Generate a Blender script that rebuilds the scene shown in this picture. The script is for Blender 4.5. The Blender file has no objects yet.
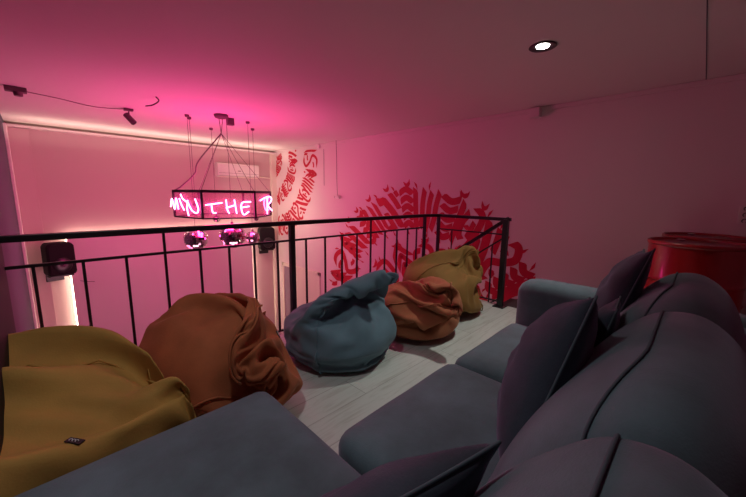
import bpy, bmesh, math, random
import numpy as np
from mathutils import Vector, Matrix, noise
PI = math.pi
C = bpy.context.scene.collection
random.seed(5)

# ------------------------------------------------------------------ materials
def mat(name, col, rough=.6, spec=.5, metal=0, bump=0, bscale=40, var=0, vscale=6, sheen=0, emit=None, estr=0, coat=0, detail=3, sheen_tint=(1, 1, 1), vdetail=4):
    m = bpy.data.materials.new(name); m.use_nodes = True
    nt = m.node_tree; b = nt.nodes['Principled BSDF']
    b.inputs['Base Color'].default_value = (*col, 1)
    b.inputs['Roughness'].default_value = rough
    b.inputs['Metallic'].default_value = metal; b.inputs['Specular IOR Level'].default_value = spec
    if sheen:
        b.inputs['Sheen Weight'].default_value = sheen
        b.inputs['Sheen Roughness'].default_value = .45
        b.inputs['Sheen Tint'].default_value = (*sheen_tint, 1)
    if coat: b.inputs['Coat Weight'].default_value = coat
    if emit:
        b.inputs['Emission Color'].default_value = (*emit, 1)
        b.inputs['Emission Strength'].default_value = estr
    tc = nt.nodes.new('ShaderNodeTexCoord')
    if var:
        n = nt.nodes.new('ShaderNodeTexNoise'); n.inputs['Scale'].default_value = vscale; n.inputs['Detail'].default_value = vdetail
        n.inputs['Roughness'].default_value = .6
        nt.links.new(tc.outputs['Object'], n.inputs['Vector'])
        r = nt.nodes.new('ShaderNodeValToRGB')
        r.color_ramp.elements[0].position = .32; r.color_ramp.elements[1].position = .7
        r.color_ramp.elements[0].color = (*[c * (1 - var) for c in col], 1)
        r.color_ramp.elements[1].color = (*[min(1, c * (1 + var)) for c in col], 1)
        nt.links.new(n.outputs['Fac'], r.inputs['Fac']); nt.links.new(r.outputs['Color'], b.inputs['Base Color'])
    if bump:
        n = nt.nodes.new('ShaderNodeTexNoise'); n.inputs['Scale'].default_value = bscale; n.inputs['Detail'].default_value = detail
        nt.links.new(tc.outputs['Object'], n.inputs['Vector'])
        bp = nt.nodes.new('ShaderNodeBump'); bp.inputs['Strength'].default_value = bump; bp.inputs['Distance'].default_value = .01
        nt.links.new(n.outputs['Fac'], bp.inputs['Height']); nt.links.new(bp.outputs['Normal'], b.inputs['Normal'])
    return m

M = dict(
    wall=mat('wall_paint', (.74, .64, .65), .75, bump=.12, bscale=9),
    farwall=mat('dusty_pink_paint', (.56, .40, .42), .75, bump=.1, bscale=9),
    ceil=mat('ceiling_plaster', (.74, .66, .66), .8, bump=.35, bscale=7, detail=8),
    pinkpanel=mat('pink_panel', (.66, .47, .55), .5),
    grey=mat('grey_wall_paint', (.11, .10, .14), .85, .2),
    cream=mat('cream_paint', (.78, .72, .62), .6),
    white=mat('white_plastic', (.75, .73, .7), .4),
    black=mat('black_steel', (.012, .010, .012), .38, metal=0, coat=.15),
    darkwood=mat('dark_panel', (.012, .010, .012), .7, .15),
    landing=mat('dark_landing', (.05, .03, .032), .7),
    spk=mat('speaker_black', (.012, .009, .011), .8, .2, bump=.2, bscale=300),
    mural=mat('red_mural_paint', (.52, .001, .035), .65),
    velvet=mat('blue_grey_velvet', (.10, .145, .165), .85, var=.38, vscale=3.2, sheen=.35, bump=.12, bscale=220, sheen_tint=(.75, .7, .9), vdetail=9),
    pillow=mat('dark_slate_velvet', (.036, .042, .062), .85, var=.3, vscale=6, sheen=.35, bump=.1, bscale=200, sheen_tint=(.7, .6, .9)),
    piping=mat('velvet_piping', (.08, .10, .12), .9),
    fmust=mat('mustard_fabric', (.46, .235, .05), .85, var=.10, vscale=5, bump=.12, bscale=160, sheen=.15, sheen_tint=(1, .8, .4)),
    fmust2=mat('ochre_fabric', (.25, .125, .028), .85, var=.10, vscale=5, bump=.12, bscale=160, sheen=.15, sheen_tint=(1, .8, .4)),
    frust=mat('rust_fabric', (.42, .11, .038), .85, var=.14, vscale=6, bump=.12, bscale=160, sheen=.2, sheen_tint=(1, .6, .4)),
    fcopper=mat('copper_fabric', (.34, .105, .042), .85, var=.12, vscale=6, bump=.12, bscale=160, sheen=.2, sheen_tint=(1, .6, .4)),
    fblue=mat('dusty_blue_fabric', (.125, .205, .25), .85, var=.10, vscale=5, bump=.12, bscale=160, sheen=.15, sheen_tint=(.7, .9, 1)),
    tag=mat('black_label', (.008, .008, .008), .6),
    tagw=mat('white_print', (.7, .7, .7), .6),
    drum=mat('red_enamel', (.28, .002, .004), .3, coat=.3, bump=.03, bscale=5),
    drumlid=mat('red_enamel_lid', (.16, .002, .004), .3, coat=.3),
    steel=mat('brushed_steel', (.6, .6, .6), .25, metal=1),
    mirror=mat('mirror_tile', (.85, .8, .85), .06, metal=1),
    grout=mat('ball_core', (.05, .04, .05), .6),
    ceilwire=mat('painted_wire', (.25, .16, .2), .7),
    halo_acrylic=None,
    wire=mat('dark_wire', (.13, .075, .10), .6),
    neonframe=mat('neon_frame_metal', (.025, .012, .02), .45),
    led=mat('led_tape', (1, .9, .7), .5, emit=(1, .83, .58), estr=13),
    cove=mat('cove_led', (1, .9, .7), .5, emit=(1, .82, .6), estr=.9),
    neon=mat('pink_neon', (1, .5, .8), .5, emit=(1, .30, .66), estr=6),
    lamp=mat('downlight_lens', (1, 1, 1), .5, emit=(1, .97, .92), estr=60),
    dull=mat('opening_shade', (.30, .22, .28), .8),
    hall=mat('hall_floor', (.16, .12, .13), .5),
)

def halo_acrylic():
    m = bpy.data.materials.new('pink_halo_acrylic'); m.use_nodes = True; nt = m.node_tree; nt.nodes.clear(); N = nt.nodes.new
    o = N('ShaderNodeOutputMaterial'); t_ = N('ShaderNodeBsdfTransparent'); t_.inputs['Color'].default_value = (.93, .80, .88, 1)
    d = N('ShaderNodeBsdfDiffuse'); d.inputs['Color'].default_value = (1, .35, .65, 1); mx = N('ShaderNodeMixShader'); mx.inputs['Fac'].default_value = .22
    nt.links.new(t_.outputs[0], mx.inputs[1]); nt.links.new(d.outputs[0], mx.inputs[2]); nt.links.new(mx.outputs[0], o.inputs['Surface']); return m
M['halo_acrylic'] = halo_acrylic()

def wood_floor():
    m = bpy.data.materials.new('whitewashed_planks'); m.use_nodes = True
    nt = m.node_tree; b = nt.nodes['Principled BSDF']; N = nt.nodes.new; L = nt.links.new
    tc = N('ShaderNodeTexCoord')
    br = N('ShaderNodeTexBrick'); br.inputs['Scale'].default_value = 1
    br.inputs['Brick Width'].default_value = 1.3; br.inputs['Row Height'].default_value = .19
    br.inputs['Mortar Size'].default_value = .0022; br.inputs['Mortar Smooth'].default_value = .3
    br.inputs['Color1'].default_value = (.60, .62, .57, 1); br.inputs['Color2'].default_value = (.66, .675, .62, 1)
    br.inputs['Mortar'].default_value = (.34, .33, .30, 1); br.offset = .37
    L(tc.outputs['Object'], br.inputs['Vector'])
    mp = N('ShaderNodeMapping'); mp.inputs['Scale'].default_value = (1.6, 16, 1); L(tc.outputs['Object'], mp.inputs['Vector'])
    n = N('ShaderNodeTexNoise'); n.inputs['Scale'].default_value = 2.2; n.inputs['Detail'].default_value = 8; n.inputs['Roughness'].default_value = .65
    n.inputs['Distortion'].default_value = .8
    L(mp.outputs['Vector'], n.inputs['Vector'])
    r = N('ShaderNodeValToRGB'); r.color_ramp.elements[0].position = .30; r.color_ramp.elements[0].color = (.74, .72, .68, 1)
    r.color_ramp.elements[1].position = .52; r.color_ramp.elements[1].color = (1, 1, 1, 1)
    L(n.outputs['Fac'], r.inputs['Fac'])
    mx = N('ShaderNodeMixRGB'); mx.blend_type = 'MULTIPLY'; mx.inputs['Fac'].default_value = .85
    L(br.outputs['Color'], mx.inputs['Color1']); L(r.outputs['Color'], mx.inputs['Color2'])
    L(mx.outputs['Color'], b.inputs['Base Color']); b.inputs['Roughness'].default_value = .42
    bp = N('ShaderNodeBump'); bp.inputs['Strength'].default_value = .15; bp.inputs['Distance'].default_value = .004
    L(r.outputs['Color'], bp.inputs['Height']); L(bp.outputs['Normal'], b.inputs['Normal'])
    return m
M['floor'] = wood_floor()

# ------------------------------------------------------------------ mesh helpers
class MB:
    def __init__(s): s.v = []; s.f = []
    def box(s, x0, x1, y0, y1, z0, z1, mtx=None):
        b = len(s.v)
        P = [(x0, y0, z0), (x1, y0, z0), (x1, y1, z0), (x0, y1, z0), (x0, y0, z1), (x1, y0, z1), (x1, y1, z1), (x0, y1, z1)]
        if mtx: P = [tuple(mtx @ Vector(p)) for p in P]
        s.v += P
        s.f += [tuple(b + i for i in q) for q in ((0, 3, 2, 1), (4, 5, 6, 7), (0, 1, 5, 4), (1, 2, 6, 5), (2, 3, 7, 6), (3, 0, 4, 7))]
        return s
    def bar(s, a, c, w, h=None, up=(0, 0, 1)):
        a = Vector(a); c = Vector(c); d = c - a; L = d.length; h = h or w
        z = d.normalized(); u = Vector(up)
        if abs(z.dot(u)) > .99: u = Vector((0, 1, 0))
        x = u.cross(z).normalized(); y = z.cross(x)
        m = Matrix((x, y, z)).transposed().to_4x4(); m.translation = a
        return s.box(-w / 2, w / 2, -h / 2, h / 2, 0, L, m)
    def tube(s, pts, r, n=8, cap=True):
        pts = [Vector(p) for p in pts]; rings = []; prev = None
        for i, p in enumerate(pts):
            t = (pts[min(i + 1, len(pts) - 1)] - pts[max(i - 1, 0)])
            t = t.normalized() if t.length > 1e-9 else Vector((0, 0, 1))
            if prev is None:
                u = Vector((0, 0, 1)) if abs(t.z) < .9 else Vector((1, 0, 0))
                x = u.cross(t).normalized()
            else:
                x = prev - t * prev.dot(t); x = x.normalized() if x.length > 1e-6 else t.orthogonal().normalized()
            prev = x; y = t.cross(x)
            rr = r[i] if hasattr(r, '__len__') else r
            b = len(s.v); rings.append(b)
            for k in range(n):
                a = 2 * PI * k / n; s.v.append(tuple(p + x * rr * math.cos(a) + y * rr * math.sin(a)))
        for a, b in zip(rings, rings[1:]):
            for k in range(n): s.f.append((a + k, a + (k + 1) % n, b + (k + 1) % n, b + k))
        if cap:
            s.f.append(tuple(rings[0] + k for k in range(n))[::-1]); s.f.append(tuple(rings[-1] + k for k in range(n)))
        return s
    def lathe(s, prof, n=32, c=(0, 0, 0), mtx=None):
        rings = []
        for r, z in prof:
            rings.append(len(s.v))
            for k in range(n):
                a = 2 * PI * k / n; p = Vector((c[0] + r * math.cos(a), c[1] + r * math.sin(a), c[2] + z))
                s.v.append(tuple(mtx @ p) if mtx else tuple(p))
        for a, b in zip(rings, rings[1:]):
            for k in range(n): s.f.append((a + k, a + (k + 1) % n, b + (k + 1) % n, b + k))
        s.f.append(tuple(rings[0] + k for k in range(n))[::-1]); s.f.append(tuple(rings[-1] + k for k in range(n)))
        return s
    def build(s, name, m, parent=None, smooth=False, bevel=0, sub=0, loc=None, segs=2, angle=None):
        me = bpy.data.meshes.new(name); me.from_pydata(s.v, [], s.f); me.validate()
        bm = bmesh.new(); bm.from_mesh(me); bmesh.ops.recalc_face_normals(bm, faces=bm.faces); bm.to_mesh(me); bm.free()
        me.materials.append(m)
        if smooth: me.polygons.foreach_set('use_smooth', [True] * len(me.polygons))
        if angle is not None:
            me.polygons.foreach_set('use_smooth', [True] * len(me.polygons)); me.set_sharp_from_angle(angle=math.radians(angle))
        o = bpy.data.objects.new(name, me); C.objects.link(o)
        if parent: o.parent = parent; o.matrix_parent_inverse = Matrix.Translation(-Vector(parent.location)) if parent.rotation_euler[:] == (0, 0, 0) else parent.matrix_basis.inverted()
        if bevel:
            b = o.modifiers.new('bevel', 'BEVEL'); b.width = bevel; b.segments = segs; b.limit_method = 'ANGLE'
        if sub:
            b = o.modifiers.new('sub', 'SUBSURF'); b.levels = sub; b.render_levels = sub
        return o

def thing(name, label, cat, loc=(0, 0, 0), group=None):
    o = bpy.data.objects.new(name, None); C.objects.link(o); o.location = loc; o.empty_display_size = .1
    o['label'] = label; o['category'] = cat
    if group: o['group'] = group
    return o
def tag(o, label, cat, group=None):
    o['label'] = label; o['category'] = cat
    if group: o['group'] = group
    return o
def struct(o): o['kind'] = 'structure'; return o
def bez(pts, n=10):     # Catmull-Rom through points
    P = [Vector(p) for p in pts]; P = [P[0] * 2 - P[1]] + P + [P[-1] * 2 - P[-2]]; out = []
    for i in range(1, len(P) - 2):
        for k in range(n):
            t = k / n; a, b, c, d = P[i - 1:i + 3]
            out.append(.5 * ((2 * b) + (c - a) * t + (2 * a - 5 * b + 4 * c - d) * t * t + (3 * b - a - 3 * c + d) * t ** 3))
    out.append(P[-2]); return out

H = 2.30; LOW = -2.7; U = 4.5; V = 8.15; XL = -.24; YB = -1.7

# ------------------------------------------------------------------ room shell
struct(MB().box(XL - .1, 3.58, YB, 2.47, -.25, 0).build('floor', M['floor']))
struct(MB().box(3.58, U, YB, 1.45, -.25, 0).build('floor_landing', M['landing']))
struct(MB().box(XL - .1, U + .1, YB - .1, V + .1, LOW - .1, LOW).build('floor_hall', M['hall']))
struct(MB().box(XL - .2, U + .2, YB - .2, V + .2, H, H + .1).build('ceiling', M['ceil']))
struct(MB().box(U, U + .1, YB - .1, V + .1, LOW, H).build('wall_right', M['wall']))
struct(MB().box(XL - .1, U + .1, V, V + .1, LOW, H).build('wall_far', M['farwall']))
struct(MB().box(XL - .1, XL, YB - .1, V + .1, LOW, H).build('wall_left', M['grey']))
struct(MB().box(XL - .1, U + .1, YB - .1, YB, LOW, H).build('wall_back', M['wall']))
struct(MB().box(XL, -.145, 1.215, 2.455, 0, .955).build('trim_1', M['darkwood'], bevel=.004))          # dark low parapet at the left
# pilaster step in the far wall, ledge with cove light, corner trims, crown strips
struct(MB().box(XL, .03, V - .06, V, LOW, H - .09).build('trim_2', M['farwall'], bevel=.003))
struct(MB().box(XL, XL + .03, V - .5, V - .06, LOW, H - .09).build('trim_9', M['wall'], bevel=.003))
struct(MB().box(XL, U, V - .17, V, H - .085, H - .068).box(XL, U, V - .17, V - .162, H - .068, H - .053).build('trim_3', M['wall']))
struct(MB().box(U - .13, U, V - .10, V, LOW, -.02 + H - .06).build('trim_4', M['cream'], bevel=.004))
struct(MB().box(U - .022, U, YB, 6.18, H - .05, H - .002).build('trim_5', M['wall'], bevel=.003))
struct(MB().box(U - .05, U, 6.1, 6.24, H - .10, H - .002).box(U - .03, U, 6.24, V - .1, H - .035, H - .002).build('trim_6', M['wall'], bevel=.003))
struct(MB().box(.9, U - .02, .121, .126, H - .003, H + .01).build('trim_7', M['grey']))               # plasterboard joint in the ceiling
struct(MB().box(U - .006, U, 5.98, 5.986, H - .9, H - .12).build('trim_8', M['grey']))
cl = MB().box(XL + .05, U - .05, V - .15, V - .10, H - .067, H - .063).build('cove_light_strip', M['cove'])
tag(cl, 'warm white light strip hidden on the ledge under the far ceiling edge', 'light strip')

# doorway in the right wall on the lower level
d = MB()
for a in ((6.15, 6.23, LOW, -.6), (7.76, 7.84, LOW, -.6), (6.15, 7.84, -.68, -.6)): d.box(U - .04, U + .0, *a)
dr = struct(d.build('door_1', M['cream'], bevel=.005))
MB().box(U - .012, U - .001, 7.38, 7.76, LOW, -.68).build('door_gap_shade', M['dull'], dr)  # flat sheet on the solid wall, shade of the opening put into its colour
lf = MB().box(U - .03, U - .001, 6.23, 7.38, LOW, -.68).build('door_leaf', M['cream'], dr)
MB().bar((U - .06, 7.28, -.62 - .4), (U - .06, 7.28, -.62 - .52), .02).build('door_handle', M['steel'], lf)

# back-lit panel on the far wall
t = thing('backlit_wall_panel', 'large pink wall panel edged by warm white light on the far wall', 'wall panel', (2.1, V, LOW))
X0, X1, ZT, PB = .31, 3.73, .385, -2.45
MB().box(X0, X1, V - .14, V - .09, PB, ZT).build('panel', M['pinkpanel'], t, bevel=.004)
for a in ((X0 - .016, X0 - .001, PB, ZT), (X1 + .001, X1 + .016, PB, ZT), (X0 - .016, X1 + .016, PB - .016, PB - .002), (X0 - .016, X1 + .016, ZT + .002, ZT + .016)):
    MB().box(a[0], a[1], V - .085, V - .05, a[2], a[3]).build('light_strip', M['led'], t)
MB().box(X0 + .1, X1 - .1, V - .09, V, LOW, ZT - .1).build('backing_frame', M['cream'], t)

# ------------------------------------------------------------------ stairs
s = MB()
for k in range(8): s.box(3.62, U - .01, 1.45 + .27 * k, 1.45 + .27 * (k + 1) + .02, -.18 * (k + 1) - .04, -.18 * (k + 1))
st = thing('staircase', 'dark staircase going down along the painted wall behind the railing', 'stairs', (4.05, 1.45, -.3))
s.build('treads', M['landing'], st, bevel=.004)
MB().bar((3.61, 1.45, -.12), (3.61, 3.65, -1.55), .03, .22).build('stringer', M['black'], st)
MB().bar((4.46, 1.50, -.26), (4.46, 3.6, -1.62), .012, .012).build('stair_light', M['led'], st)

# ------------------------------------------------------------------ railings
YR = 2.41; XR = 3.33; XB = 3.52
rail = thing('balcony_railing', 'black steel railing with thin balusters along the mezzanine edge', 'railing', (1.6, YR, 0))
tr = MB().bar((-.24, YR, .965), (XR + .01, YR - .01, .965), .045, .035)
tr.bar((XR - .005, YR - .005, .965), (XB, 2.33, .965), .045, .035).bar((XB, 2.345, .965), (XB, 1.43, .965), .045, .035)
tr.build('top_rail', M['black'], rail, bevel=.004)
MB().bar((-.24, YR, .82), (XR, YR, .82), .016, .016).build('middle_rail', M['black'], rail)
MB().bar((XB, 2.33, .80), (XB, 1.47, .80), .014, .014).build('middle_rail', M['black'], rail)
MB().bar((-.14, YR, .06), (XR, YR, .06), .016, .016).build('bottom_rail', M['black'], rail)
MB().bar((XB, 2.33, .05), (XB, 1.47, .05), .016, .016).build('bottom_rail', M['black'], rail)
MB().bar((1.472, YR, 0), (1.472, YR, .96), .04).box(1.42, 1.525, YR - .05, YR + .05, 0, .012).build('post', M['black'], rail)
MB().bar((XR, YR - .005, 0), (XR, YR - .005, .96), .03).build('post', M['black'], rail)
MB().bar((XB, 2.33, 0), (XB, 2.33, .96), .032).build('post', M['black'], rail)
MB().bar((XB - .02, 1.47, 0), (XB - .02, 1.47, .965), .055).box(XB - .08, XB + .05, 1.41, 1.53, 0, .012).build('post', M['black'], rail, bevel=.003)
MB().bar((-.18, YR, 0), (-.18, YR, .96), .05).build('post', M['black'], rail)
for x, zt in [(-.048, .82), (.147, .82), (.342, .82), (.545, .96), (.753, .82), (.95, .82), (1.14, .82), (1.335, .82), (1.61, .82), (1.815, .82), (2.016, .82), (2.21, .82), (2.403, .96), (2.62, .82), (2.818, .82), (3.01, .82), (3.18, .82)]:
    MB().bar((x, YR, .06), (x, YR, zt), .014).build('baluster', M['black'], rail)
for y in (2.133, 1.93, 1.70): MB().bar((XB, y, .05), (XB, y, .80), .011).build('baluster', M['black'], rail) if y > 2.1 else None
sr = thing('stair_railing', 'sloping black handrail descending behind the mustard bean bag', 'handrail', (3.58, 1.5, 0))
XS = 3.56
def zs(y): return .955 - (y - 1.50) * .72
MB().bar((XS, 1.47, zs(1.47)), (XS, 3.3, zs(3.3)), .045, .035).build('handrail', M['black'], sr)
MB().bar((XS, 1.47, zs(1.47) - .19), (XS, 3.3, zs(3.3) - .19), .016, .016).build('lower_rail', M['black'], sr)
MB().bar((XS, 1.47, zs(1.47) - .88), (XS, 3.3, zs(3.3) - .88), .016, .016).build('lower_rail', M['black'], sr)
for y in (1.63, 1.80, 1.98, 2.16, 2.34, 2.52, 2.70, 2.88, 3.06):
    MB().bar((XS, y, zs(y) - .88), (XS, y, zs(y) - .19), .013).build('baluster', M['black'], sr)

# ------------------------------------------------------------------ sofa
def cushion_box(x0, x1, y0, y1, z0, z1, r, crown=.02, n=14, wob=0.0, seed=0):
    """rounded, slightly crowned upholstered block"""
    bm = bmesh.new(); bmesh.ops.create_cube(bm, size=2); bmesh.ops.subdivide_edges(bm, edges=bm.edges[:], cuts=n, use_grid_fill=True)
    h = Vector(((x1 - x0) / 2, (y1 - y0) / 2, (z1 - z0) / 2)); c = Vector(((x0 + x1) / 2, (y0 + y1) / 2, (z0 + z1) / 2))
    for v in bm.verts:
        q = Vector([math.copysign(1 - (1 - abs(k)) ** 1.35, k) for k in v.co])      # denser near the edges
        p = Vector((q.x * h.x, q.y * h.y, q.z * h.z))
        inner = Vector([max(-h[i] + r, min(h[i] - r, p[i])) for i in range(3)])
        d = p - inner
        if d.length > 1e-9: p = inner + d.normalized() * min(r, max(abs(d.x), abs(d.y), abs(d.z)))
        cx_, cy_ = 1 - (p.x / h.x) ** 2, 1 - (p.y / h.y) ** 2
        if p.z > 0: p.z += crown * max(0, cx_) ** .7 * max(0, cy_) ** .7 * min(1, p.z / (h.z * .6))
        if wob:
            nn = noise.noise(Vector((p.x * 4 + seed, p.y * 4, p.z * 4))); p += d.normalized() * wob * nn if d.length > 1e-6 else Vector((0, 0, wob * nn))
        v.co = p + c
    mb = MB(); bm.verts.ensure_lookup_table(); mb.v = [tuple(v.co) for v in bm.verts]; mb.f = [tuple(v.index for v in f.verts) for f in bm.faces]; bm.free(); return mb

sofa = thing('corner_sofa', 'long blue grey velvet sofa with chaise running beside the bean bags', 'sofa', (.95, .2, 0))
cushion_box(-.18, 2.06, -.30, .74, .06, .27, .03, 0, 6).build('base', M['velvet'], sofa, smooth=True)
cushion_box(-.18, .565, .60, 1.15, .06, .27, .03, 0, 6).build('base', M['velvet'], sofa, smooth=True)
cushion_box(-.125, 2.27, -.30, -.13, .06, .66, .04, 0, 8).build('back_frame', M['velvet'], sofa, smooth=True)
cushion_box(2.055, 2.29, -.29, .785, .06, .69, .095, .004, 12, .004, 3).build('armrest', M['velvet'], sofa, smooth=True)
for x, y in ((-.08, 1.08), (.5, 1.08), (.7, .66), (2.2, .7), (2.2, -.22), (-.08, -.22)):
    MB().lathe([(.018, 0), (.026, .07)], 12, (x, y, 0)).build('leg', M['darkwood'], sofa)
for i, (a, b, y1) in enumerate([(-.20, .588, 1.195), (.604, 1.328, .785), (1.336, 2.056, .785)]):
    cushion_box(a, b, .02, y1, .25, .432, .06, .020, 16, .006, 7 * i).build('seat_cushion', M['velvet'], sofa, smooth=True)

def catm(P, n, closed=True):
    out = []; L = len(P)
    for i in range(L if closed else L - 1):
        a, b, c, d = (P[(i + k) % L] for k in (-1, 0, 1, 2))
        for k in range(n):
            t = k / n
            out.append(tuple(.5 * ((2 * b[q]) + (c[q] - a[q]) * t + (2 * a[q] - 5 * b[q] + 4 * c[q] - d[q]) * t * t + (3 * b[q] - a[q] - 3 * c[q] + d[q]) * t ** 3) for q in (0, 1)))
    return out
def back_cushion(x0, x1, seed, top=.0, NE=4.5):
    PR = [(.31, .40), (.30, .50), (.255, .62), (.19, .73), (.11, .83), (.045, .88), (-.04, .885), (-.115, .82), (-.155, .70), (-.15, .55), (-.14, .42), (.1, .385)]
    n = 6; prof = catm(PR, n); ci = 5 * n
    cy_, cz_ = .06, .60; st = []; NX = 30
    for i in range(NX + 1):
        u = -math.cos(PI * i / NX); st.append(u)
    mb = MB(); K = len(prof); crest = []; rim0 = []; rim1 = []
    for i, u in enumerate(st):
        s_ = (max(0, 1 - abs(u) ** (9 if u > 0 else NE))) ** (1 / 5); x = (x0 + x1) / 2 + u * (x1 - x0) / 2
        s_ = s_ * (1 + .035 * (1 - u * u)) if i not in (0, NX) else .35
        for k, (y, z) in enumerate(prof):
            w = noise.noise(Vector((x * 3.1 + seed, y * 4, z * 4))) * .012 + noise.noise(Vector((x * 9 + seed, y * 7, z * 7))) * .004
            zz = cz_ + (z - cz_) * (s_ + w * 2) + (top if z > .6 else 0)
            yy = cy_ + (y - cy_) * (s_ + w * 2)
            mb.v.append((x, yy, zz))
        if s_ > .3:
            kf = ci - 7 * max(0, (-u - .25) / .75) ** 1.6; k0 = int(math.floor(kf)); q0 = Vector(mb.v[i * K + k0]); q1 = Vector(mb.v[i * K + k0 + 1]); crest.append(tuple(q0.lerp(q1, kf - k0) + Vector((0, .001, .002))))
        if i == 3: rim0 = [mb.v[i * K + k] for k in range(2, ci - 6)]
        if i == NX - 3: rim1 = [mb.v[i * K + k] for k in range(2, ci + 1)]
    for i in range(NX):
        for k in range(K): mb.f.append((i * K + k, i * K + (k + 1) % K, (i + 1) * K + (k + 1) % K, (i + 1) * K + k))
    mb.f.append(tuple(range(K))); mb.f.append(tuple(NX * K + k for k in range(K)))
    o = mb.build('back_cushion', M['velvet'], sofa, smooth=True)
    mid = crest[2:-2]
    path = [Vector(p) for p in rim0] + [Vector(p) for p in mid[1:-1]] + [Vector(p) for p in rim1[::-1]]
    off = Vector((0, .0, .001))
    MB().tube([p + off for p in path], .0032, 6).build('piping', M['piping'], o, smooth=True)
back_cushion(-.13, .60, 1)
back_cushion(.605, 1.33, 9)
back_cushion(1.335, 2.052, 21)

def pillow(T, B, N, label, thick=.085, seed=0, asym=.6):
    """T far/near upper corner, B the corner below it, N the other upper corner"""
    T, B, N = Vector(T), Vector(B), Vector(N); ex = N - T; ey = B - T; nz = ex.cross(ey).normalized(); side = 1 if nz.y < 0 else -1
    root = thing('throw_pillow', label, 'pillow', tuple((B + B + ex) / 2), 'dark throw pillows on the sofa')
    n = 26; mb = MB(); idx = {}
    for sgn in (1, -1):
        for i in range(n + 1):
            for j in range(n + 1):
                u = -math.cos(PI * i / n) * .35 + (2 * i / n - 1) * .65; v = -math.cos(PI * j / n) * .35 + (2 * j / n - 1) * .65
                edge = i in (0, n) or j in (0, n)
                if edge and sgn < 0: idx[(-1, i, j)] = idx[(1, i, j)]; continue
                uu = u * (1 - .10 * (1 - v * v)); vv = v * (1 - .10 * (1 - u * u))
                t = ((1 - u * u) * (1 - v * v)) ** .48 * thick
                # creases running out of the corners
                cr = math.sin(9 * (u - v) + seed) * math.exp(-3 * (2 - abs(u) - abs(v))) + noise.noise(Vector((u * 2.2 + seed, v * 2.2, sgn))) * .9
                t = t * (1 + .13 * cr) + .004 * math.sin(14 * (u * .4 + v) + seed + 3 * u * v) * (1 - u * u) * (1 - v * v)
                p = T + ex * (uu + 1) / 2 + ey * (vv + 1) / 2 + nz * sgn * t * (asym if sgn * side > 0 else 1.25)
                idx[(sgn, i, j)] = len(mb.v); mb.v.append(tuple(p))
    for sgn in (1, -1):
        for i in range(n):
            for j in range(n):
                q = [idx[(sgn, a, b)] for a, b in ((i, j), (i + 1, j), (i + 1, j + 1), (i, j + 1))]
                mb.f.append(tuple(q if sgn > 0 else q[::-1]))
    mb.build('cover', M['pillow'], root, smooth=True)
    rim = [mb.v[idx[(1, i, 0)]] for i in range(n + 1)] + [mb.v[idx[(1, n, j)]] for j in range(1, n + 1)] + [mb.v[idx[(1, i, n)]] for i in range(n - 1, -1, -1)] + [mb.v[idx[(1, 0, j)]] for j in range(n - 1, 0, -1)]
    rim.append(rim[0]); MB().tube(rim, .0035, 6).build('piping', M['piping'], root, smooth=True)
    return root
def pil2(T, B, h, L, label, **k):
    h = Vector(h).normalized() * L; pillow(T, B, Vector(T) + h, label, **k)
pil2((.95, .16, .96), (.72, .26, .49), (.93, .2, -.25), .46, 'large dark slate pillow with a tall pointed corner leaning mid sofa', thick=.105, seed=1)
pil2((1.66, .113, 1.01), (1.52, .25, .50), (.93, .16, -.12), .38, 'dark pillow standing highest, at the far end of the sofa by the armrest', thick=.078, seed=4)
pil2((1.22, .149, .863), (1.17, .24, .47), (.93, .1, -.1), .33, 'small corner of a dark pillow peeking out between two larger pillows', thick=.06, seed=8)
pil2((.5, .192, .80), (.50, .30, .44), (-.36, .20, -.12), .44, 'dark pillow nearest the camera, cut off by the bottom of the picture', thick=.09, seed=12)

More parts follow.
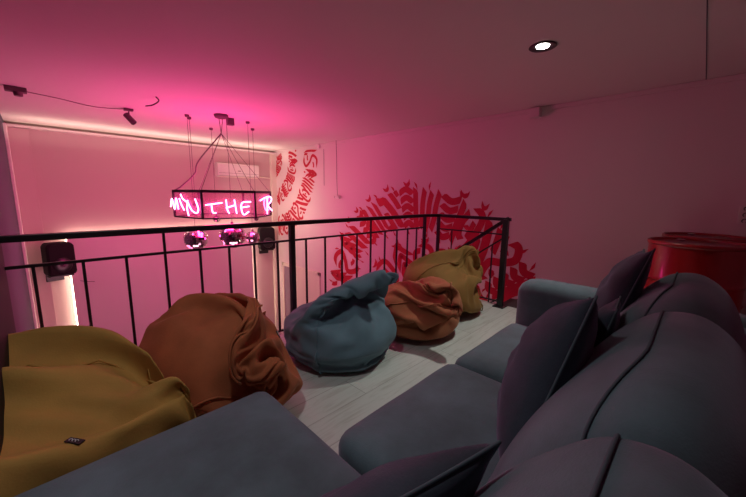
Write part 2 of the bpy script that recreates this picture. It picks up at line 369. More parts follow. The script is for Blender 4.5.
# ------------------------------------------------------------------ bean bags
def unpack(s):
    return np.cumsum(np.array(s).reshape(-1, 3), axis=0).astype(float) * .002
def bean_bag(key, m, label, seams=(0, 2, 4), tagat=None, folds=None, lean=0, flat=(), group='bean bags along the railing'):
    """a slumped shell turned, sized and set down at its spot; flat = planes (point, inward normal) it is squashed against"""
    NU, NV = 56, 40
    turn, mir, (px, py, sc, scz) = SPOT[key]
    co = unpack(BAG[key]); P = co.copy()
    def rot(P, a): c, s_ = math.cos(a), math.sin(a); X = P[:, 0] * c - P[:, 1] * s_; Y = P[:, 0] * s_ + P[:, 1] * c; P[:, 0] = X; P[:, 1] = Y
    rot(P, turn * PI / 4)
    if mir: P[:, 0] *= -1
    rot(P, math.atan2(py, px) - PI / 2)
    P[:, 0] = P[:, 0] * sc + px; P[:, 1] = P[:, 1] * sc + py; P[:, 2] = (P[:, 2] - P[:, 2].min()) * scz + .003
    loc = (px, py, 0)
    if lean:        # propped up against the parapet on its left side
        t_ = np.clip((.35 - P[:, 0]) / .5, 0, 1); P[:, 2] *= 1 + lean * t_ * t_ * (3 - 2 * t_)
    if folds:       # extra long gathers in the slack cloth
        amp, wave, ang = folds; ca, sa = math.cos(ang), math.sin(ang); G = P.copy(); g = []
        for x, y, z in P:
            wp = 1.1 * noise.noise(Vector((x * 2.6 + 3, y * 2.6, z * 3))) + .35 * noise.noise(Vector((x * 7, y * 7, z * 7)))
            b = (-x * sa + y * ca) / wave + z * .6 / wave + wp; m_ = .55 + .9 * noise.noise(Vector((x * 3.3, y * 3.3 + 9, z * 3.3)))
            rd = (1 - abs(math.sin(PI * b))) ** 1.6
            g.append(amp * (rd - .35) * max(0, m_) * min(1, z / .12))
        c0 = np.array((px, py, .12)); dd = P - c0; dd /= np.linalg.norm(dd, axis=1)[:, None] + 1e-6; P += dd * np.array(g)[:, None]
    for q, nn in flat:
        nn = np.array(nn, float); nn /= np.linalg.norm(nn); d = (P - np.array(q)) @ nn
        new = np.where(d < .06, .06 * np.exp((d - .06) / .06), d)       # soft squash, never past the plane
        P += np.outer(new - d, nn)
    root = thing('bean_bag', label, 'bean bag', tuple(loc), group)
    mb = MB(); mb.v = [tuple(map(float, p)) for p in P]; T = 1 + (NV - 1) * NU; o = 1 + (NV - 2) * NU
    for i in range(NU):
        mb.f.append((0, 1 + (i + 1) % NU, 1 + i)); mb.f.append((o + i, o + (i + 1) % NU, T))
    for j in range(NV - 2):
        for i in range(NU):
            a = 1 + j * NU + i; c = 1 + j * NU + (i + 1) % NU; mb.f.append((a, c, c + NU, a + NU))
    body = mb.build('cover', m, root, smooth=True, sub=1)
    nrm = np.array([v.normal[:] for v in body.data.vertices])
    for k in seams:
        i = int(k * NU / 6) % NU
        idx = [1 + j * NU + i for j in range(6, NV - 1)]
        pts = [Vector(P[q] + nrm[q] * .003) for q in idx]
        MB().tube(bez(pts, 2), .0055, 6).build('seam', m, root, smooth=True)
    if tagat is not None:
        j, i = tagat; q = 1 + j * NU + i; p = Vector(P[q]); nz = Vector(nrm[[q, q + 1, q - 1, q + NU, q - NU]].mean(0)).normalized(); ax = Vector((.7, -.7, -.25)); ay = nz.cross(ax).normalized(); ax = ay.cross(nz)
        mt = Matrix((ax, ay, nz)).transposed().to_4x4(); mt.translation = Vector(P[[q, q + 1, q - 1, q + NU, q - NU]].mean(0)) + nz * .0035
        tg = MB().box(-.022, .022, -.012, .012, -.002, .0015, mt).build('label_tag', M['tag'], root)
        w = MB()
        for a in (-.012, -.003, .006): w.tube([mt @ Vector((a + .004 * math.cos(q_), .005 * math.sin(q_), .0018)) for q_ in [x * PI / 4 for x in range(7)]], .0011, 5)
        w.build('tag_print', M['tagw'], tg)
    return root

# vertex offsets of the five slumped fabric shells (ring by ring)
BAG = {
 'blue': [-2,-7,-10,25,13,14,-4,0,-11,-2,3,5,8,5,13,-6,3,-3,-4,-2,-13,-4,-1,6,-3,4,-5,-1,0,12,-7,1,3,1,-5,-12,-4,13,5,2,-11,-11,-7,1,2,0,0,9,-8,3,5,3,-5,-11,-6,-1,0,-2,3,10,0,-6,-5,-2,-1,9,-5,-2,-6,5,1,-9,-2,-6,-1,2,0,7,-3,-4,7,-1,-2,-10,4,-4,3,-4,-4,-5,1,-2,11,2,-2,-8,-1,-6,6,2,-1,-9,3,-2,9,4,0,-8,4,0,4,4,-1,-8,0,-3,10,4,-1,6,3,2,-9,-1,1,-7,7,0,0,0,-4,9,-1,4,7,6,4,-3,-1,-3,-7,3,3,-4,3,5,-3,5,-7,13,-4,8,-4,5,5,3,-1,0,-9,1,5,6,-1,1,-8,-1,4,3,9,2,13,15,12,-4,-5,1,-11,-1,4,8,0,6,-9,-1,6,9,-4,0,-10,-7,2,8,-5,3,2,-7,4,-13,-1,0,12,-5,2,-4,-6,2,-2,-6,-1,4,-6,-3,1,-5,1,-8,-3,-1,8,-5,-3,-6,-4,-1,7,-5,-4,-5,-3,-3,6,-4,-3,-8,-2,-5,8,-2,-2,-8,-1,-7,7,-1,-5,-9,0,-3,10,-2,-7,-9,1,-3,9,1,-6,-1,1,-6,-9,2,-5,8,2,-4,-8,-1,-5,10,5,-4,-4,6,-3,2,4,-1,-8,4,-1,9,6,-4,-8,2,-1,9,6,-2,-4,7,2,1,6,1,1,7,1,-3,
5,0,4,5,6,3,0,-4,-9,5,5,3,4,5,1,7,4,-3,1,5,6,1,3,-9,2,5,7,0,6,0,1,6,0,0,5,-2,2,7,0,19,6,3,-4,7,-1,-1,8,2,-4,6,0,-4,5,0,-5,6,0,-6,3,0,-6,5,-3,-6,3,3,-7,2,-1,-8,3,0,-7,2,1,-7,0,-2,-8,-1,-1,-8,1,2,-7,-3,0,-7,-3,0,-7,-3,0,-5,-4,0,-6,-4,1,-5,-6,0,-4,-7,0,-5,-6,0,-2,-7,0,-2,-7,0,-1,-7,0,-1,-8,0,0,-7,-1,1,-9,-2,2,-7,2,2,-8,0,4,-6,0,3,-8,1,7,-6,0,5,-4,-1,7,-4,0,6,-4,0,7,-3,0,8,-2,0,9,-1,0,8,0,1,7,0,-2,7,1,1,8,3,1,7,3,0,7,4,0,7,5,0,5,5,-4,5,5,2,4,8,0,3,8,1,3,7,0,2,8,0,0,4,-6,0,7,5,0,8,1,21,12,1,-3,9,1,-4,11,0,-4,8,-2,-6,8,-1,-6,6,1,-8,7,0,-9,6,2,-8,3,-1,-10,5,0,-9,3,0,-10,2,0,-10,1,-2,-9,0,2,-11,-1,-1,-9,-3,0,-10,-3,1,-9,-5,-1,-8,-6,1,-8,-6,-1,-7,-8,1,-6,-8,0,-5,-9,-1,-4,-10,1,-2,-9,-1,-2,-10,1,-1,-10,-1,1,-11,1,1,-11,1,2,-9,0,4,-10,-2,
5,-9,0,5,-8,1,7,-8,-2,8,-7,2,9,-5,-1,9,-6,1,10,-4,0,9,-2,2,11,-2,-1,10,-1,-2,11,1,1,10,2,0,9,4,-1,10,3,1,9,5,0,8,6,-1,8,7,1,6,8,0,6,8,0,4,10,0,4,10,-1,3,9,-1,0,10,2,2,9,0,-1,10,-1,21,15,5,-4,11,-3,-4,12,0,-6,12,1,-8,9,2,-8,9,-3,-10,8,0,-10,8,0,-11,5,-1,-12,6,1,-12,3,2,-12,3,-2,-13,1,2,-13,0,-1,-12,-2,-2,-12,-4,3,-12,-4,-2,-12,-6,0,-9,-8,3,-10,-8,-1,-9,-9,1,-7,-10,-3,-6,-11,4,-5,-12,-1,-3,-12,-1,-3,-13,0,-1,-13,0,1,-12,1,1,-13,-3,4,-12,-1,5,-12,2,6,-12,2,7,-10,0,9,-10,1,10,-8,0,11,-8,-1,11,-6,0,11,-5,-1,13,-4,-2,12,-2,0,13,0,2,13,1,1,13,2,0,12,5,1,12,4,-2,11,6,-3,11,8,1,8,8,4,8,9,-4,8,11,1,5,12,1,5,11,-2,3,12,2,2,13,1,2,12,-5,-2,11,5,21,18,-4,-4,15,0,-5,14,1,-8,13,0,-9,12,-1,-10,11,5,-11,10,-4,-12,9,1,-14,6,4,-14,7,-1,-14,5,-2,-15,3,0,-16,1,1,-15,-1,0,-15,-3,4,-15,-4,-1,-14,-5,-3,-14,-7,-2,-12,-9,-1,
-11,-10,0,-11,-12,0,-8,-11,5,-7,-13,-4,-6,-14,-2,-5,-14,1,-2,-16,2,-2,-15,1,1,-15,1,2,-16,0,4,-15,-1,6,-14,-1,7,-14,-1,9,-12,-1,11,-12,-1,12,-10,0,12,-9,1,14,-8,0,14,-6,1,15,-3,5,15,-3,1,16,0,1,15,1,0,15,2,0,15,5,-1,14,6,0,14,8,1,12,10,0,10,8,-8,9,11,6,9,13,1,7,14,0,7,13,-6,4,15,-1,2,15,0,0,14,7,0,16,0,17,17,4,-4,17,0,-6,17,0,-9,17,-1,-10,14,-2,-10,13,-8,-12,9,10,-15,9,3,-15,10,0,-17,7,0,-17,5,1,-17,4,-1,-18,1,0,-18,-1,1,-18,-2,0,-17,-4,-1,-16,-7,0,-16,-9,-1,-15,-9,-4,-13,-11,-3,-12,-13,-3,-11,-15,-2,-8,-14,5,-7,-16,-5,-4,-16,8,-2,-18,5,0,-18,2,0,-18,0,2,-18,0,5,-18,0,8,-16,-1,8,-16,-1,11,-15,-2,9,-13,-8,14,-12,2,14,-11,0,16,-9,0,16,-7,-1,18,-5,-2,18,-2,-2,18,0,0,18,2,0,18,3,0,17,5,0,17,8,0,15,9,0,15,10,2,11,12,8,11,11,-10,9,15,0,9,16,0,7,15,8,5,17,0,3,18,0,-1,16,-8,1,18,2,16,18,1,-6,20,-3,-7,19,0,-8,19,0,-11,18,1,-12,16,1,-14,10,12,
-17,11,-4,-18,4,-10,-19,9,0,-19,6,0,-20,5,0,-21,3,2,-19,1,7,-18,-5,-8,-20,-6,-1,-19,-7,0,-19,-9,1,-18,-8,7,-14,-12,-8,-14,-15,-1,-12,-17,1,-10,-17,5,-8,-19,-4,-5,-18,9,-2,-20,0,2,-19,-7,3,-21,-3,3,-20,0,4,-21,1,6,-19,3,9,-19,1,11,-17,3,13,-16,3,17,-6,11,17,-11,2,19,-8,1,19,-8,-1,20,-5,-2,20,-4,-4,18,-7,-8,20,4,4,20,4,-1,19,1,-8,19,8,-4,18,11,-1,15,11,8,12,15,-8,14,13,8,11,15,-8,10,18,0,8,19,0,6,18,8,2,20,-8,1,20,0,0,18,10,16,25,-10,-6,21,0,-8,22,0,-9,19,5,-13,18,4,-13,18,1,-17,13,-4,-19,11,-6,-21,9,0,-20,9,0,-21,7,0,-22,5,0,-22,3,0,-23,0,0,-22,-4,0,-22,-6,0,-21,-8,0,-21,-9,0,-19,-11,0,-18,-13,1,-16,-17,1,-13,-19,1,-12,-20,0,-9,-20,-2,-2,-23,-1,-4,-22,0,0,-23,1,3,-22,5,8,-19,9,8,-20,5,8,-21,3,9,-21,1,11,-19,1,11,-20,-1,18,-14,0,19,-12,1,21,-9,0,22,-8,1,22,-6,-2,21,-4,-2,23,-4,0,22,3,0,22,6,1,22,5,-3,20,8,-4,20,9,-6,16,11,-11,15,15,6,15,15,-5,14,18,0,11,19,0,
8,21,0,6,21,0,4,22,0,1,22,0,-2,22,1,16,26,8,-10,22,4,-22,9,7,-17,17,5,-16,18,3,-16,19,0,-17,18,-3,-16,18,-5,-3,23,-8,-22,10,0,-24,6,2,-24,2,4,-24,0,2,-24,-1,0,-25,0,-2,-24,-2,-5,-23,-7,-2,-19,-15,6,-11,-22,4,-11,-21,-1,-8,-21,-9,-14,-20,1,-14,-20,3,-16,-17,6,-16,-18,-1,-16,-17,-6,-3,-24,-3,4,-24,7,6,-23,4,8,-23,-2,10,-21,-6,13,-21,-4,17,-17,-4,18,-16,-4,23,-7,0,22,0,10,21,-11,-3,19,-13,-5,20,-14,-3,21,-12,0,23,-5,-1,23,3,0,21,11,0,23,-3,0,25,1,2,23,5,4,20,15,-1,18,16,2,17,18,-3,14,19,3,11,22,2,10,23,-1,8,23,-3,4,25,-1,2,24,-2,-3,25,2,-6,20,27,-7,23,4,-10,23,-2,-15,19,-9,-17,17,-5,-16,20,2,-16,19,2,-17,18,1,-24,-4,6,-15,19,4,-24,-7,-4,-24,-3,-2,-25,-1,-1,-25,0,-1,-25,-1,-1,-24,-1,-3,-19,13,11,-2,-23,-11,-11,-22,-1,-11,-22,0,-13,-22,-2,-12,-21,-2,-15,-21,2,-16,-19,-1,-16,-19,1,-18,-18,-1,-16,-11,16,21,-13,-4,8,-24,1,6,-25,1,5,-24,0,1,-25,0,20,-13,-4,10,-22,-5,17,-17,-7,22,-5,-8,22,-8,-8,18,-16,7,21,-11,6,
23,-7,6,26,0,2,25,4,1,22,10,0,23,-9,-3,22,10,6,20,15,1,13,20,-6,15,20,-6,21,8,9,8,23,-5,11,22,1,12,22,2,13,20,3,-6,23,-9,14,19,8,8,23,3,-25,15,18,-11,23,-4,-9,24,-2,-9,24,2,-2,26,1,-24,5,0,-19,18,0,-18,18,1,-8,24,1,-22,-2,13,-24,5,-5,-22,7,-10,-25,-5,4,-26,1,-2,-24,3,-6,-17,-18,5,-23,-11,-1,-23,8,-8,-7,-24,5,-13,-21,-2,-15,-21,-6,-14,-20,-8,-10,-20,10,-15,-21,0,-9,-22,7,-22,-10,-7,4,-15,20,6,-25,0,5,-25,0,5,-25,1,7,-25,0,17,-19,0,16,-19,-3,13,-21,-5,15,-19,-7,17,-15,-12,15,-14,-15,18,5,18,25,-3,6,25,-3,4,26,-2,3,25,-1,2,19,-14,-10,17,18,3,21,15,3,22,13,3,22,13,-2,23,6,-8,3,23,10,21,14,-3,2,26,1,11,23,2,11,23,1,16,16,-11,-10,21,10,13,22,5,-9,24,15,-2,23,-11,-10,25,-3,-14,20,9,-14,21,5,-12,20,-12,-20,16,3,-21,13,8,-22,14,3,-11,21,-12,-25,6,5,-27,-1,1,-26,-1,2,-26,-1,-2,-25,-3,-1,-24,-11,-3,-24,-11,-2,-16,-21,-1,-23,0,-11,-12,-23,5,-15,-19,-8,-8,-25,2,-19,-18,-5,-4,-20,16,-9,-23,6,-13,-22,-3,-17,-19,-1,
7,-24,-9,9,-24,-6,11,-24,-5,12,-24,-2,9,-24,6,10,-22,8,16,-17,-13,15,-20,-7,16,-21,-4,22,-13,5,26,-5,2,26,-3,2,26,-2,1,26,-2,4,25,-2,10,25,-1,9,23,10,-8,22,13,-6,22,13,4,21,15,3,22,14,4,2,23,11,15,22,1,16,18,-9,13,23,-2,12,23,-2,11,24,0,-6,24,6,-10,20,14,17,30,-5,-6,26,-2,-9,25,-4,-14,24,0,-14,22,2,-18,20,3,-19,18,1,-22,16,-1,-22,15,-3,-22,-6,14,-26,5,4,-27,3,3,-26,3,2,-27,-2,-2,-25,-4,-2,-25,-8,-3,-23,-11,-1,-23,-11,-4,-23,-10,-9,-22,-12,-6,-9,-25,1,-11,-24,0,-11,-24,-1,-20,-16,-4,-2,-19,19,-2,-25,5,6,-24,-11,1,-26,-3,2,-26,-3,2,-26,-5,4,-26,-6,-1,-24,-11,12,-24,-2,17,-21,0,18,-19,2,25,-7,5,27,-4,3,27,-1,1,26,-5,3,26,-4,2,23,-14,6,22,15,4,26,4,4,27,2,0,25,-9,-5,23,13,3,22,14,4,23,14,2,15,22,-1,16,21,-2,15,22,-1,12,24,0,10,25,1,6,26,4,2,27,-1,-6,25,-3,-17,25,18,-5,26,-2,3,27,-1,-15,23,0,-24,10,-5,-19,19,3,-20,18,1,-19,19,1,-19,20,1,-14,22,-8,-27,4,0,-27,3,0,-28,2,1,-28,-1,1,-28,-4,2,
-26,-9,1,-26,-11,0,-24,-13,1,-22,-16,0,-15,-23,-1,-13,-24,0,-12,-24,0,-13,-23,-2,-15,-22,-2,-21,-17,-3,-1,-26,-2,8,-25,6,0,-27,-5,1,-27,-4,3,-27,-4,7,-26,-2,6,-26,-5,17,-21,1,14,-23,-1,27,1,-1,26,-6,5,25,-7,5,26,-7,3,26,-8,3,26,-7,3,26,-3,4,26,-8,2,23,-7,-12,24,6,10,16,22,0,23,14,2,22,15,1,24,7,8,13,24,-3,19,19,1,22,15,1,5,27,-1,11,24,1,-6,26,-5,11,24,6,-6,26,-2,-7,26,20,6,26,-5,-20,18,-3,-16,22,-1,-1,27,-3,-17,21,0,-19,20,0,-18,20,-1,-20,19,3,-27,6,0,-27,8,0,-27,4,1,-27,0,0,-27,-4,1,-27,-7,1,-26,-8,1,-26,-9,1,-25,-11,1,-23,-16,0,-19,-19,-1,-16,-23,-1,-14,-23,-1,-12,-25,-1,-13,-23,-2,-18,-20,-2,-6,-26,-3,-4,-26,-3,3,-28,-1,3,-27,-3,5,-27,-3,6,-27,-2,15,-23,-1,11,-25,-2,25,-9,1,20,-18,-3,25,-12,-1,25,-9,1,27,-8,3,26,-7,4,26,-3,8,25,-10,-7,26,-8,-1,21,17,7,23,13,7,23,13,5,24,13,2,26,8,0,15,21,7,25,12,-2,21,16,-1,8,26,3,17,22,-1,-5,27,-1,14,23,-3,-9,26,4,-1,26,0,16,28,13,-21,18,0,-13,23,0,
-1,27,-4,-21,17,-3,-19,19,-1,-17,22,1,-7,27,2,-26,9,1,-28,3,-3,-22,15,4,-26,9,2,-27,-7,-1,-28,1,2,-23,-14,-2,-28,-3,3,-27,-8,2,-26,-9,1,-23,-15,0,-20,-20,-1,-19,-20,-1,-16,-23,-1,-12,-24,-2,-13,-24,-1,-12,-24,-2,-5,-26,-3,1,-27,-4,-9,-26,-1,10,-26,-2,0,-28,-3,6,-27,-2,12,-25,-2,14,-23,-1,22,-17,-2,23,-15,-2,23,-15,-1,25,-11,-1,26,-11,1,26,-9,1,26,-6,3,27,-3,3,28,1,3,27,7,2,25,10,3,25,13,3,24,13,4,22,15,6,21,18,3,21,18,3,19,19,0,15,24,0,-2,27,2,13,25,-3,11,25,-2,0,27,-1,0,27,-2,-1,28,22,-8,25,-6,-13,23,0,-24,11,-1,-15,21,0,-15,23,0,-4,26,-4,-25,8,0,-25,11,3,-21,17,2,-26,7,2,-25,11,3,-26,-7,-1,-27,-1,1,-25,-8,-1,-24,-15,-1,-27,-3,4,-26,-9,2,-18,-21,-5,-24,-13,4,-19,-19,-1,-19,-20,0,-13,-23,-2,-13,-24,-1,-10,-24,-3,-1,-27,-4,-2,-26,-2,-11,-25,-1,5,-27,-2,6,-27,-3,2,-27,-2,13,-24,-2,17,-22,-2,22,-16,-1,21,-16,-2,23,-15,-1,23,-14,0,25,-9,1,26,-7,1,26,-5,2,27,-3,3,27,2,2,24,11,1,23,15,-1,24,14,1,24,8,8,17,21,-1,
21,17,2,20,18,3,22,14,7,20,18,4,14,23,2,9,26,-2,3,27,-2,2,27,-1,0,26,-2,-14,29,17,-13,19,-11,1,24,10,-9,24,-5,-12,22,-3,-13,22,-1,-26,6,1,-21,16,3,-19,18,2,-24,11,3,-24,11,2,-26,-2,0,-27,-1,2,-25,-8,-2,-23,-13,-4,-26,-1,5,-24,-12,1,-26,-8,2,-14,-22,-8,-23,-13,4,-23,-15,3,-19,-18,0,-16,-21,0,-13,-23,-1,-7,-25,-3,3,-25,-6,-11,-24,0,-7,-27,-1,5,-26,-3,-5,-27,-3,13,-24,-2,19,-17,-6,19,-13,-15,21,-16,-6,21,-15,-3,22,-15,-5,22,-12,7,18,-13,14,25,-2,-7,25,-7,6,24,-6,6,24,-7,9,20,17,-4,24,12,2,26,6,5,20,17,2,25,9,5,19,18,2,17,19,2,17,21,3,21,15,6,14,23,1,1,25,-8,9,25,4,2,26,-1,2,26,0,-20,28,12,-15,17,-14,0,24,9,0,25,3,-2,25,0,-14,21,-1,-25,5,1,-17,19,2,-22,14,3,-23,12,3,-26,0,0,-27,-1,1,-24,-8,-3,-20,-13,-9,-25,-1,7,-25,-9,0,-26,-3,6,-23,-12,0,-16,-20,-6,-15,-21,-6,-23,-9,9,-20,-17,1,-20,-15,3,-15,-21,0,-4,-25,-4,3,-25,-5,-14,-22,0,3,-25,-6,-6,-27,3,9,-14,-21,4,-19,-17,20,-16,-3,22,-15,-2,20,-16,-3,19,-18,3,
4,-25,2,26,0,0,24,-7,6,20,-15,7,20,-14,7,25,2,4,24,-6,9,21,15,-3,26,3,5,24,10,4,22,13,3,22,14,4,20,16,2,18,18,3,16,20,3,15,22,1,3,21,-14,5,26,0,11,22,8,3,25,-1,-3,25,-7,-23,30,2,4,24,7,-17,17,-6,0,24,4,8,19,13,-6,24,3,-24,4,1,-15,20,2,-22,13,3,-25,0,-1,-25,-2,-1,-22,-8,-9,-25,-5,3,-19,-12,-8,-25,-5,2,-23,0,9,-24,-5,5,-20,-15,-5,-22,-13,2,-9,-22,-9,-21,-15,0,-21,-9,10,-21,-13,4,-17,-18,2,6,-22,-12,-14,-20,4,1,-25,-6,2,-25,-5,0,-17,-19,8,-23,-5,-15,-20,-4,13,-21,-4,23,-12,-2,24,-3,-6,0,-26,-5,19,-15,8,25,-2,2,17,-17,6,21,-13,7,24,-4,5,23,-7,8,24,9,-2,24,0,10,24,8,3,23,12,2,21,14,2,19,16,1,18,18,0,15,19,-6,16,18,7,15,21,3,3,20,-14,13,19,10,-1,23,-9,4,24,5,-3,23,-10,-21,36,5,7,17,14,-13,19,-4,-1,22,4,5,22,8,6,19,11,-23,1,1,-21,5,-7,-13,8,-18,-23,0,-2,-24,-2,0,-21,-7,10,-23,-7,-6,-22,-4,9,-21,-10,-5,-22,-2,7,-22,-1,11,-18,-15,-5,-21,-12,3,-18,-16,-4,-12,-20,-7,-21,-11,5,-21,-7,10,
-19,-16,4,9,-18,-13,-6,-13,-19,1,-23,-4,3,-23,-5,-6,-23,2,-16,-17,0,7,-21,-7,-1,-24,0,21,5,-10,7,-22,-5,22,-4,-9,7,-19,11,20,-13,7,19,-12,6,21,-11,6,23,-5,6,23,-5,7,24,7,1,24,8,2,22,11,-2,21,13,-5,20,12,10,18,16,3,17,18,-3,15,18,-6,16,16,9,14,20,1,5,20,-12,13,16,12,-4,20,-13,3,24,1,1,24,-2,-20,35,7,8,11,17,-7,20,-1,-4,21,1,4,19,8,6,18,9,-11,17,-5,-20,5,-6,-14,-16,-7,-19,-9,-6,-22,-4,-3,-17,-12,-7,-22,-7,2,-23,-5,5,-20,-1,11,-22,-8,3,-19,1,13,-18,-14,-4,-20,-12,2,-18,-16,-3,-14,-18,-7,-21,-11,3,-21,-6,11,-12,-18,-8,-15,-19,-4,16,1,-16,0,-23,-2,-12,-18,0,-8,-20,1,6,-17,-11,-4,-20,3,-15,-14,-5,17,-12,-4,16,-1,-14,19,-3,-9,10,-17,11,20,-10,0,19,-12,6,10,-14,13,20,-9,9,23,-1,5,20,8,-11,23,10,-2,22,11,0,20,10,10,19,15,4,18,16,0,17,17,1,15,17,-6,16,15,9,12,18,-10,11,22,0,13,14,14,-9,15,-15,2,23,-5,1,22,-4,-13,36,23,8,8,16,-7,18,-1,8,16,7,5,16,7,-9,17,-1,-2,19,2,-14,-10,-8,-13,-13,-5,-15,-11,-7,-15,-10,-10,
-18,-9,-4,-21,-8,0,-21,-4,7,-21,-8,3,-21,-4,10,-19,2,14,-18,-14,-2,-19,-13,0,-18,-14,-1,-15,-17,-7,-21,-12,2,-21,-6,10,-11,-19,-9,-17,14,-7,2,-21,-5,6,-20,-2,-1,-19,-3,-5,-19,0,-16,-6,-9,-8,-16,-1,-1,-18,2,17,-4,-9,11,2,-15,16,-2,-10,14,-12,6,18,-7,-3,14,-12,9,11,-13,11,11,-13,14,20,-3,8,23,6,-4,21,11,-4,20,13,-2,19,15,0,17,15,-7,18,16,3,16,15,8,17,16,0,15,16,-9,15,18,1,13,14,14,12,19,5,1,18,-13,-12,15,-10,5,20,3,-11,33,28,7,5,14,9,14,5,3,15,5,-1,16,3,-4,15,1,-10,12,-5,-14,-3,-9,-13,-7,-9,-14,-9,-7,-5,-18,1,-9,-17,-3,-16,-13,-2,-20,-10,2,-21,-8,3,-19,1,13,-21,-9,6,-20,-7,7,-15,-16,-5,-19,-13,0,-16,-16,-5,-20,-13,1,-21,-6,9,-17,14,-9,-18,-11,-2,-6,-19,-5,-5,-17,-6,-3,-16,-5,3,-15,5,-13,-3,-8,-6,-14,0,7,-15,0,11,2,-12,12,0,-10,14,-1,-9,15,-1,-5,16,-8,0,16,-8,3,13,-10,8,8,-12,14,6,-9,17,21,6,-2,15,12,-14,19,14,-6,19,15,-2,18,15,-1,17,15,5,17,15,-2,17,16,0,17,16,-1,15,14,11,14,18,-1,12,18,3,10,18,2,-17,6,-5,
6,17,5,-2,26,35,4,14,5,9,6,9,0,13,2,-3,13,1,-8,9,-4,-10,9,-5,-10,-8,-7,-12,4,-8,-10,-11,-4,-9,-13,-4,1,-18,3,-8,-19,0,-20,-6,2,-17,-14,2,-18,-14,5,-19,-1,12,-18,-14,1,-16,-15,-3,-19,-13,0,-18,-13,-1,-23,6,3,-23,3,4,-19,-10,-4,-1,-13,-16,-7,-18,-3,-9,-14,1,-14,2,-4,-10,-10,-1,-10,-10,1,8,-11,-2,3,-12,1,10,-3,-7,10,1,-9,10,2,-8,13,1,-6,14,0,-4,15,-4,-1,15,-5,2,15,-8,7,11,-7,15,1,-5,21,16,13,-11,12,15,-12,16,16,-7,16,15,-4,17,16,-2,17,14,0,17,15,0,17,16,1,16,16,3,15,15,4,13,16,5,7,-7,17,6,16,3,3,16,3,-1,25,34,2,12,4,-4,10,-4,0,12,1,-8,1,-7,-7,4,-7,-4,10,5,-8,5,-7,-3,-13,-2,-4,-12,-4,-6,-13,-4,-16,-5,-1,7,-17,5,-17,-11,3,-16,-15,3,-12,-19,2,-18,-13,3,-18,-11,3,-17,-16,0,-20,-10,2,-24,0,3,-24,1,2,-23,0,2,1,-7,-19,-13,-16,-2,-14,-11,1,-14,-3,-3,-12,-6,0,-12,-1,-4,-2,-12,1,8,-5,-4,-1,-10,2,8,-6,-3,8,1,-7,10,-4,-3,9,3,-6,11,4,-4,13,2,-4,14,1,-2,16,-1,2,18,-1,6,15,-3,14,4,-2,21,
21,0,-3,13,17,-7,6,20,-6,10,19,-6,11,17,-5,15,16,-3,17,14,3,17,14,3,16,13,5,15,13,6,12,-3,14,6,15,1,9,10,6,-12,32,24,-3,10,-3,-4,8,-4,-6,0,-7,-4,8,-5,-5,-9,-1,-6,7,-5,-7,5,-4,-2,-8,-8,-3,-8,-8,5,-2,13,2,-15,7,-8,-17,5,-10,-16,4,-14,-15,3,-18,-13,1,-15,-15,3,-13,-18,5,-19,-10,1,-20,-12,1,-22,-6,2,-22,-6,-1,-8,16,-10,-16,-14,-3,-18,-7,-4,-15,-7,-1,-14,-2,-3,-11,-3,-2,-11,-3,-1,3,-11,0,8,-1,-5,-1,-8,1,0,-9,2,8,2,-5,8,-2,-4,7,-5,1,10,2,-3,10,4,-3,12,4,-2,14,6,-1,18,6,2,18,6,4,20,3,7,18,-2,11,10,-6,17,14,15,-4,11,17,-6,5,20,-6,6,19,-5,21,-2,6,15,14,3,16,14,4,14,14,4,11,13,7,6,15,-1,5,13,2,-31,20,-7,-1,8,0,-5,7,4,-5,3,-6,0,-10,-4,-8,7,-2,0,-8,-4,-2,-4,-5,-5,-2,-8,8,-6,5,4,-12,1,-5,5,15,3,-15,11,-13,-14,3,-11,-14,3,-18,-12,0,-13,-16,5,-12,-16,5,-16,-14,3,-19,-9,0,-21,-8,1,-22,-2,-2,-14,11,-10,-15,-12,-3,-14,-12,-2,-15,4,-4,-13,-1,-3,-12,-1,-3,-8,-6,1,0,-8,1,6,1,-6,
7,-4,-1,-7,-6,1,4,-6,3,6,2,-7,4,-6,3,8,-2,1,10,2,0,11,3,0,14,5,0,16,7,3,18,8,4,18,8,4,18,5,7,19,6,6,13,-3,14,15,14,-3,13,14,-4,12,17,-6,-3,18,-7,16,-1,13,14,15,2,9,18,-3,7,17,-3,6,15,-2,0,7,-12,-33,5,3,3,-7,-4,-1,-2,-6,-4,5,2,-4,-2,-6,-6,7,0,-4,-1,-6,7,-6,0,6,-7,3,-3,-6,-7,4,-10,-8,8,-7,14,-12,9,10,-12,-6,12,-9,-14,7,-8,-14,9,-11,-16,5,-14,-13,2,-17,-5,-6,-15,-13,7,-18,-10,4,-18,-8,1,-17,0,-8,-18,0,-4,-10,-15,0,-11,9,-7,-12,1,-4,-11,-1,-2,-9,-4,1,-4,-7,2,7,0,-2,6,0,-6,1,-5,3,-10,-4,2,7,-4,1,8,0,-6,-2,-6,8,8,-1,2,11,3,2,13,3,2,16,6,4,17,6,5,17,7,5,18,7,6,13,14,-2,15,4,11,15,13,-3,14,14,-3,13,15,-2,14,15,-2,10,15,-8,-4,8,-18,3,10,14,5,16,-6,5,12,-10,1,6,-10,-26,-28,-11,-5,-2,8,0,-8,2,6,3,-7,0,-5,0,6,-2,-4,-1,6,-6,4,-11,-1,0,1,8,5,-8,-2,-3,-8,-10,4,-3,15,-12,10,9,-16,3,-4,-11,-2,11,-9,-13,8,-4,-4,17,-13,-12,-6,-12,-9,10,
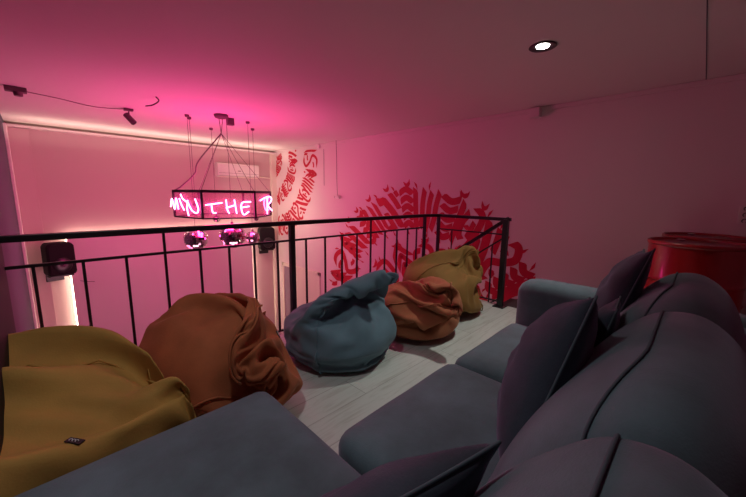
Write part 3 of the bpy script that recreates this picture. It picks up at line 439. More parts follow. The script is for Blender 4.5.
-16,-9,1,-10,-11,12,-16,-10,3,-14,-12,-4,-16,-5,-3,-15,-6,0,-3,11,-6,-12,-8,-5,-5,5,-4,-7,5,-3,-12,-1,1,0,-4,6,6,-2,-4,6,-2,-2,-2,-4,4,-8,0,5,10,-5,0,-10,-3,2,5,-4,4,10,1,4,12,4,2,15,3,6,15,7,5,17,10,2,15,12,2,14,14,0,7,11,-13,14,13,0,14,14,-3,12,14,-5,13,13,-8,1,-8,-16,2,18,9,0,10,-15,8,8,-13,6,2,-11,4,-11,1,-12,-20,-30,6,-5,-3,-5,2,12,5,-5,-2,5,-2,-7,-4,-7,8,5,-4,-5,0,-3,6,-8,0,8,1,9,8,0,-4,8,0,-15,2,-6,4,16,-15,4,-5,-14,4,-7,-13,2,12,1,-12,5,-12,9,8,-9,-6,15,-11,-10,9,-14,-11,7,-12,-7,-6,-4,-13,10,-12,-8,3,-15,-1,-7,-11,-6,9,3,6,-12,1,5,-9,-7,4,-3,-9,-1,0,-1,-5,4,8,0,-1,1,-3,5,-9,-3,0,1,-2,6,8,-1,-2,-3,-4,5,-8,2,5,-7,-2,8,9,4,4,13,4,4,10,11,-6,15,7,8,12,13,-7,13,14,-4,11,13,-7,10,12,-10,10,10,-12,12,8,-13,11,8,-12,-6,-16,-3,16,-4,-9,13,-3,-9,7,7,-13,-4,7,-12,7,-3,-4,-21,-19,13,7,0,3,0,3,9,7,-2,1,-3,-2,-6,2,-5,2,-1,0,-7,
-8,-1,-2,-4,-5,-6,12,-6,7,0,-6,15,-6,-1,13,0,-10,12,-13,6,-2,-14,2,-3,-13,3,-8,-9,-1,12,0,-3,17,-13,0,-8,-13,9,5,-10,4,13,-12,-6,10,-5,-12,-1,-7,-13,-8,-1,10,14,-8,-3,9,-10,-6,2,-4,1,-7,-8,1,0,-5,1,-3,-7,0,-2,0,-5,4,6,0,2,-7,-2,6,5,-2,4,6,7,-2,5,1,1,3,0,7,-8,2,-1,1,3,9,7,3,4,13,8,1,10,12,-9,9,12,-10,5,7,-15,9,6,-15,9,4,-14,10,6,-13,11,6,-13,13,-2,-12,11,1,-15,16,-4,-4,-11,-8,10,9,-8,10,9,-4,-2,5,-1,-6,-15,-27,-3,3,-1,7,-3,1,8,5,-3,4,4,4,-9,3,-5,2,3,0,6,4,-6,-6,1,-4,-8,6,-9,-3,-1,-4,12,-6,-2,9,-12,1,-5,-10,5,-2,3,-2,12,-10,2,9,-14,-2,10,-16,-2,7,-13,0,7,-15,8,0,-14,7,-3,-9,5,-6,-14,6,2,-7,0,8,-6,-9,12,-3,15,-4,1,4,8,-3,0,6,-7,-2,5,5,6,2,-2,-5,2,-7,-1,4,5,3,3,-5,0,5,8,6,3,3,3,-7,2,-1,-6,6,-3,-8,1,6,6,-3,7,9,9,-3,-7,6,-6,-13,-1,-12,-11,9,11,-9,10,-10,-7,10,2,-13,1,8,-14,11,4,-11,16,1,-6,1,6,-16,14,-6,-8,
15,-5,-4,13,-7,0,-2,-6,11,-4,-4,8,3,-4,7,10,-27,-29,2,0,6,-7,5,9,-2,-4,7,8,-1,-7,7,-5,-7,-9,3,10,-6,-5,7,9,-5,-11,-5,-2,9,-7,0,9,-4,-2,10,-6,0,10,-5,6,7,-8,11,-2,-9,9,-5,-9,10,-1,-16,0,5,-12,-7,6,-7,-22,0,-12,-3,6,-11,6,1,-13,6,0,-12,5,2,-12,6,2,-7,7,8,-3,6,9,1,5,6,-9,-1,5,4,6,6,-9,2,-3,5,3,-5,4,3,9,-8,4,0,1,7,-1,8,-3,-5,5,-6,-3,4,5,-2,0,7,-3,8,2,-4,11,-2,-8,8,-8,-7,7,2,-15,9,-8,-11,7,-13,-1,7,-1,-10,8,-4,-14,14,-4,0,15,1,0,11,9,8,-2,-7,-14,10,-5,-10,10,-4,-8,8,-5,-5,8,-4,2,2,0,7,-17,-7,0,3,-5,0,3,-3,1,-6,1,8,2,-6,-1,3,-3,-6,0,-2,5,-2,-1,6,3,-1,6,-6,-1,8,-2,0,9,-4,1,11,-4,8,5,-5,8,7,-5,11,-2,-8,7,-7,-6,3,-8,-13,5,1,-8,-5,4,-2,-26,0,-11,2,4,-12,3,0,-9,7,0,-9,4,1,-10,5,1,-10,8,3,-8,7,7,-4,5,9,4,6,7,-7,1,-6,-8,-1,-4,-1,7,3,8,-1,4,0,6,-2,-5,6,-4,13,-1,5,0,-6,2,6,-8,-2,6,3,2,
5,5,-7,4,2,-12,9,-4,-9,12,-10,-2,0,-7,-12,13,-6,-6,12,-3,13,9,-1,-13,5,-13,-7,8,7,6,7,7,7,13,4,-3,9,1,-9,8,-3,-8,5,-9,-2,-8,-3,-6,-3,-7,0,7,6,14,-4,-8,3,13,12,4,-3,-5,7,6,-7,-3,-9,-3,-3,-3,-6,1,8,3,6,-8,-1,7,-6,-3,5,-9,0,1,-9,-2,0,-4,4,10,1,9,2,-4,8,-5,-7,3,-10,-3,0,-10,-9,4,1,-8,-7,4,-1,-13,1,-9,-4,0,-4,4,7,-4,0,9,-6,7,2,-10,4,0,-9,5,-2,-6,3,5,-1,7,2,-2,6,-2,-6,2,-5,-3,1,-4,1,8,-3,2,-3,8,4,3,3,0,2,-6,0,6,-5,4,-4,5,3,-5,5,3,-5,6,9,3,-2,1,-1,-9,1,-3,-6,6,-10,-8,5,-6,-8,7,-2,-6,8,2,7,8,-2,-2,11,-4,-3,5,-5,1,7,3,1,6,6,-3,7,-1,-4,7,-1,2,9,9,2,6,-3,5,-7,-5,-5,-19,-9,8,3,-7,-5,2,3,4,3,6,2,-2,-2,6,-3,-6,-1,-2,-6,-1,4,1,3,-8,7,3,5,5,1,-8,-1,5,-7,0,2,-3,0,5,2,3,-4,-5,4,-7,-3,2,-5,0,-4,-5,-4,4,-7,-8,-6,2,0,-9,1,-8,-2,0,4,0,10,-2,0,7,-2,2,9,0,8,2,-10,5,-2,-6,5,1,
2,6,0,-7,0,-3,0,-4,-2,-6,-2,-2,-4,-4,-5,4,5,1,0,6,3,0,-1,-5,-3,-4,-5,3,7,-2,5,0,7,4,-2,3,5,3,4,3,0,-7,0,-5,-5,2,-2,-7,1,-7,-2,5,-3,-5,4,5,-2,7,-2,0,8,-3,0,5,-1,5,5,-2,4,4,-4,-5,5,-2,-6,2,-1,6,0,10,3,7,7,3,0,-6,1,-21,-14,5,-2,-6,4,-2,2,6,1,4,-5,0,5,0,-2,-2,4,-2,-2,5,1,4,0,1,2,-4,3,-1,-8,3,4,-3,-6,-1,-2,-2,1,5,-2,3,-1,-1,-1,-6,-1,-1,-6,2,-1,-2,-1,3,-1,-4,-1,-1,-4,-8,1,-4,-1,-1,-2,2,5,3,1,3,3,0,4,2,-1,6,-2,6,7,0,5,1,2,5,-1,-5,-1,-5,-1,-5,0,-1,-3,3,-2,-6,4,-4,0,-3,1,4,-3,-1,3,-3,-2,-7,4,-6,-1,-6,4,5,-2,2,3,-3,3,3,3,3,0,2,3,0,-3,-1,-1,-5,1,-2,-2,2,1,-5,0,0,-5,5,0,0,5,0,0,3,-6,2,1,-1,5,1,-3,4,3,-4,-1,4,-3,-1,-1,-2,7,1,9,-2,-2,1,4,-15,2,-21],
 'rust': [-3,-1,-3,27,3,0,0,4,4,0,1,7,0,7,-4,2,7,2,-8,-7,-10,-3,7,-1,2,0,8,-6,2,-2,2,2,8,-5,2,3,-2,-3,-9,-1,-2,-7,-6,1,0,2,6,8,-4,-4,-2,-3,5,8,-3,-5,-6,-5,-4,0,3,2,-8,-6,-4,0,-3,3,9,-2,-7,-3,-1,-1,-7,-4,1,11,0,-8,2,1,0,-9,-2,-5,4,5,-1,-9,-1,-6,2,-4,0,7,1,-2,6,-2,-7,2,4,2,-11,5,-2,-4,-5,-9,8,7,1,-5,3,-1,5,4,1,-7,2,-4,7,5,-6,3,-1,10,-10,6,-3,0,1,-1,8,8,-7,2,-4,14,-11,8,-2,2,-2,0,10,4,4,2,8,-3,-4,-6,4,-8,3,4,-2,1,0,8,5,5,0,-5,2,-7,2,4,6,23,-1,-8,0,4,7,-1,6,1,0,7,-5,-3,6,7,-1,4,-6,-4,6,2,-3,6,1,-7,2,-7,0,1,9,-6,4,-4,-8,1,4,0,0,-8,-7,2,4,-5,1,2,-8,2,-7,0,-5,8,-9,3,-3,-5,-6,4,-6,0,-5,-5,-4,3,-4,-3,-3,-4,-5,5,-2,-2,-7,-5,-7,2,-4,-5,5,1,-2,-10,2,-9,9,-3,-4,-8,4,-4,8,-3,-6,-2,2,-8,-6,2,2,10,-1,-9,-5,7,-6,4,-3,-1,-10,7,-5,3,3,-3,6,7,-2,-2,4,-3,-5,3,-1,8,6,-2,-4,8,1,2,
6,-3,-6,2,1,8,5,0,-5,6,4,4,6,0,-8,3,5,7,7,2,0,4,4,-4,3,6,5,4,3,-5,2,6,3,2,4,-8,1,8,9,24,1,1,0,9,1,-1,7,-2,-1,9,2,-3,8,0,-4,7,-1,-3,6,1,-5,6,-2,-5,6,1,-6,5,0,-7,5,0,-9,4,0,-7,3,0,-8,2,-1,-7,0,0,-8,1,1,-8,-1,0,-9,-2,0,-8,-3,0,-8,-4,1,-7,-4,0,-6,-4,0,-5,-5,0,-5,-7,-2,-5,-7,2,-4,-8,-2,-4,-8,0,-1,-8,1,-1,-8,-1,0,-8,1,1,-8,-1,2,-7,2,2,-8,0,3,-7,0,6,-8,-1,5,-7,0,5,-6,-1,6,-4,0,6,-4,1,7,-3,2,8,-3,-2,8,-2,1,7,-1,-1,8,0,1,8,0,0,9,2,0,7,2,0,8,3,0,7,5,0,6,4,0,6,6,0,5,6,0,5,7,-1,4,7,1,3,8,-1,2,9,0,25,3,1,0,11,0,0,11,1,-2,11,-1,-3,10,0,-5,10,-1,-5,10,2,-6,9,-1,-8,8,0,-8,7,0,-9,6,0,-10,5,-1,-10,4,1,-10,3,0,-12,2,1,-11,0,0,-10,-1,-1,-11,-2,1,-10,-3,0,-10,-5,-1,-10,-5,0,-9,-7,-2,-7,-7,2,-7,-8,1,-6,-9,0,-6,-10,-2,-3,-10,2,-3,-11,1,-2,-11,-1,0,-11,0,1,-10,-1,
2,-11,0,3,-10,-1,4,-10,2,6,-9,0,6,-9,0,8,-9,0,8,-6,-1,8,-6,1,9,-4,-1,10,-4,1,10,-3,0,11,-2,-1,11,-1,0,11,1,0,10,2,-2,11,3,2,10,4,0,9,5,-1,9,7,1,8,7,0,7,8,-1,7,9,2,5,9,-1,4,11,0,3,10,0,25,7,2,1,14,1,0,13,-1,-2,14,0,-4,13,3,-6,13,1,-6,12,-2,-8,11,-1,-9,10,1,-10,9,0,-12,8,0,-12,7,1,-13,5,0,-13,3,-1,-13,2,0,-14,1,-1,-14,-1,0,-13,-3,0,-13,-4,-3,-13,-5,0,-12,-7,2,-10,-8,4,-10,-9,0,-9,-10,-5,-8,-11,0,-6,-12,3,-5,-13,-2,-4,-13,-2,-2,-13,1,0,-14,2,1,-13,-2,2,-14,0,5,-12,4,5,-13,1,6,-11,-5,7,-11,2,9,-10,-3,10,-8,5,11,-8,-4,12,-6,0,12,-5,3,13,-4,-3,13,-3,0,14,0,3,13,0,0,14,2,1,13,4,-3,12,5,1,12,7,2,11,7,-4,11,9,-1,8,10,5,8,11,0,7,12,-2,5,12,-2,4,14,0,25,9,9,2,17,0,-1,16,0,-2,16,-1,-5,16,0,-6,16,-1,-8,14,0,-9,14,0,-11,12,-1,-12,11,-1,-14,9,0,-14,8,-1,-16,7,-2,-15,4,-1,-17,2,0,-16,1,0,-16,-1,1,-17,-3,-1,-14,-5,6,
-15,-7,1,-15,-8,0,-13,-9,-4,-12,-11,-4,-11,-12,-1,-9,-13,2,-7,-15,-1,-7,-15,1,-4,-16,-1,-3,-16,1,0,-17,1,3,-13,8,2,-17,0,4,-16,-1,5,-12,-10,7,-15,2,10,-14,2,11,-10,6,11,-12,-3,13,-9,-2,14,-9,-2,15,-6,-2,16,-5,0,16,-3,3,16,0,-3,16,0,0,16,2,3,15,5,6,16,6,-2,13,7,-6,14,9,-1,12,11,4,11,12,-1,10,13,-3,8,14,0,7,15,3,4,16,3,24,12,12,2,19,0,0,19,-1,-3,20,0,-5,18,0,-8,18,0,-9,16,2,-12,16,0,-12,14,-1,-15,13,0,-15,10,-1,-17,8,1,-18,6,0,-18,4,-1,-19,1,-1,-19,2,1,-16,5,-7,-19,-3,-2,-18,-5,-3,-17,-8,-2,-16,-10,-3,-17,-10,0,-14,-13,0,-13,-14,0,-11,-16,4,-7,-17,5,1,-17,8,-6,-18,1,-6,-19,-1,-4,-18,-4,3,-16,-11,1,-19,2,4,-18,3,12,-11,10,8,-18,1,9,-17,0,10,-16,0,14,-13,-2,15,-12,-3,17,-10,-2,17,-7,-4,17,-7,-7,19,-3,1,17,1,8,19,-1,-3,18,4,5,18,4,-4,18,6,-2,17,9,0,16,11,0,15,12,-2,13,14,-1,10,16,5,3,17,9,9,16,2,7,18,1,23,15,-17,3,22,0,0,22,0,-3,21,0,-6,21,-1,-10,19,0,-12,18,-1,
-15,14,0,-12,19,0,-16,14,0,-18,13,0,-19,9,1,-21,5,2,-18,11,9,-13,-3,18,-22,3,1,-21,-3,-1,-21,-4,-2,-21,-6,-1,-20,-8,-4,-19,-5,-9,-13,-16,7,-15,-15,0,-19,-11,-6,0,-18,12,-13,-18,2,-10,-19,-1,-6,-14,-16,-6,-20,-6,-3,-21,-6,1,-19,12,3,-21,6,6,-20,6,8,-16,-13,11,-18,-6,13,-16,-5,12,-19,0,14,-17,0,16,-15,0,18,-13,0,19,-10,2,20,-7,5,19,2,10,20,-6,-5,22,0,0,22,3,0,21,5,1,20,9,2,19,10,1,18,13,1,14,17,3,17,11,-8,9,18,9,8,17,-10,8,20,-5,5,21,-4,20,18,19,1,24,2,2,24,-1,-4,24,0,-5,24,-3,-10,22,-3,-11,21,-3,-13,17,-11,-15,15,12,-19,15,2,-20,14,0,-21,12,-1,-19,9,-10,-14,2,20,-22,8,2,-24,2,3,-24,-3,-5,-23,-5,-2,-23,-6,-2,-23,-8,2,-21,-10,4,-18,-16,-1,-15,-14,-11,-7,-13,18,-15,-19,-6,-13,-20,-4,-9,-19,-2,-6,-25,4,-2,-24,1,-4,-23,-7,-8,-19,-11,6,-23,0,9,-23,3,9,-19,11,12,-19,-6,10,-16,-15,14,-17,9,16,-17,4,19,-16,2,16,-16,-5,21,-12,3,22,-2,11,23,-7,-1,23,-1,4,24,4,4,21,10,3,24,-1,-2,23,8,1,22,9,-1,17,17,4,20,9,-8,
19,15,-6,13,19,-3,10,22,-3,8,23,-2,6,23,-4,22,22,6,-3,24,-8,-9,23,-9,-3,26,0,-3,25,0,-5,26,0,-10,24,0,-12,22,0,-22,14,0,-20,15,0,-22,15,0,-22,12,0,-19,17,5,-20,-17,-4,-25,-4,4,-15,-11,16,-24,-3,-5,-25,-4,-6,-25,1,-9,-26,-2,-1,-25,-3,3,-25,-6,4,-23,-9,8,11,-22,-5,-11,-23,-6,-10,-23,-3,-12,-23,-2,-15,-21,4,-13,-22,5,-11,-21,10,-3,-25,5,8,-24,3,7,-25,-1,8,-17,-17,13,-21,-8,8,-25,0,17,-19,3,19,-18,2,19,-17,7,18,-15,11,23,-8,7,25,-7,8,25,-1,6,25,2,6,22,12,6,26,-4,-2,26,4,1,25,6,-1,24,9,-1,23,13,-2,20,16,-3,18,19,-4,16,20,-5,12,23,-3,10,23,-6,9,24,-7,-12,30,13,1,26,-7,1,26,-8,15,20,-10,-8,25,7,-12,24,5,-12,25,0,-12,24,-1,-15,22,-7,-19,19,-5,-22,16,-3,-25,12,2,-18,-14,12,-27,0,4,-26,8,-3,-13,-15,-18,-26,0,-4,-27,2,1,-26,3,0,-25,-5,8,-26,-6,9,-22,-11,9,-17,-18,8,-14,-22,-8,-13,-21,-10,-13,-21,-11,-14,-24,-3,-5,-14,16,-5,-25,10,-1,-25,11,12,-23,-7,9,-25,-2,8,-26,0,-1,-27,-4,-13,-22,-9,23,-14,5,14,-22,3,8,-26,-2,21,-15,9,
25,-1,10,23,-10,9,22,-14,8,25,-5,7,26,8,5,26,-5,3,26,5,2,27,4,1,26,7,0,25,12,-1,19,18,-3,24,14,-3,20,17,-4,2,26,-8,9,25,-6,9,24,-6,19,20,-2,1,33,11,11,21,-14,0,27,-6,-3,27,-4,-27,3,-3,-15,23,-5,-12,25,-2,-12,25,1,-6,25,12,-8,26,-1,-26,1,-9,-22,17,6,-21,17,-2,-23,1,-13,-20,-6,-16,-28,-1,1,-11,-14,19,-25,9,-4,-24,-9,9,-25,-9,7,-26,-5,8,-14,-23,1,-17,-22,1,-17,-22,0,-19,-19,-6,-18,-19,-9,-22,-16,-7,20,-8,14,-4,-23,10,-6,-24,12,0,-27,0,2,-28,-1,1,-27,-2,2,-27,-4,2,-27,-9,-4,-19,-19,14,-22,11,15,-19,13,24,-9,11,26,-5,10,26,-3,9,25,-8,8,23,-12,7,27,0,5,28,2,4,27,1,2,27,7,1,26,9,0,24,14,-1,25,12,-2,24,14,-4,9,26,-5,17,21,-8,12,24,-7,11,24,-8,0,28,0,28,24,3,4,27,-8,-8,26,-3,-10,26,-4,-14,18,-16,-27,5,9,-16,23,-2,-19,22,-2,-17,22,-4,-10,26,-6,8,27,0,-20,17,-8,-23,13,-10,-26,6,-11,-28,-2,-5,-23,-6,15,-25,-16,-4,-15,6,23,-19,-17,12,-25,-12,9,-23,-14,8,-26,-14,1,-21,-18,1,-21,-19,-5,-19,-20,-5,-16,-23,-4,0,-1,-29,
-13,-20,13,-7,-26,10,-6,-26,9,1,-29,-1,1,-29,-1,2,-27,-8,13,-21,-15,-1,-27,-8,4,-17,22,24,-14,8,7,-23,15,22,-13,12,25,-10,11,26,-7,9,26,-6,8,26,-8,8,28,-2,5,28,-1,4,28,3,3,28,7,1,27,9,0,26,11,-1,25,15,-3,18,21,-5,23,17,-6,16,22,-7,14,23,-9,13,24,-8,8,26,-10,-9,36,7,15,24,-1,-22,16,-10,-12,23,-11,-12,26,-8,0,26,-12,-14,10,23,-20,22,-2,-8,24,-14,-17,23,4,-21,3,-19,-18,22,7,-21,19,-5,-19,19,-10,-27,6,-10,-25,-4,-14,-25,-14,-3,-12,-23,12,-25,-8,13,-26,-2,13,-25,-15,9,-24,-8,12,-13,-22,-12,-17,-22,-9,-15,-23,-7,-14,-22,-4,-27,-4,-11,-9,-25,2,-7,-27,10,12,-24,1,-6,-28,1,-10,-26,5,18,-19,-12,-5,-27,-8,15,-14,21,14,-16,20,4,-25,14,17,-18,16,21,-16,13,23,-12,12,26,-8,9,27,-8,9,27,-7,8,28,-3,5,28,-1,5,29,4,2,29,5,2,28,7,0,25,16,-2,24,17,-3,26,13,-4,19,21,-6,17,23,-8,13,24,-8,3,27,-12,9,25,-9,5,35,8,-7,27,-8,13,18,-19,-13,23,-11,-16,24,2,-15,25,-6,-19,17,-15,3,20,21,-29,1,2,-23,9,-17,-25,8,-11,-18,20,-11,-21,18,-6,-19,20,-10,-22,8,14,
-27,7,-8,-27,7,-11,-12,-23,-13,-22,-20,4,-24,-12,12,-27,-6,9,-18,-20,13,-28,1,7,-17,-24,1,-7,-29,6,-13,-26,-3,-24,0,-12,-9,-26,2,6,-25,12,-12,-25,-8,-10,-25,-12,17,-19,-13,-8,-27,-4,10,-20,19,6,-20,20,14,-17,19,19,-17,15,24,-14,11,18,-17,16,17,-17,16,24,-11,12,27,-8,9,27,-6,7,28,-4,6,29,0,4,29,4,3,29,5,1,29,6,1,29,6,0,23,18,-3,22,20,-5,20,21,-7,13,24,-8,12,25,-10,14,24,-9,0,28,-11,18,32,9,2,26,-15,3,25,-15,-5,24,-17,-11,22,-16,-17,21,-15,-18,18,-14,-24,14,12,-17,19,16,-28,7,4,-29,1,-5,-26,4,-11,-24,12,-13,-8,26,0,-25,-12,-6,-24,9,-12,-28,5,-10,-23,17,-8,-21,-20,-4,-21,-21,1,-21,-21,1,-16,6,24,-20,-21,-6,-15,-26,3,-9,-31,4,-26,-10,4,-3,-5,29,-25,-17,-1,-7,-25,-15,-7,-24,-16,10,-23,-15,-13,-27,1,7,-21,18,8,-21,19,21,-14,16,17,-16,16,17,-17,18,13,-21,17,15,-19,16,21,-13,15,25,-11,12,27,-7,8,27,-8,9,29,-2,5,29,3,1,28,-3,7,30,3,3,28,10,-2,23,13,-11,27,9,10,20,20,-7,20,21,-6,20,21,-6,14,24,-9,14,25,-9,8,25,-12,2,38,7,2,26,-15,1,26,-15,
-1,24,-17,-8,24,-16,-23,15,-13,-16,22,-15,-10,23,-16,-29,9,2,-22,16,13,-21,-16,-13,-24,17,2,-25,11,8,-24,10,9,-22,8,-16,-27,6,-10,-28,2,-6,-29,-1,-5,-27,-3,-14,-23,-17,-10,-19,-24,3,-21,-18,13,15,-20,-16,-21,-22,-2,-21,-22,3,-4,1,29,-27,-3,13,-22,-19,-6,1,-27,-15,-11,-23,-16,-13,-26,7,0,-25,17,8,-21,19,12,-19,19,14,-19,16,15,-19,17,16,-19,17,17,-16,17,21,-14,16,24,-11,13,26,-9,11,26,-8,9,29,-5,5,27,-8,11,28,8,-4,27,-5,11,26,8,-12,28,7,7,23,14,-12,24,3,14,16,22,-11,22,20,-3,18,21,-9,22,20,1,10,25,-12,14,25,-9,-12,37,0,0,24,-18,3,26,-12,0,24,-15,-14,13,-23,-3,30,-2,-12,23,-15,-16,20,-15,-18,20,-14,-25,5,-13,-22,-6,18,-22,-6,17,-29,-3,-2,-24,3,-12,-27,7,-9,-27,10,3,-27,0,-9,-25,-3,-13,-27,9,5,-27,4,-10,-5,-28,4,-21,-3,-22,-14,-26,4,-20,-20,-9,-21,-21,1,14,3,25,-20,-21,-5,-21,-20,-7,-23,-17,-7,-8,-23,18,-13,-25,7,12,-20,18,17,-18,15,13,-19,17,12,-20,17,12,-19,19,10,-20,18,19,-15,16,22,-12,15,24,-11,12,26,-9,10,28,-6,6,29,-5,3,21,-11,18,28,7,-3,29,-2,7,21,10,-18,
27,6,9,23,13,-11,20,-1,20,15,21,-11,18,21,-10,20,20,-4,24,17,5,13,24,-10,5,24,-16,-13,37,1,1,24,-16,0,23,-16,4,26,-11,-11,15,-22,-13,15,-22,-5,29,7,-11,24,-13,-21,15,-14,-21,14,-15,-27,-2,-11,-19,-2,20,-21,-3,19,-26,-9,-4,-26,-4,-7,-27,-4,-8,-27,0,-6,-26,4,-7,-27,-3,-11,-28,8,-2,-15,-3,-25,-17,-21,9,-20,-6,-21,-13,-18,18,-24,-15,-8,13,1,26,-18,-22,-1,-21,-20,-5,-22,-18,-6,-14,-23,9,12,-20,17,13,-19,16,10,-20,18,9,-20,17,11,-20,18,12,-19,18,23,-14,10,13,-16,20,23,-11,12,24,-11,13,26,-8,7,27,-7,8,29,-4,2,16,-13,21,29,2,3,29,5,-3,16,10,-20,26,7,9,25,12,-8,14,-6,23,20,19,-7,13,21,-13,24,16,2,13,20,-16,16,23,4,2,22,-18,-15,36,-2,7,26,-8,-2,22,-17,1,24,-13,-3,21,-18,-14,12,-22,-15,15,-20,-7,25,14,-20,8,-19,-21,10,-16,-19,21,-3,-25,0,-11,-21,-3,19,-21,-3,17,-25,-13,3,-25,-8,-6,-26,-8,-6,-24,-10,-11,-27,0,-9,-24,-2,-17,-12,24,-7,-16,-4,-23,-27,-9,4,-23,-17,0,-23,-16,4,9,-3,27,-17,-23,1,-20,-18,-7,-22,-17,-5,6,-22,16,7,-21,17,10,-20,17,10,-19,17,12,-19,16,14,-19,16,
22,-16,6,4,-18,22,21,-11,15,24,-11,11,24,-10,12,26,-8,8,28,-6,0,26,-6,12,12,-14,23,28,3,1,18,0,-22,23,15,-8,27,7,0,25,11,6,9,-10,25,22,17,-2,12,21,-14,22,18,-3,7,16,-22,16,22,9,6,24,-12,-20,34,-4,6,25,-10,2,23,-13,0,23,-15,-4,20,-17,-8,19,-19,-17,11,-18,-15,16,-17,-3,27,5,-21,8,-16,-26,-4,5,-24,7,-10,-22,10,-12,-13,-23,4,-24,7,9,-22,-12,-9,-25,-8,-6,-27,-1,-1,-27,-1,5,-27,-6,-6,-24,4,-9,-17,4,-25,-1,-23,14,-28,-3,3,-26,2,-9,-6,-11,25,-18,-21,-4,-18,-14,-14,1,-22,16,7,-21,16,12,-20,13,12,-20,12,13,-20,13,14,-22,7,13,-17,17,-6,-14,23,16,-13,18,24,-10,9,21,-11,15,24,-10,8,25,-8,10,28,-6,-1,19,-8,19,11,-13,21,20,-1,-19,22,6,-15,24,8,12,22,11,-11,25,9,8,6,-12,24,22,17,-3,21,18,-1,12,21,-13,3,13,-25,15,20,12,8,25,-9,-21,37,-1,4,22,-14,2,23,-14,-2,20,-16,-4,20,-17,-5,22,-13,-11,17,-17,-15,13,-15,-14,16,-15,-3,25,-4,-25,-3,0,-25,-2,1,-24,-1,-7,-2,-4,-25,-25,-3,-3,-22,-10,-8,-25,-3,-2,-25,-3,-1,-25,0,7,-26,-4,-2,-24,8,5,3,-11,-23,-26,-5,4,
-27,-4,3,-26,-1,7,-13,-22,-10,-22,-10,12,4,-24,12,8,-23,11,13,-22,6,13,-22,5,11,-19,12,12,-19,14,6,-16,19,-7,-14,21,6,-13,21,21,-12,8,18,-10,15,22,-10,10,24,-9,6,23,-8,8,23,-6,9,6,-14,21,24,-6,9,5,-6,-24,22,8,-10,21,7,14,23,10,-7,24,8,7,4,-13,23,23,13,8,16,17,-15,10,10,-24,5,26,-6,14,19,13,7,24,-9,-23,37,-4,3,21,-16,3,22,-14,1,23,-11,-5,20,-15,-8,19,-15,-7,19,-12,-10,17,-13,-13,13,-15,-7,20,-10,-13,11,-16,-16,-10,-13,-21,-6,-10,-21,-3,-7,-8,-7,-20,-23,2,2,-23,-2,-1,-23,-2,0,-24,-3,0,-22,-11,-6,-24,-5,1,-22,2,13,-1,-19,18,-24,-9,2,-25,-7,4,-21,11,-12,-11,-19,14,10,-23,6,12,-23,4,14,-22,-1,10,-20,12,9,-18,16,1,-16,19,-7,-14,19,-2,-14,20,20,-12,8,15,-11,15,19,-9,11,20,-9,6,21,-8,6,20,-8,11,16,-8,14,7,-12,19,23,-4,-1,-6,-9,-21,20,6,-11,18,6,13,22,10,-2,23,8,3,3,-13,22,21,10,13,11,8,-23,11,15,-20,9,21,14,10,25,-4,8,24,-7,-26,36,-9,6,24,-8,3,21,-14,-1,22,-14,-5,19,-14,-6,19,-11,-8,17,-12,-7,17,-12,-9,16,-13,-11,10,-16,-12,7,-16,
-11,4,-17,-11,2,-17,-13,-4,-16,-13,-8,-14,-16,-6,-11,-22,-1,-1,-21,-2,0,-23,-1,1,-22,-3,3,-13,-7,19,-18,-3,17,-24,-9,5,-23,-9,-5,-24,-5,9,-19,-5,17,11,-23,6,15,-20,-9,11,-23,4,9,-22,11,1,-18,17,-10,-16,16,-3,-17,17,10,-11,19,15,-17,6,5,-8,20,20,-8,4,18,-9,7,18,-8,7,15,-7,12,13,-9,13,13,-8,13,10,-9,15,20,-2,-5,-11,-12,-14,10,2,-18,17,7,10,20,8,3,21,8,-3,5,-9,21,16,6,19,17,14,-14,0,-1,-26,13,22,-7,11,24,-5,7,25,-2,-30,37,-7,6,26,3,3,23,-10,0,20,-15,-4,19,-12,-5,18,-11,-7,14,-13,-7,11,-15,-5,4,-19,-10,9,-15,-9,6,-15,-10,4,-15,-11,4,-13,-1,-14,-9,-15,-1,-9,-13,10,-7,-13,12,-5,-19,-1,-1,-20,-1,1,-21,-2,3,-22,0,3,-22,-6,7,-22,-6,10,-20,-9,12,-16,-10,16,-5,-17,18,17,-18,-9,12,-22,1,7,-23,10,-1,-21,15,-12,-15,15,-4,-17,16,12,-18,10,17,-15,1,9,-12,16,1,-4,20,13,-9,11,18,-6,2,9,-10,12,12,-7,11,12,-7,10,10,-8,12,14,-5,8,17,-2,-6,-4,-8,-16,-11,-7,-13,17,6,-5,16,8,5,18,9,3,11,0,19,7,-1,22,18,15,-6,-3,-5,-25,11,18,-16,11,24,4,
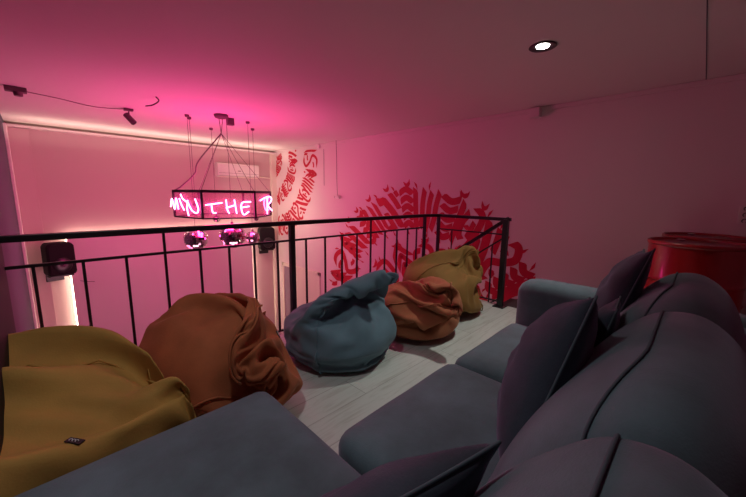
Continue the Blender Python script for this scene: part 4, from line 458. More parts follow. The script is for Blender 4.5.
7,23,-10,-30,39,4,3,20,-16,4,25,-4,1,21,-9,-3,17,-14,-4,12,-15,-4,9,-17,-4,4,-18,-1,-2,-19,-4,6,-17,-6,4,-16,-7,3,-13,-5,5,13,-10,8,-8,-11,6,-8,-14,-1,-5,-7,-6,-14,-10,9,11,-17,4,3,-18,3,2,-20,1,4,-22,0,7,-23,-2,9,-21,-5,10,-5,-18,15,6,-23,4,-5,-21,13,22,-9,-6,1,-22,13,-8,-18,14,-11,-15,15,4,-20,12,17,-16,1,17,-14,-3,0,-8,20,5,-6,18,14,-9,5,4,-6,15,11,-7,7,6,-7,11,10,-7,9,11,-5,7,12,-4,7,14,-1,-7,-4,-6,-15,-14,-10,-2,5,3,-16,14,6,-7,9,-5,15,9,6,16,13,11,15,16,15,6,12,8,-20,-8,-3,-23,11,23,-4,8,23,6,-34,33,-14,4,23,-7,4,19,-14,5,11,-19,1,15,-15,-6,16,-7,-1,1,-18,3,-4,-18,-5,7,-17,-1,2,-17,-2,1,-15,-6,8,9,-9,7,1,-8,8,-2,-8,2,-8,-2,-10,-9,-11,-2,-7,-8,8,-10,-15,4,2,-15,-1,8,-17,-1,7,-20,0,10,-19,-3,13,-16,0,17,5,12,20,-7,-20,12,-1,-20,12,22,-10,-5,-2,-21,13,-14,-14,13,-2,-18,13,14,-18,-4,14,-15,-11,12,-13,14,-1,-7,19,9,-9,13,-2,-6,15,10,-5,8,3,-7,10,4,-6,10,8,-5,7,8,-5,5,10,-4,-5,
12,1,4,0,-3,-14,-10,-7,-9,-12,-7,-2,5,0,-14,16,6,0,14,9,8,3,7,19,11,13,14,18,14,-4,-13,-15,-13,5,17,-18,7,25,0,-34,26,-24,6,18,-14,4,19,-14,6,13,-17,3,14,-13,8,-11,-6,-1,4,-19,-4,4,-16,-1,4,-16,0,3,-16,-6,11,4,-4,6,-7,-5,7,-6,-5,-1,9,-6,5,5,-4,9,-6,-6,6,-7,-7,-9,-6,-8,-10,-3,-13,-3,-6,-16,-4,9,-16,-2,13,-16,-1,17,-8,4,21,-5,9,22,0,13,18,-1,-20,13,21,-11,-3,-5,-18,12,-14,-13,12,11,-18,1,12,-15,-11,14,-14,-11,5,-10,20,0,-9,18,-4,-7,16,6,-6,13,3,-6,11,1,-6,8,5,-4,7,6,-4,7,8,-4,-1,7,-3,-5,2,-4,11,8,1,-11,-7,-3,-12,-10,-8,5,-5,-2,-11,2,4,-15,15,8,-6,3,9,18,11,14,11,16,15,3,4,-7,-21,-23,-8,-4,10,18,-14,-27,18,-32,3,20,-11,8,15,-16,10,11,-20,-3,7,8,9,4,-12,-1,-4,-16,0,-4,-18,-4,3,-14,-2,16,-7,-3,11,-4,-4,8,0,-2,2,-8,-5,8,1,-3,5,5,-5,7,4,-5,8,4,-7,-4,-8,-6,-9,-2,-4,-14,5,0,-13,8,-15,-10,3,-14,0,19,0,11,22,-5,7,20,-4,12,19,-3,9,20,19,-14,0,-9,-16,12,4,-21,-2,7,-10,-16,
-6,-10,-18,7,-10,18,11,-8,15,-3,-9,17,0,-8,17,3,-7,13,2,-4,11,3,-6,7,5,-4,6,7,-2,0,8,-3,1,-2,-5,-8,8,-2,3,5,2,11,9,-5,-9,-9,-3,-9,-6,0,-10,-15,1,0,-4,3,-17,14,9,-11,3,13,16,17,12,-1,19,9,-10,-23,-7,-3,-18,-5,-15,-14,29,-34,-3,-11,-17,8,8,-21,11,13,-14,10,14,-6,8,12,-7,9,15,-6,-5,-3,-13,-15,1,7,-8,-4,-8,-5,8,-5,-3,8,-2,5,7,4,-7,1,-4,-3,6,2,-2,5,7,-6,5,-3,-7,6,-5,-5,-11,1,-2,-12,5,6,-7,12,-9,-8,10,13,-6,10,-4,-8,22,-2,11,19,-1,16,16,-2,18,13,-1,-8,20,9,-21,0,-1,-10,-18,-4,-6,-19,8,-16,-7,1,-7,19,-7,-2,18,1,-8,18,3,-8,16,8,-8,11,0,-3,13,5,-6,-2,4,-8,-4,1,5,10,6,-1,3,0,-7,-8,4,-3,-6,7,3,8,9,0,7,8,-6,-7,-11,1,-4,-10,2,-11,-14,6,-8,-11,5,-14,6,-2,-18,11,18,7,16,14,2,9,-7,-21,-22,2,-7,2,18,-39,-12,-5,-15,-21,7,2,7,8,-18,5,7,-17,6,11,-4,8,11,9,10,9,-3,-2,10,-14,-10,-4,8,-9,-3,7,-8,-4,3,2,6,-7,-9,-5,3,-4,3,-4,-4,5,-1,-2,7,0,-3,8,4,-9,-6,-3,
0,-13,5,7,-10,12,14,-1,10,5,-12,14,17,0,4,1,7,18,-2,10,18,-4,11,17,-1,7,20,5,-16,-14,-1,-10,-18,-3,-8,-16,4,-9,2,-3,-3,16,-1,-6,17,5,-12,13,-3,-2,17,0,-4,16,8,-7,9,6,-5,-3,-7,-5,-7,6,-3,-5,3,2,7,4,-4,-6,5,0,7,5,-2,-8,9,-2,3,9,3,7,1,-7,-11,-11,5,-9,-14,9,-2,-13,7,-12,-11,5,-16,0,-1,-21,18,13,0,19,8,0,-10,-4,-19,9,15,-35,-15,0,12,-13,-1,10,1,9,-19,-4,10,-11,-14,5,2,-4,7,-3,9,12,-3,11,0,1,0,10,-3,-1,7,-6,-3,-3,-5,-1,2,-8,-11,-8,0,2,-2,8,0,-5,6,-5,-5,2,-8,-2,0,-5,-5,6,-6,-4,10,-9,0,11,13,-7,8,13,-2,13,18,4,0,18,6,4,-1,10,16,-9,14,11,5,2,20,5,-17,-11,0,-9,-18,-2,-11,-14,3,-8,11,-10,6,10,2,-7,13,5,-10,12,-8,1,15,-2,-2,16,3,-6,14,7,-6,-2,-7,0,-7,-2,-2,-9,6,-3,4,6,0,-6,2,-2,10,6,-2,4,8,0,-6,7,1,-8,13,-3,4,-4,1,-14,-11,5,-11,-14,10,-7,-13,9,-12,-2,-3,-18,-4,5,-21,15,-1,-10,20,4,-6,-10,15,-33,-19,-3,6,7,2,19,1,14,13,-15,-9,-1,-14,1,4,-9,2,-4,
-9,3,-10,3,12,-2,3,10,-4,-4,9,-8,-4,-2,-5,-2,-6,0,-2,-7,-2,4,1,6,0,3,9,-3,-9,3,-8,1,0,-5,-3,6,-1,-2,11,4,1,14,14,-4,6,15,6,0,12,10,-10,20,4,-3,-4,6,18,10,10,13,9,-5,14,3,-14,-12,-1,-7,-18,1,-14,-7,1,-5,16,-10,7,8,5,-12,6,-2,0,14,-11,3,12,-4,-1,14,-2,-3,13,2,-5,12,6,-4,-4,1,-1,-7,4,-3,-5,0,0,8,1,0,9,7,0,-7,3,2,-9,6,-5,10,1,0,-13,-1,3,-13,-5,7,-13,3,4,-16,-1,-11,-14,1,-3,-17,-8,9,-14,-7,15,-7,0,-5,-20,7,10,10,-1,3,-17,-15,2,-10,-10,1,13,-4,7,12,-6,6,10,-8,1,9,-8,-6,3,-9,-5,0,-9,2,-5,2,11,-7,-5,5,-7,-9,-2,-1,-6,-8,7,5,6,5,-5,-5,6,7,7,1,-1,-4,5,-4,-4,7,10,6,4,11,6,5,7,-1,-11,14,5,2,15,7,4,17,2,1,17,-3,3,-2,-18,-5,11,10,9,13,-3,5,3,-14,-8,1,-12,-6,-6,5,13,-8,9,9,4,-11,4,-11,7,6,-1,-4,13,-7,3,11,-3,-13,0,-7,5,10,2,1,6,4,6,6,3,-10,-2,3,3,6,3,5,8,8,-7,-5,9,-3,-3,6,-5,-9,6,-5,-9,0,0,-14,0,-7,-12,0,-6,-14,
0,-5,-16,-8,14,-5,-8,8,-5,-3,-9,-13,-3,3,-15,-8,32,5,-16,2,-6,-13,2,-16,-8,9,-9,-12,1,5,-11,-4,6,-8,2,8,-7,2,7,-1,2,9,-1,2,11,-7,4,-4,-6,-2,-5,-13,6,1,-6,1,8,5,3,5,10,5,-1,3,1,6,5,-9,-8,7,2,5,13,4,-1,12,-4,-6,13,-2,-4,8,-3,-9,13,2,2,15,2,0,11,-9,4,-1,-14,-4,4,-9,11,17,1,2,11,6,-3,-2,1,15,4,1,10,-6,11,7,3,-12,2,-6,-2,9,-1,1,11,-2,-6,7,-6,-8,5,-8,-8,1,-2,-10,-2,5,3,5,4,-3,4,3,6,2,-3,6,-5,6,4,-1,10,2,-2,8,-6,-6,0,-2,-12,9,-5,-8,-5,0,-12,6,-7,-9,-3,1,-15,-8,2,-13,-14,6,-6,-9,9,8,-16,4,2,3,1,-16,-12,5,-5,-8,1,-12,-10,8,-8,-8,11,3,-10,-3,7,-7,-2,6,-6,0,7,-8,5,-5,1,-1,14,-5,6,5,-6,1,-5,-7,1,-5,0,4,5,0,8,-4,7,-3,5,5,4,3,4,-8,0,7,-2,3,5,9,-5,11,2,-1,8,-7,-6,12,3,3,8,-6,-4,11,-7,2,11,0,6,0,-8,4,0,-8,8,19,-7,-6,0,11,5,6,3,9,8,-8,3,-1,8,8,1,9,11,3,-9,4,-5,-9,4,6,2,7,-3,-9,6,-7,-3,-3,
-13,1,3,1,-4,-7,5,-5,2,2,-7,-2,5,3,3,2,7,-1,10,0,-3,10,2,-2,2,-6,-9,-9,-1,-9,5,-6,-10,-11,3,-1,-7,-2,-9,-2,4,-13,-4,2,-14,-11,3,0,-11,0,12,4,3,-13,-11,2,-4,-7,5,-5,-9,8,-3,-4,4,-9,-4,2,7,-8,-2,6,-2,-1,6,-5,4,4,-4,3,-8,-1,4,7,-8,2,-8,2,1,5,-4,4,2,0,3,-8,7,4,1,1,-4,6,3,-9,5,5,6,1,1,6,-5,9,5,-6,10,1,2,10,-2,4,9,-3,3,9,-6,5,-6,-11,-1,7,-6,6,0,-6,7,9,2,-2,0,9,0,7,3,4,8,-6,5,7,-4,2,-1,8,6,6,6,5,2,-7,3,-4,-6,-1,6,0,8,4,-6,6,-2,-5,-2,-8,2,1,2,-4,-5,-7,5,-2,1,-6,-3,1,-6,-1,11,5,2,-1,-5,-6,8,1,-6,-4,-7,-7,-9,2,-1,-8,0,-1,-8,5,-1,-5,-4,-7,0,2,-11,-7,5,-3,-9,-3,7,6,4,-7,-3,0,-8,-13,2,-2,-6,6,3,0,0,-9,1,4,-7,-4,1,8,-5,1,6,0,1,8,-4,5,-5,3,0,-7,-2,1,-5,-5,5,0,2,-3,6,-3,4,6,4,5,-11,4,1,4,-1,-3,5,-2,-6,5,2,2,5,4,3,-4,7,1,-1,5,2,-5,11,-4,1,3,-4,7,0,-4,5,0,-7,1,
-2,-3,5,5,3,-3,4,5,-3,4,4,3,4,-4,7,7,-1,-1,5,3,-1,-5,7,5,6,0,-4,7,-1,-1,-1,-5,-1,3,-5,9,-3,-3,3,8,3,-1,0,-5,-5,-2,-3,-5,-1,-6,0,-9,6,5,0,-7,1,6,-2,-3,-6,-2,-3,2,-6,-7,-8,0,0,-4,6,2,-2,7,4,-4,-5,-3,-6,-2,0,-5,3,-6,-11,0,2,1,2,-1,9,1,-3,-4,1,-3,-6,-1,-1,-1,2,-5,4,0,-5,6,-1,-6,-1,3,5,-11,3,7,1,4,-3,4,0,-7,5,-2,-8,2,4,1,-1,2,4,-5,0,5,2,5,-3,1,3,2,-6,-2,5,-2,-3,2,-2,-4,1,-3,-2,5,-1,1,5,4,4,-3,5,0,0,4,-6,1,3,-4,1,0,-2,3,-2,2,4,5,-1,1,1,2,-3,4,1,0,3,-1,2,3,-2,-2,0,3,-4,1,4,0,-2,4,-3,1,4,-7,-1,-5,-2,5,-3,0,2,-4,7,3,-1,-2,2,1,-9,0,-5,2,-1,-4,-1,-2,-3,3,0,6,7,-3,-1,7,-2,0,-5,2,-5,0,-7,-1,-3,-1,1,5,-1,2,6,-4,0,3,-5,-2,2,-2,0,-5,-6,2,0,4,2,5],
 'copper': [9,1,4,24,5,-4,-3,-1,-12,0,6,7,1,1,9,0,8,0,-5,-4,-10,4,12,8,-7,-5,-11,-4,5,1,3,1,11,-6,-4,0,-5,7,0,-2,-6,-8,-6,2,0,3,0,8,-6,0,0,-4,-1,-2,1,0,-7,-4,-5,1,-5,7,9,0,-6,0,-8,-2,0,8,-1,-8,0,-6,-4,-4,-5,2,-8,8,9,6,-7,0,2,-5,-3,-9,-2,6,4,-7,-2,1,4,-10,6,-5,3,-3,-6,-3,1,0,9,2,-8,0,2,4,-10,4,-2,5,4,-5,3,-1,1,-11,6,1,3,2,-2,8,-4,-7,8,7,1,2,3,-1,-7,-1,7,-9,6,-1,-5,0,2,9,6,-1,4,-1,4,-7,6,3,1,0,3,-8,3,4,4,-1,-4,10,1,8,-1,6,3,0,-1,-1,-10,22,3,8,-2,5,4,0,7,-4,0,8,1,-1,7,3,-5,2,-6,-2,5,6,-6,5,-1,-4,3,-6,-3,3,6,-9,0,-5,2,8,7,-7,-4,-6,-8,-3,-1,-5,2,3,-7,-2,1,-4,-3,2,-3,4,-6,-8,-3,3,-7,-3,-1,-4,-5,5,-2,0,-8,-4,-7,6,-1,-3,-6,-4,-6,3,-3,-6,-1,0,-2,6,-1,-6,-4,-2,-6,-3,2,-6,6,2,-6,-2,2,-4,-5,2,-4,7,0,-6,-5,4,-4,5,5,-5,-2,4,-2,-5,2,-1,8,5,-4,-3,5,-3,-4,3,2,5,9,-7,-9,0,3,10,
7,-1,-1,6,0,-5,6,4,5,7,0,-7,-2,4,9,7,4,-5,5,4,5,3,0,-8,5,5,4,2,5,2,-2,8,2,9,-2,-8,3,10,7,22,6,-2,-1,7,1,0,8,-1,-2,8,2,-3,9,-1,-5,8,0,-4,7,1,-5,5,-2,-7,6,2,-6,5,-1,-6,3,1,-7,5,-2,-9,2,1,-10,-1,1,-7,1,-2,-9,-1,1,-7,-1,-5,-7,-2,4,-8,-3,1,-7,-3,0,-8,-6,0,-7,-6,1,-5,-7,-1,-4,-6,-1,-3,-6,0,-4,-7,1,-2,-8,-1,-1,-8,-1,-1,-8,3,0,-9,-1,2,-8,-1,3,-7,2,3,-8,-3,2,-7,1,5,-6,0,6,-6,-1,5,-5,2,8,-5,-3,6,-3,2,6,-4,1,8,-3,-1,8,-2,1,8,-1,1,8,2,0,8,0,0,7,2,-1,8,2,-1,6,5,0,7,6,0,8,6,-1,5,5,0,5,6,2,4,6,0,3,8,-3,4,8,4,2,9,0,24,7,1,-1,11,0,-1,11,0,-3,10,0,-3,10,-1,-6,10,1,-6,9,0,-7,8,0,-8,8,1,-9,6,-1,-10,6,0,-9,4,0,-11,3,0,-11,1,-2,-12,1,2,-10,-1,-1,-11,-2,2,-11,-2,-1,-9,-4,-1,-10,-6,-1,-9,-6,2,-8,-7,-1,-7,-9,0,-6,-8,0,-5,-10,0,-5,-9,0,-3,-11,0,-1,-11,1,-2,-9,-1,1,-12,-1,2,-11,1,
3,-10,0,4,-10,0,4,-9,0,7,-9,0,7,-8,1,8,-8,0,9,-5,-1,9,-6,1,10,-4,0,9,-3,-1,11,-3,1,11,-1,0,10,1,1,11,2,-1,10,3,-1,11,3,0,9,6,1,9,6,0,8,8,0,7,8,0,7,8,-1,6,9,-1,4,11,3,4,9,0,2,11,-2,24,11,5,0,13,0,-2,14,-1,-3,13,-1,-5,13,-1,-7,12,0,-7,11,-1,-10,11,0,-10,9,0,-11,8,0,-12,6,0,-13,6,0,-13,3,0,-14,2,2,-13,1,0,-14,-1,-1,-13,-3,0,-14,-3,-1,-12,-6,1,-12,-7,3,-11,-7,-1,-10,-9,-1,-8,-11,0,-8,-11,-2,-6,-12,0,-5,-12,1,-4,-13,1,-2,-13,-3,-1,-13,1,1,-13,2,2,-13,0,4,-13,-1,5,-13,1,6,-11,0,8,-11,0,9,-10,-1,9,-9,-1,11,-8,1,12,-6,1,12,-6,-3,13,-4,3,12,-3,-3,14,0,2,13,0,1,13,3,-3,13,3,4,13,5,0,11,6,-2,11,8,-1,10,9,0,10,10,-1,8,11,0,7,12,2,6,12,0,4,13,-1,3,13,2,23,13,9,0,16,1,-3,17,0,-4,15,0,-6,15,0,-8,14,0,-10,14,0,-10,12,-1,-13,11,0,-13,9,0,-14,8,0,-15,6,0,-16,5,-1,-16,3,0,-16,0,0,-16,-1,0,-16,-3,-1,-16,-4,0,-15,-7,0,
-14,-8,0,-14,-9,0,-11,-12,0,-11,-12,0,-8,-14,-1,-8,-13,-6,-5,-13,6,-5,-15,-4,-3,-16,-2,-1,-16,4,1,-16,-2,3,-16,1,4,-15,3,6,-15,0,8,-14,0,10,-13,0,10,-12,0,13,-11,0,12,-9,-2,14,-7,2,14,-7,-5,15,-4,5,16,-3,-1,16,-2,0,15,0,-7,16,3,2,15,4,-1,15,6,-1,15,8,0,13,9,2,12,11,2,10,12,3,11,13,-2,6,14,5,7,15,1,5,15,0,4,16,0,22,16,-11,0,19,0,-3,18,0,-5,19,0,-8,17,0,-9,17,1,-8,16,6,-13,12,-5,-15,12,-2,-15,11,0,-17,9,0,-17,9,1,-18,5,2,-19,4,1,-19,1,-1,-19,-2,-1,-18,-4,-2,-18,-6,0,-18,-7,0,-16,-10,0,-15,-11,0,-14,-13,0,-13,-15,1,-11,-15,5,-8,-16,3,-6,-18,-5,-4,-16,10,-1,-18,2,-5,-17,-8,1,-19,1,5,-16,7,4,-19,-2,8,-17,3,9,-16,0,11,-16,0,13,-14,0,14,-12,0,14,-11,-3,17,-8,3,14,-8,-9,18,-6,-3,18,-3,-2,19,-2,3,18,0,-6,19,3,3,18,5,2,17,8,3,12,12,8,15,11,2,16,12,1,14,12,-1,12,15,-2,10,16,-2,8,17,-3,3,17,-8,4,19,-3,23,19,1,0,21,1,-3,21,0,-6,21,-1,-8,19,-1,-10,19,0,-12,18,0,
-14,16,1,-17,13,1,-18,12,3,-18,2,11,-20,5,5,-20,4,3,-22,3,1,-21,1,0,-21,-1,-2,-21,-2,-4,-20,3,-9,-20,-7,-4,-19,-10,-2,-17,-12,-2,-16,-15,-2,-14,-17,0,-12,-18,1,-9,-19,2,-8,-20,2,-4,-20,4,-1,-21,5,3,-18,11,-5,-19,-8,4,-21,3,8,-17,8,6,-20,-2,11,-18,2,13,-17,1,14,-16,-1,16,-14,0,18,-10,1,15,-13,-7,21,-2,4,16,-10,-9,21,-5,-2,19,-5,-8,19,6,8,21,4,3,21,5,2,20,7,0,18,11,-3,11,14,-11,13,16,-6,16,14,0,16,14,0,13,17,0,10,19,0,7,20,0,4,21,2,10,22,22,5,23,-2,0,22,-2,-5,22,-4,-8,21,-2,-13,20,2,-14,18,2,-15,16,2,-17,15,1,-19,13,1,-20,12,0,-22,7,1,-23,5,-2,-23,3,1,-23,1,0,-23,-1,1,-23,-3,2,-23,-6,3,-19,-12,0,-19,-13,-2,-19,-14,-2,-17,-15,-3,-20,-10,-6,-12,-19,2,-11,-21,1,-9,-21,2,-6,-23,2,-2,-22,4,0,-23,3,9,-18,11,-3,-23,-3,5,-23,2,12,-19,5,10,-20,1,14,-18,1,16,-18,-1,17,-14,0,18,-14,-3,21,-11,-1,22,-5,1,17,-12,-11,21,-7,-6,22,-4,-7,23,3,-4,22,6,-4,21,8,-4,21,10,-3,20,11,-2,19,14,-1,12,16,11,13,18,6,
13,20,3,11,20,1,10,20,1,8,21,0,7,21,-1,1,23,-21,8,23,0,4,24,1,-1,25,-1,-5,24,1,-11,22,4,-16,20,2,-18,17,-1,-20,14,-1,-22,11,-2,-24,2,-3,-24,-4,3,-24,6,-3,-23,6,0,-24,6,0,-24,3,0,-25,1,2,-24,-2,4,-23,-8,6,-22,-9,5,-21,-13,5,-16,-17,8,-15,-19,5,-15,-20,1,-13,-21,0,-11,-22,0,-7,-25,2,-5,-24,1,2,-24,7,11,-20,11,0,-24,1,10,-23,3,6,-23,2,13,-21,2,14,-20,1,17,-18,-1,19,-16,0,21,-12,-2,19,-15,-3,21,-11,-5,23,-8,-5,24,-4,-5,24,-3,-6,24,4,-4,24,4,-6,23,6,-7,23,7,-6,20,14,0,20,15,0,19,16,-2,13,20,-5,10,22,-3,13,21,3,10,23,-2,5,24,-3,1,23,-4,13,19,7,5,24,9,-3,25,3,-4,26,2,-10,23,5,-19,17,1,-18,17,1,-18,18,0,-19,17,0,-19,17,-1,-20,14,-6,-20,6,-14,-24,7,0,-24,5,2,-25,4,2,-25,2,4,-24,-6,8,-23,-7,6,-22,-11,6,-23,-9,5,-9,-23,-1,-13,-21,1,-14,-22,-2,-14,-19,-6,-14,-21,6,-13,-20,7,-11,-21,8,-10,-22,8,-16,-18,7,3,-24,6,8,-24,6,10,-23,4,11,-22,2,12,-23,3,15,-20,1,17,-19,-1,20,-17,0,21,-14,-3,23,-11,-3,
23,-9,-4,25,-2,-6,24,-4,-5,24,-5,-6,22,13,-6,24,5,-6,23,5,-7,25,-5,-4,8,24,-1,19,17,-2,19,16,-2,19,16,-3,21,14,-3,-1,24,3,6,25,-1,7,24,-3,8,26,-3,5,5,5,-5,25,2,-2,26,4,2,25,5,-14,9,-16,-19,18,-3,-18,18,-1,-20,16,7,-18,18,4,-19,18,3,-18,18,2,-4,24,-5,-25,-4,-1,-23,12,3,-23,11,1,-20,-17,1,-24,-6,8,-24,-6,7,-24,-4,7,-23,-10,5,-21,-16,0,-20,-17,-3,-16,-19,-5,-17,-17,-10,-7,-21,12,-16,-20,4,-10,-21,9,-8,-23,10,5,-23,10,0,-25,8,1,-25,6,8,-25,5,12,-23,3,12,-23,2,16,-21,2,17,-20,-1,21,-17,-1,22,-14,-2,23,-12,-3,25,-8,-6,24,-7,-5,24,-7,-7,25,7,-4,25,4,-8,24,8,-5,24,8,-7,23,7,-7,20,-4,-16,15,19,8,17,20,1,17,19,1,18,19,-1,7,25,-3,9,24,-3,7,25,-4,4,9,-24,12,33,5,-7,14,22,-14,20,12,-19,15,-9,-11,24,-6,-14,22,0,1,26,-4,-21,13,9,-18,19,3,-19,18,3,-22,15,5,-12,23,-3,-27,1,-2,-25,-8,1,-25,9,0,-18,18,-9,-26,-5,-1,-26,-7,3,-25,-8,2,-23,-13,-2,-22,-16,-2,-20,-17,-2,-21,-15,7,-13,-22,10,-11,-21,10,-2,-24,12,-4,-24,10,
-6,-23,10,-7,-24,10,3,-25,8,5,-26,7,8,-25,5,10,-25,4,14,-23,2,16,-22,1,18,-21,0,21,-16,-1,23,-16,-3,24,-12,-3,25,-9,-6,25,-8,-6,25,-7,-7,26,-3,-8,25,1,-9,24,4,-11,25,7,-7,25,8,-8,24,8,-8,20,13,-12,13,20,-11,13,23,-6,10,24,-5,9,24,-2,12,24,-2,12,24,0,11,24,0,3,27,20,-1,26,-5,-25,8,-5,-5,23,14,-12,24,1,-14,22,-8,-8,19,19,-19,19,5,-19,18,5,-21,17,4,-21,16,4,-25,9,0,-24,11,-2,-18,9,-18,-25,7,6,-26,0,5,-21,-17,-3,-25,-10,0,-25,-10,1,-25,-9,1,-24,-10,0,-26,2,-6,-14,-20,11,-13,-22,10,-12,-21,10,-10,-23,9,-3,-24,11,-2,-24,11,0,-25,10,3,-26,8,5,-25,7,9,-26,5,10,-25,4,15,-23,3,16,-22,1,18,-20,0,21,-18,-2,23,-15,-2,23,-13,-3,26,-10,-6,24,-9,-6,26,-1,-9,25,1,-10,24,2,-11,26,-3,-7,16,18,-13,22,11,-12,25,7,-8,25,7,-4,24,9,-10,20,13,-14,12,23,-8,5,26,3,5,26,5,6,25,2,8,26,1,11,23,-26,-7,26,-6,-14,23,2,-2,22,16,-12,25,2,-11,24,4,-19,20,3,-20,19,4,-21,18,4,-22,15,3,-26,9,0,-17,19,8,-22,16,6,-24,-2,12,-25,-3,8,
-25,-11,1,-26,-5,1,-26,-6,1,-26,-7,0,-27,-5,-3,-25,-5,-3,-2,-24,-14,-14,-17,14,-15,-17,13,-15,-17,14,-18,-16,12,-3,-24,11,0,-25,10,2,-25,9,1,-25,9,7,-26,6,9,-25,5,12,-24,4,15,-23,1,16,-21,1,18,-19,-1,20,-19,1,22,-14,-4,23,-14,-3,25,-11,-5,24,-9,-6,25,-9,-7,25,-5,-10,25,-2,-11,20,17,-7,21,12,-13,21,11,-12,19,17,-10,19,13,-14,22,10,-12,25,9,-5,27,4,-4,14,22,-9,6,26,-5,3,26,-7,1,26,-7,2,34,15,0,26,-9,-6,26,-9,-10,23,-10,-22,17,-3,-21,16,5,-20,19,4,-20,18,3,-20,19,4,-14,24,1,-23,15,2,-25,10,6,-25,1,11,-23,13,8,-24,7,10,-24,0,13,-26,-6,0,-25,-9,-4,-21,-15,-7,-26,-7,-4,-27,0,-1,-13,-17,17,-12,-18,16,-11,-19,17,-10,-19,16,-5,-23,13,0,-25,9,-2,-24,11,-2,-24,11,4,-26,8,11,-24,2,5,-25,9,13,-24,2,17,-20,-3,14,-23,5,20,-17,-4,15,-21,5,24,-10,-7,23,-13,-3,23,-12,-4,25,-11,-5,24,-10,-6,25,-6,-9,24,-2,-11,26,-2,-10,21,9,-15,21,10,-15,19,13,-14,19,12,-15,21,18,-1,14,24,1,3,12,-24,14,21,-10,13,21,12,10,26,-4,6,26,-6,-8,34,13,0,25,-10,2,27,-7,
-9,24,-9,-11,23,-10,-16,20,-9,-22,17,-8,-23,15,-4,-24,13,-1,-25,14,-1,-25,10,5,-26,8,7,-25,7,9,-24,8,10,-25,8,10,-19,15,11,-15,-22,1,-26,-2,-7,-27,4,1,-24,-1,13,-15,-15,17,-15,-16,17,-10,-19,16,-9,-20,15,-4,-24,12,-6,-22,14,-11,-19,15,-1,-25,11,2,-25,10,12,-24,-4,2,-24,12,10,-25,6,13,-24,2,18,-17,-8,11,-23,10,21,-15,-7,14,-21,7,21,-17,-1,23,-3,-12,23,-13,-1,24,-9,-9,25,-12,-2,24,-10,-6,20,6,-19,22,0,-15,27,-2,1,23,6,-14,20,11,-14,20,11,-14,-2,26,-4,3,23,-14,8,16,-21,22,15,4,1,22,-14,9,23,12,10,26,-1,-14,33,-7,5,24,11,-1,25,-11,5,26,2,-11,23,-10,-12,22,-9,-16,20,-9,-20,17,-7,-22,17,-4,-24,13,-1,-25,12,1,-25,9,5,-25,9,7,-24,7,9,-23,6,13,-17,-11,-16,-26,5,3,-25,2,10,-22,-4,15,-19,-9,16,-18,-13,16,-8,-21,15,-8,-21,14,-9,-20,15,-10,-19,16,-12,-18,16,-3,-23,12,1,-25,9,3,-25,8,12,-22,-6,2,-23,14,12,-23,-8,13,-24,3,13,-22,9,17,-19,-7,10,-20,14,17,-8,-18,21,-16,4,22,-14,5,23,-2,-13,23,-12,-2,24,-9,-10,24,-9,-5,24,-8,-7,18,9,-18,19,6,-18,26,0,5,
8,15,-20,22,10,-12,24,9,-5,5,20,-17,6,19,-16,-11,22,11,-5,18,-18,4,26,-6,11,24,-6,-7,26,21,-5,25,-5,1,26,-5,7,23,7,2,26,-1,-12,22,-9,-20,14,-11,-11,24,-4,-24,12,-5,-15,22,-2,-22,15,0,-23,13,1,-24,12,2,-24,9,5,-21,-5,-15,-25,2,10,-24,1,11,-21,-5,14,-21,-7,15,-19,-9,16,-16,-14,16,-9,-21,15,-13,-18,15,-11,-19,16,-9,-19,15,-3,-23,13,0,-24,9,4,-25,4,1,-24,12,13,-22,-7,2,-23,12,13,-19,-14,13,-23,2,11,-20,13,17,-20,-6,9,-19,15,13,-2,-22,21,-16,-1,21,-13,7,23,-13,2,21,-1,-14,24,-10,-7,22,-14,4,22,-1,-14,23,-1,-12,17,9,-18,17,9,-18,26,-2,-2,-1,24,-11,18,11,-15,24,10,-2,11,16,-18,-5,22,-13,-19,11,14,6,25,-6,5,25,-5,-3,28,20,-4,24,-5,-7,24,-3,-13,22,-4,3,25,1,-1,25,-1,-21,9,-12,-6,25,-2,-23,12,-4,-15,21,-2,-15,21,-1,-24,10,1,-25,3,1,-22,-6,-13,-16,21,3,-23,6,8,-22,-9,10,-22,4,14,-20,-6,15,-19,-9,15,-17,-14,16,-13,-17,15,-11,-19,15,-8,-21,15,-1,-25,9,0,-26,1,0,-25,8,-1,-17,18,2,-24,10,13,-21,-6,6,-25,6,11,-14,-17,13,-23,2,10,-18,15,17,-19,-5,
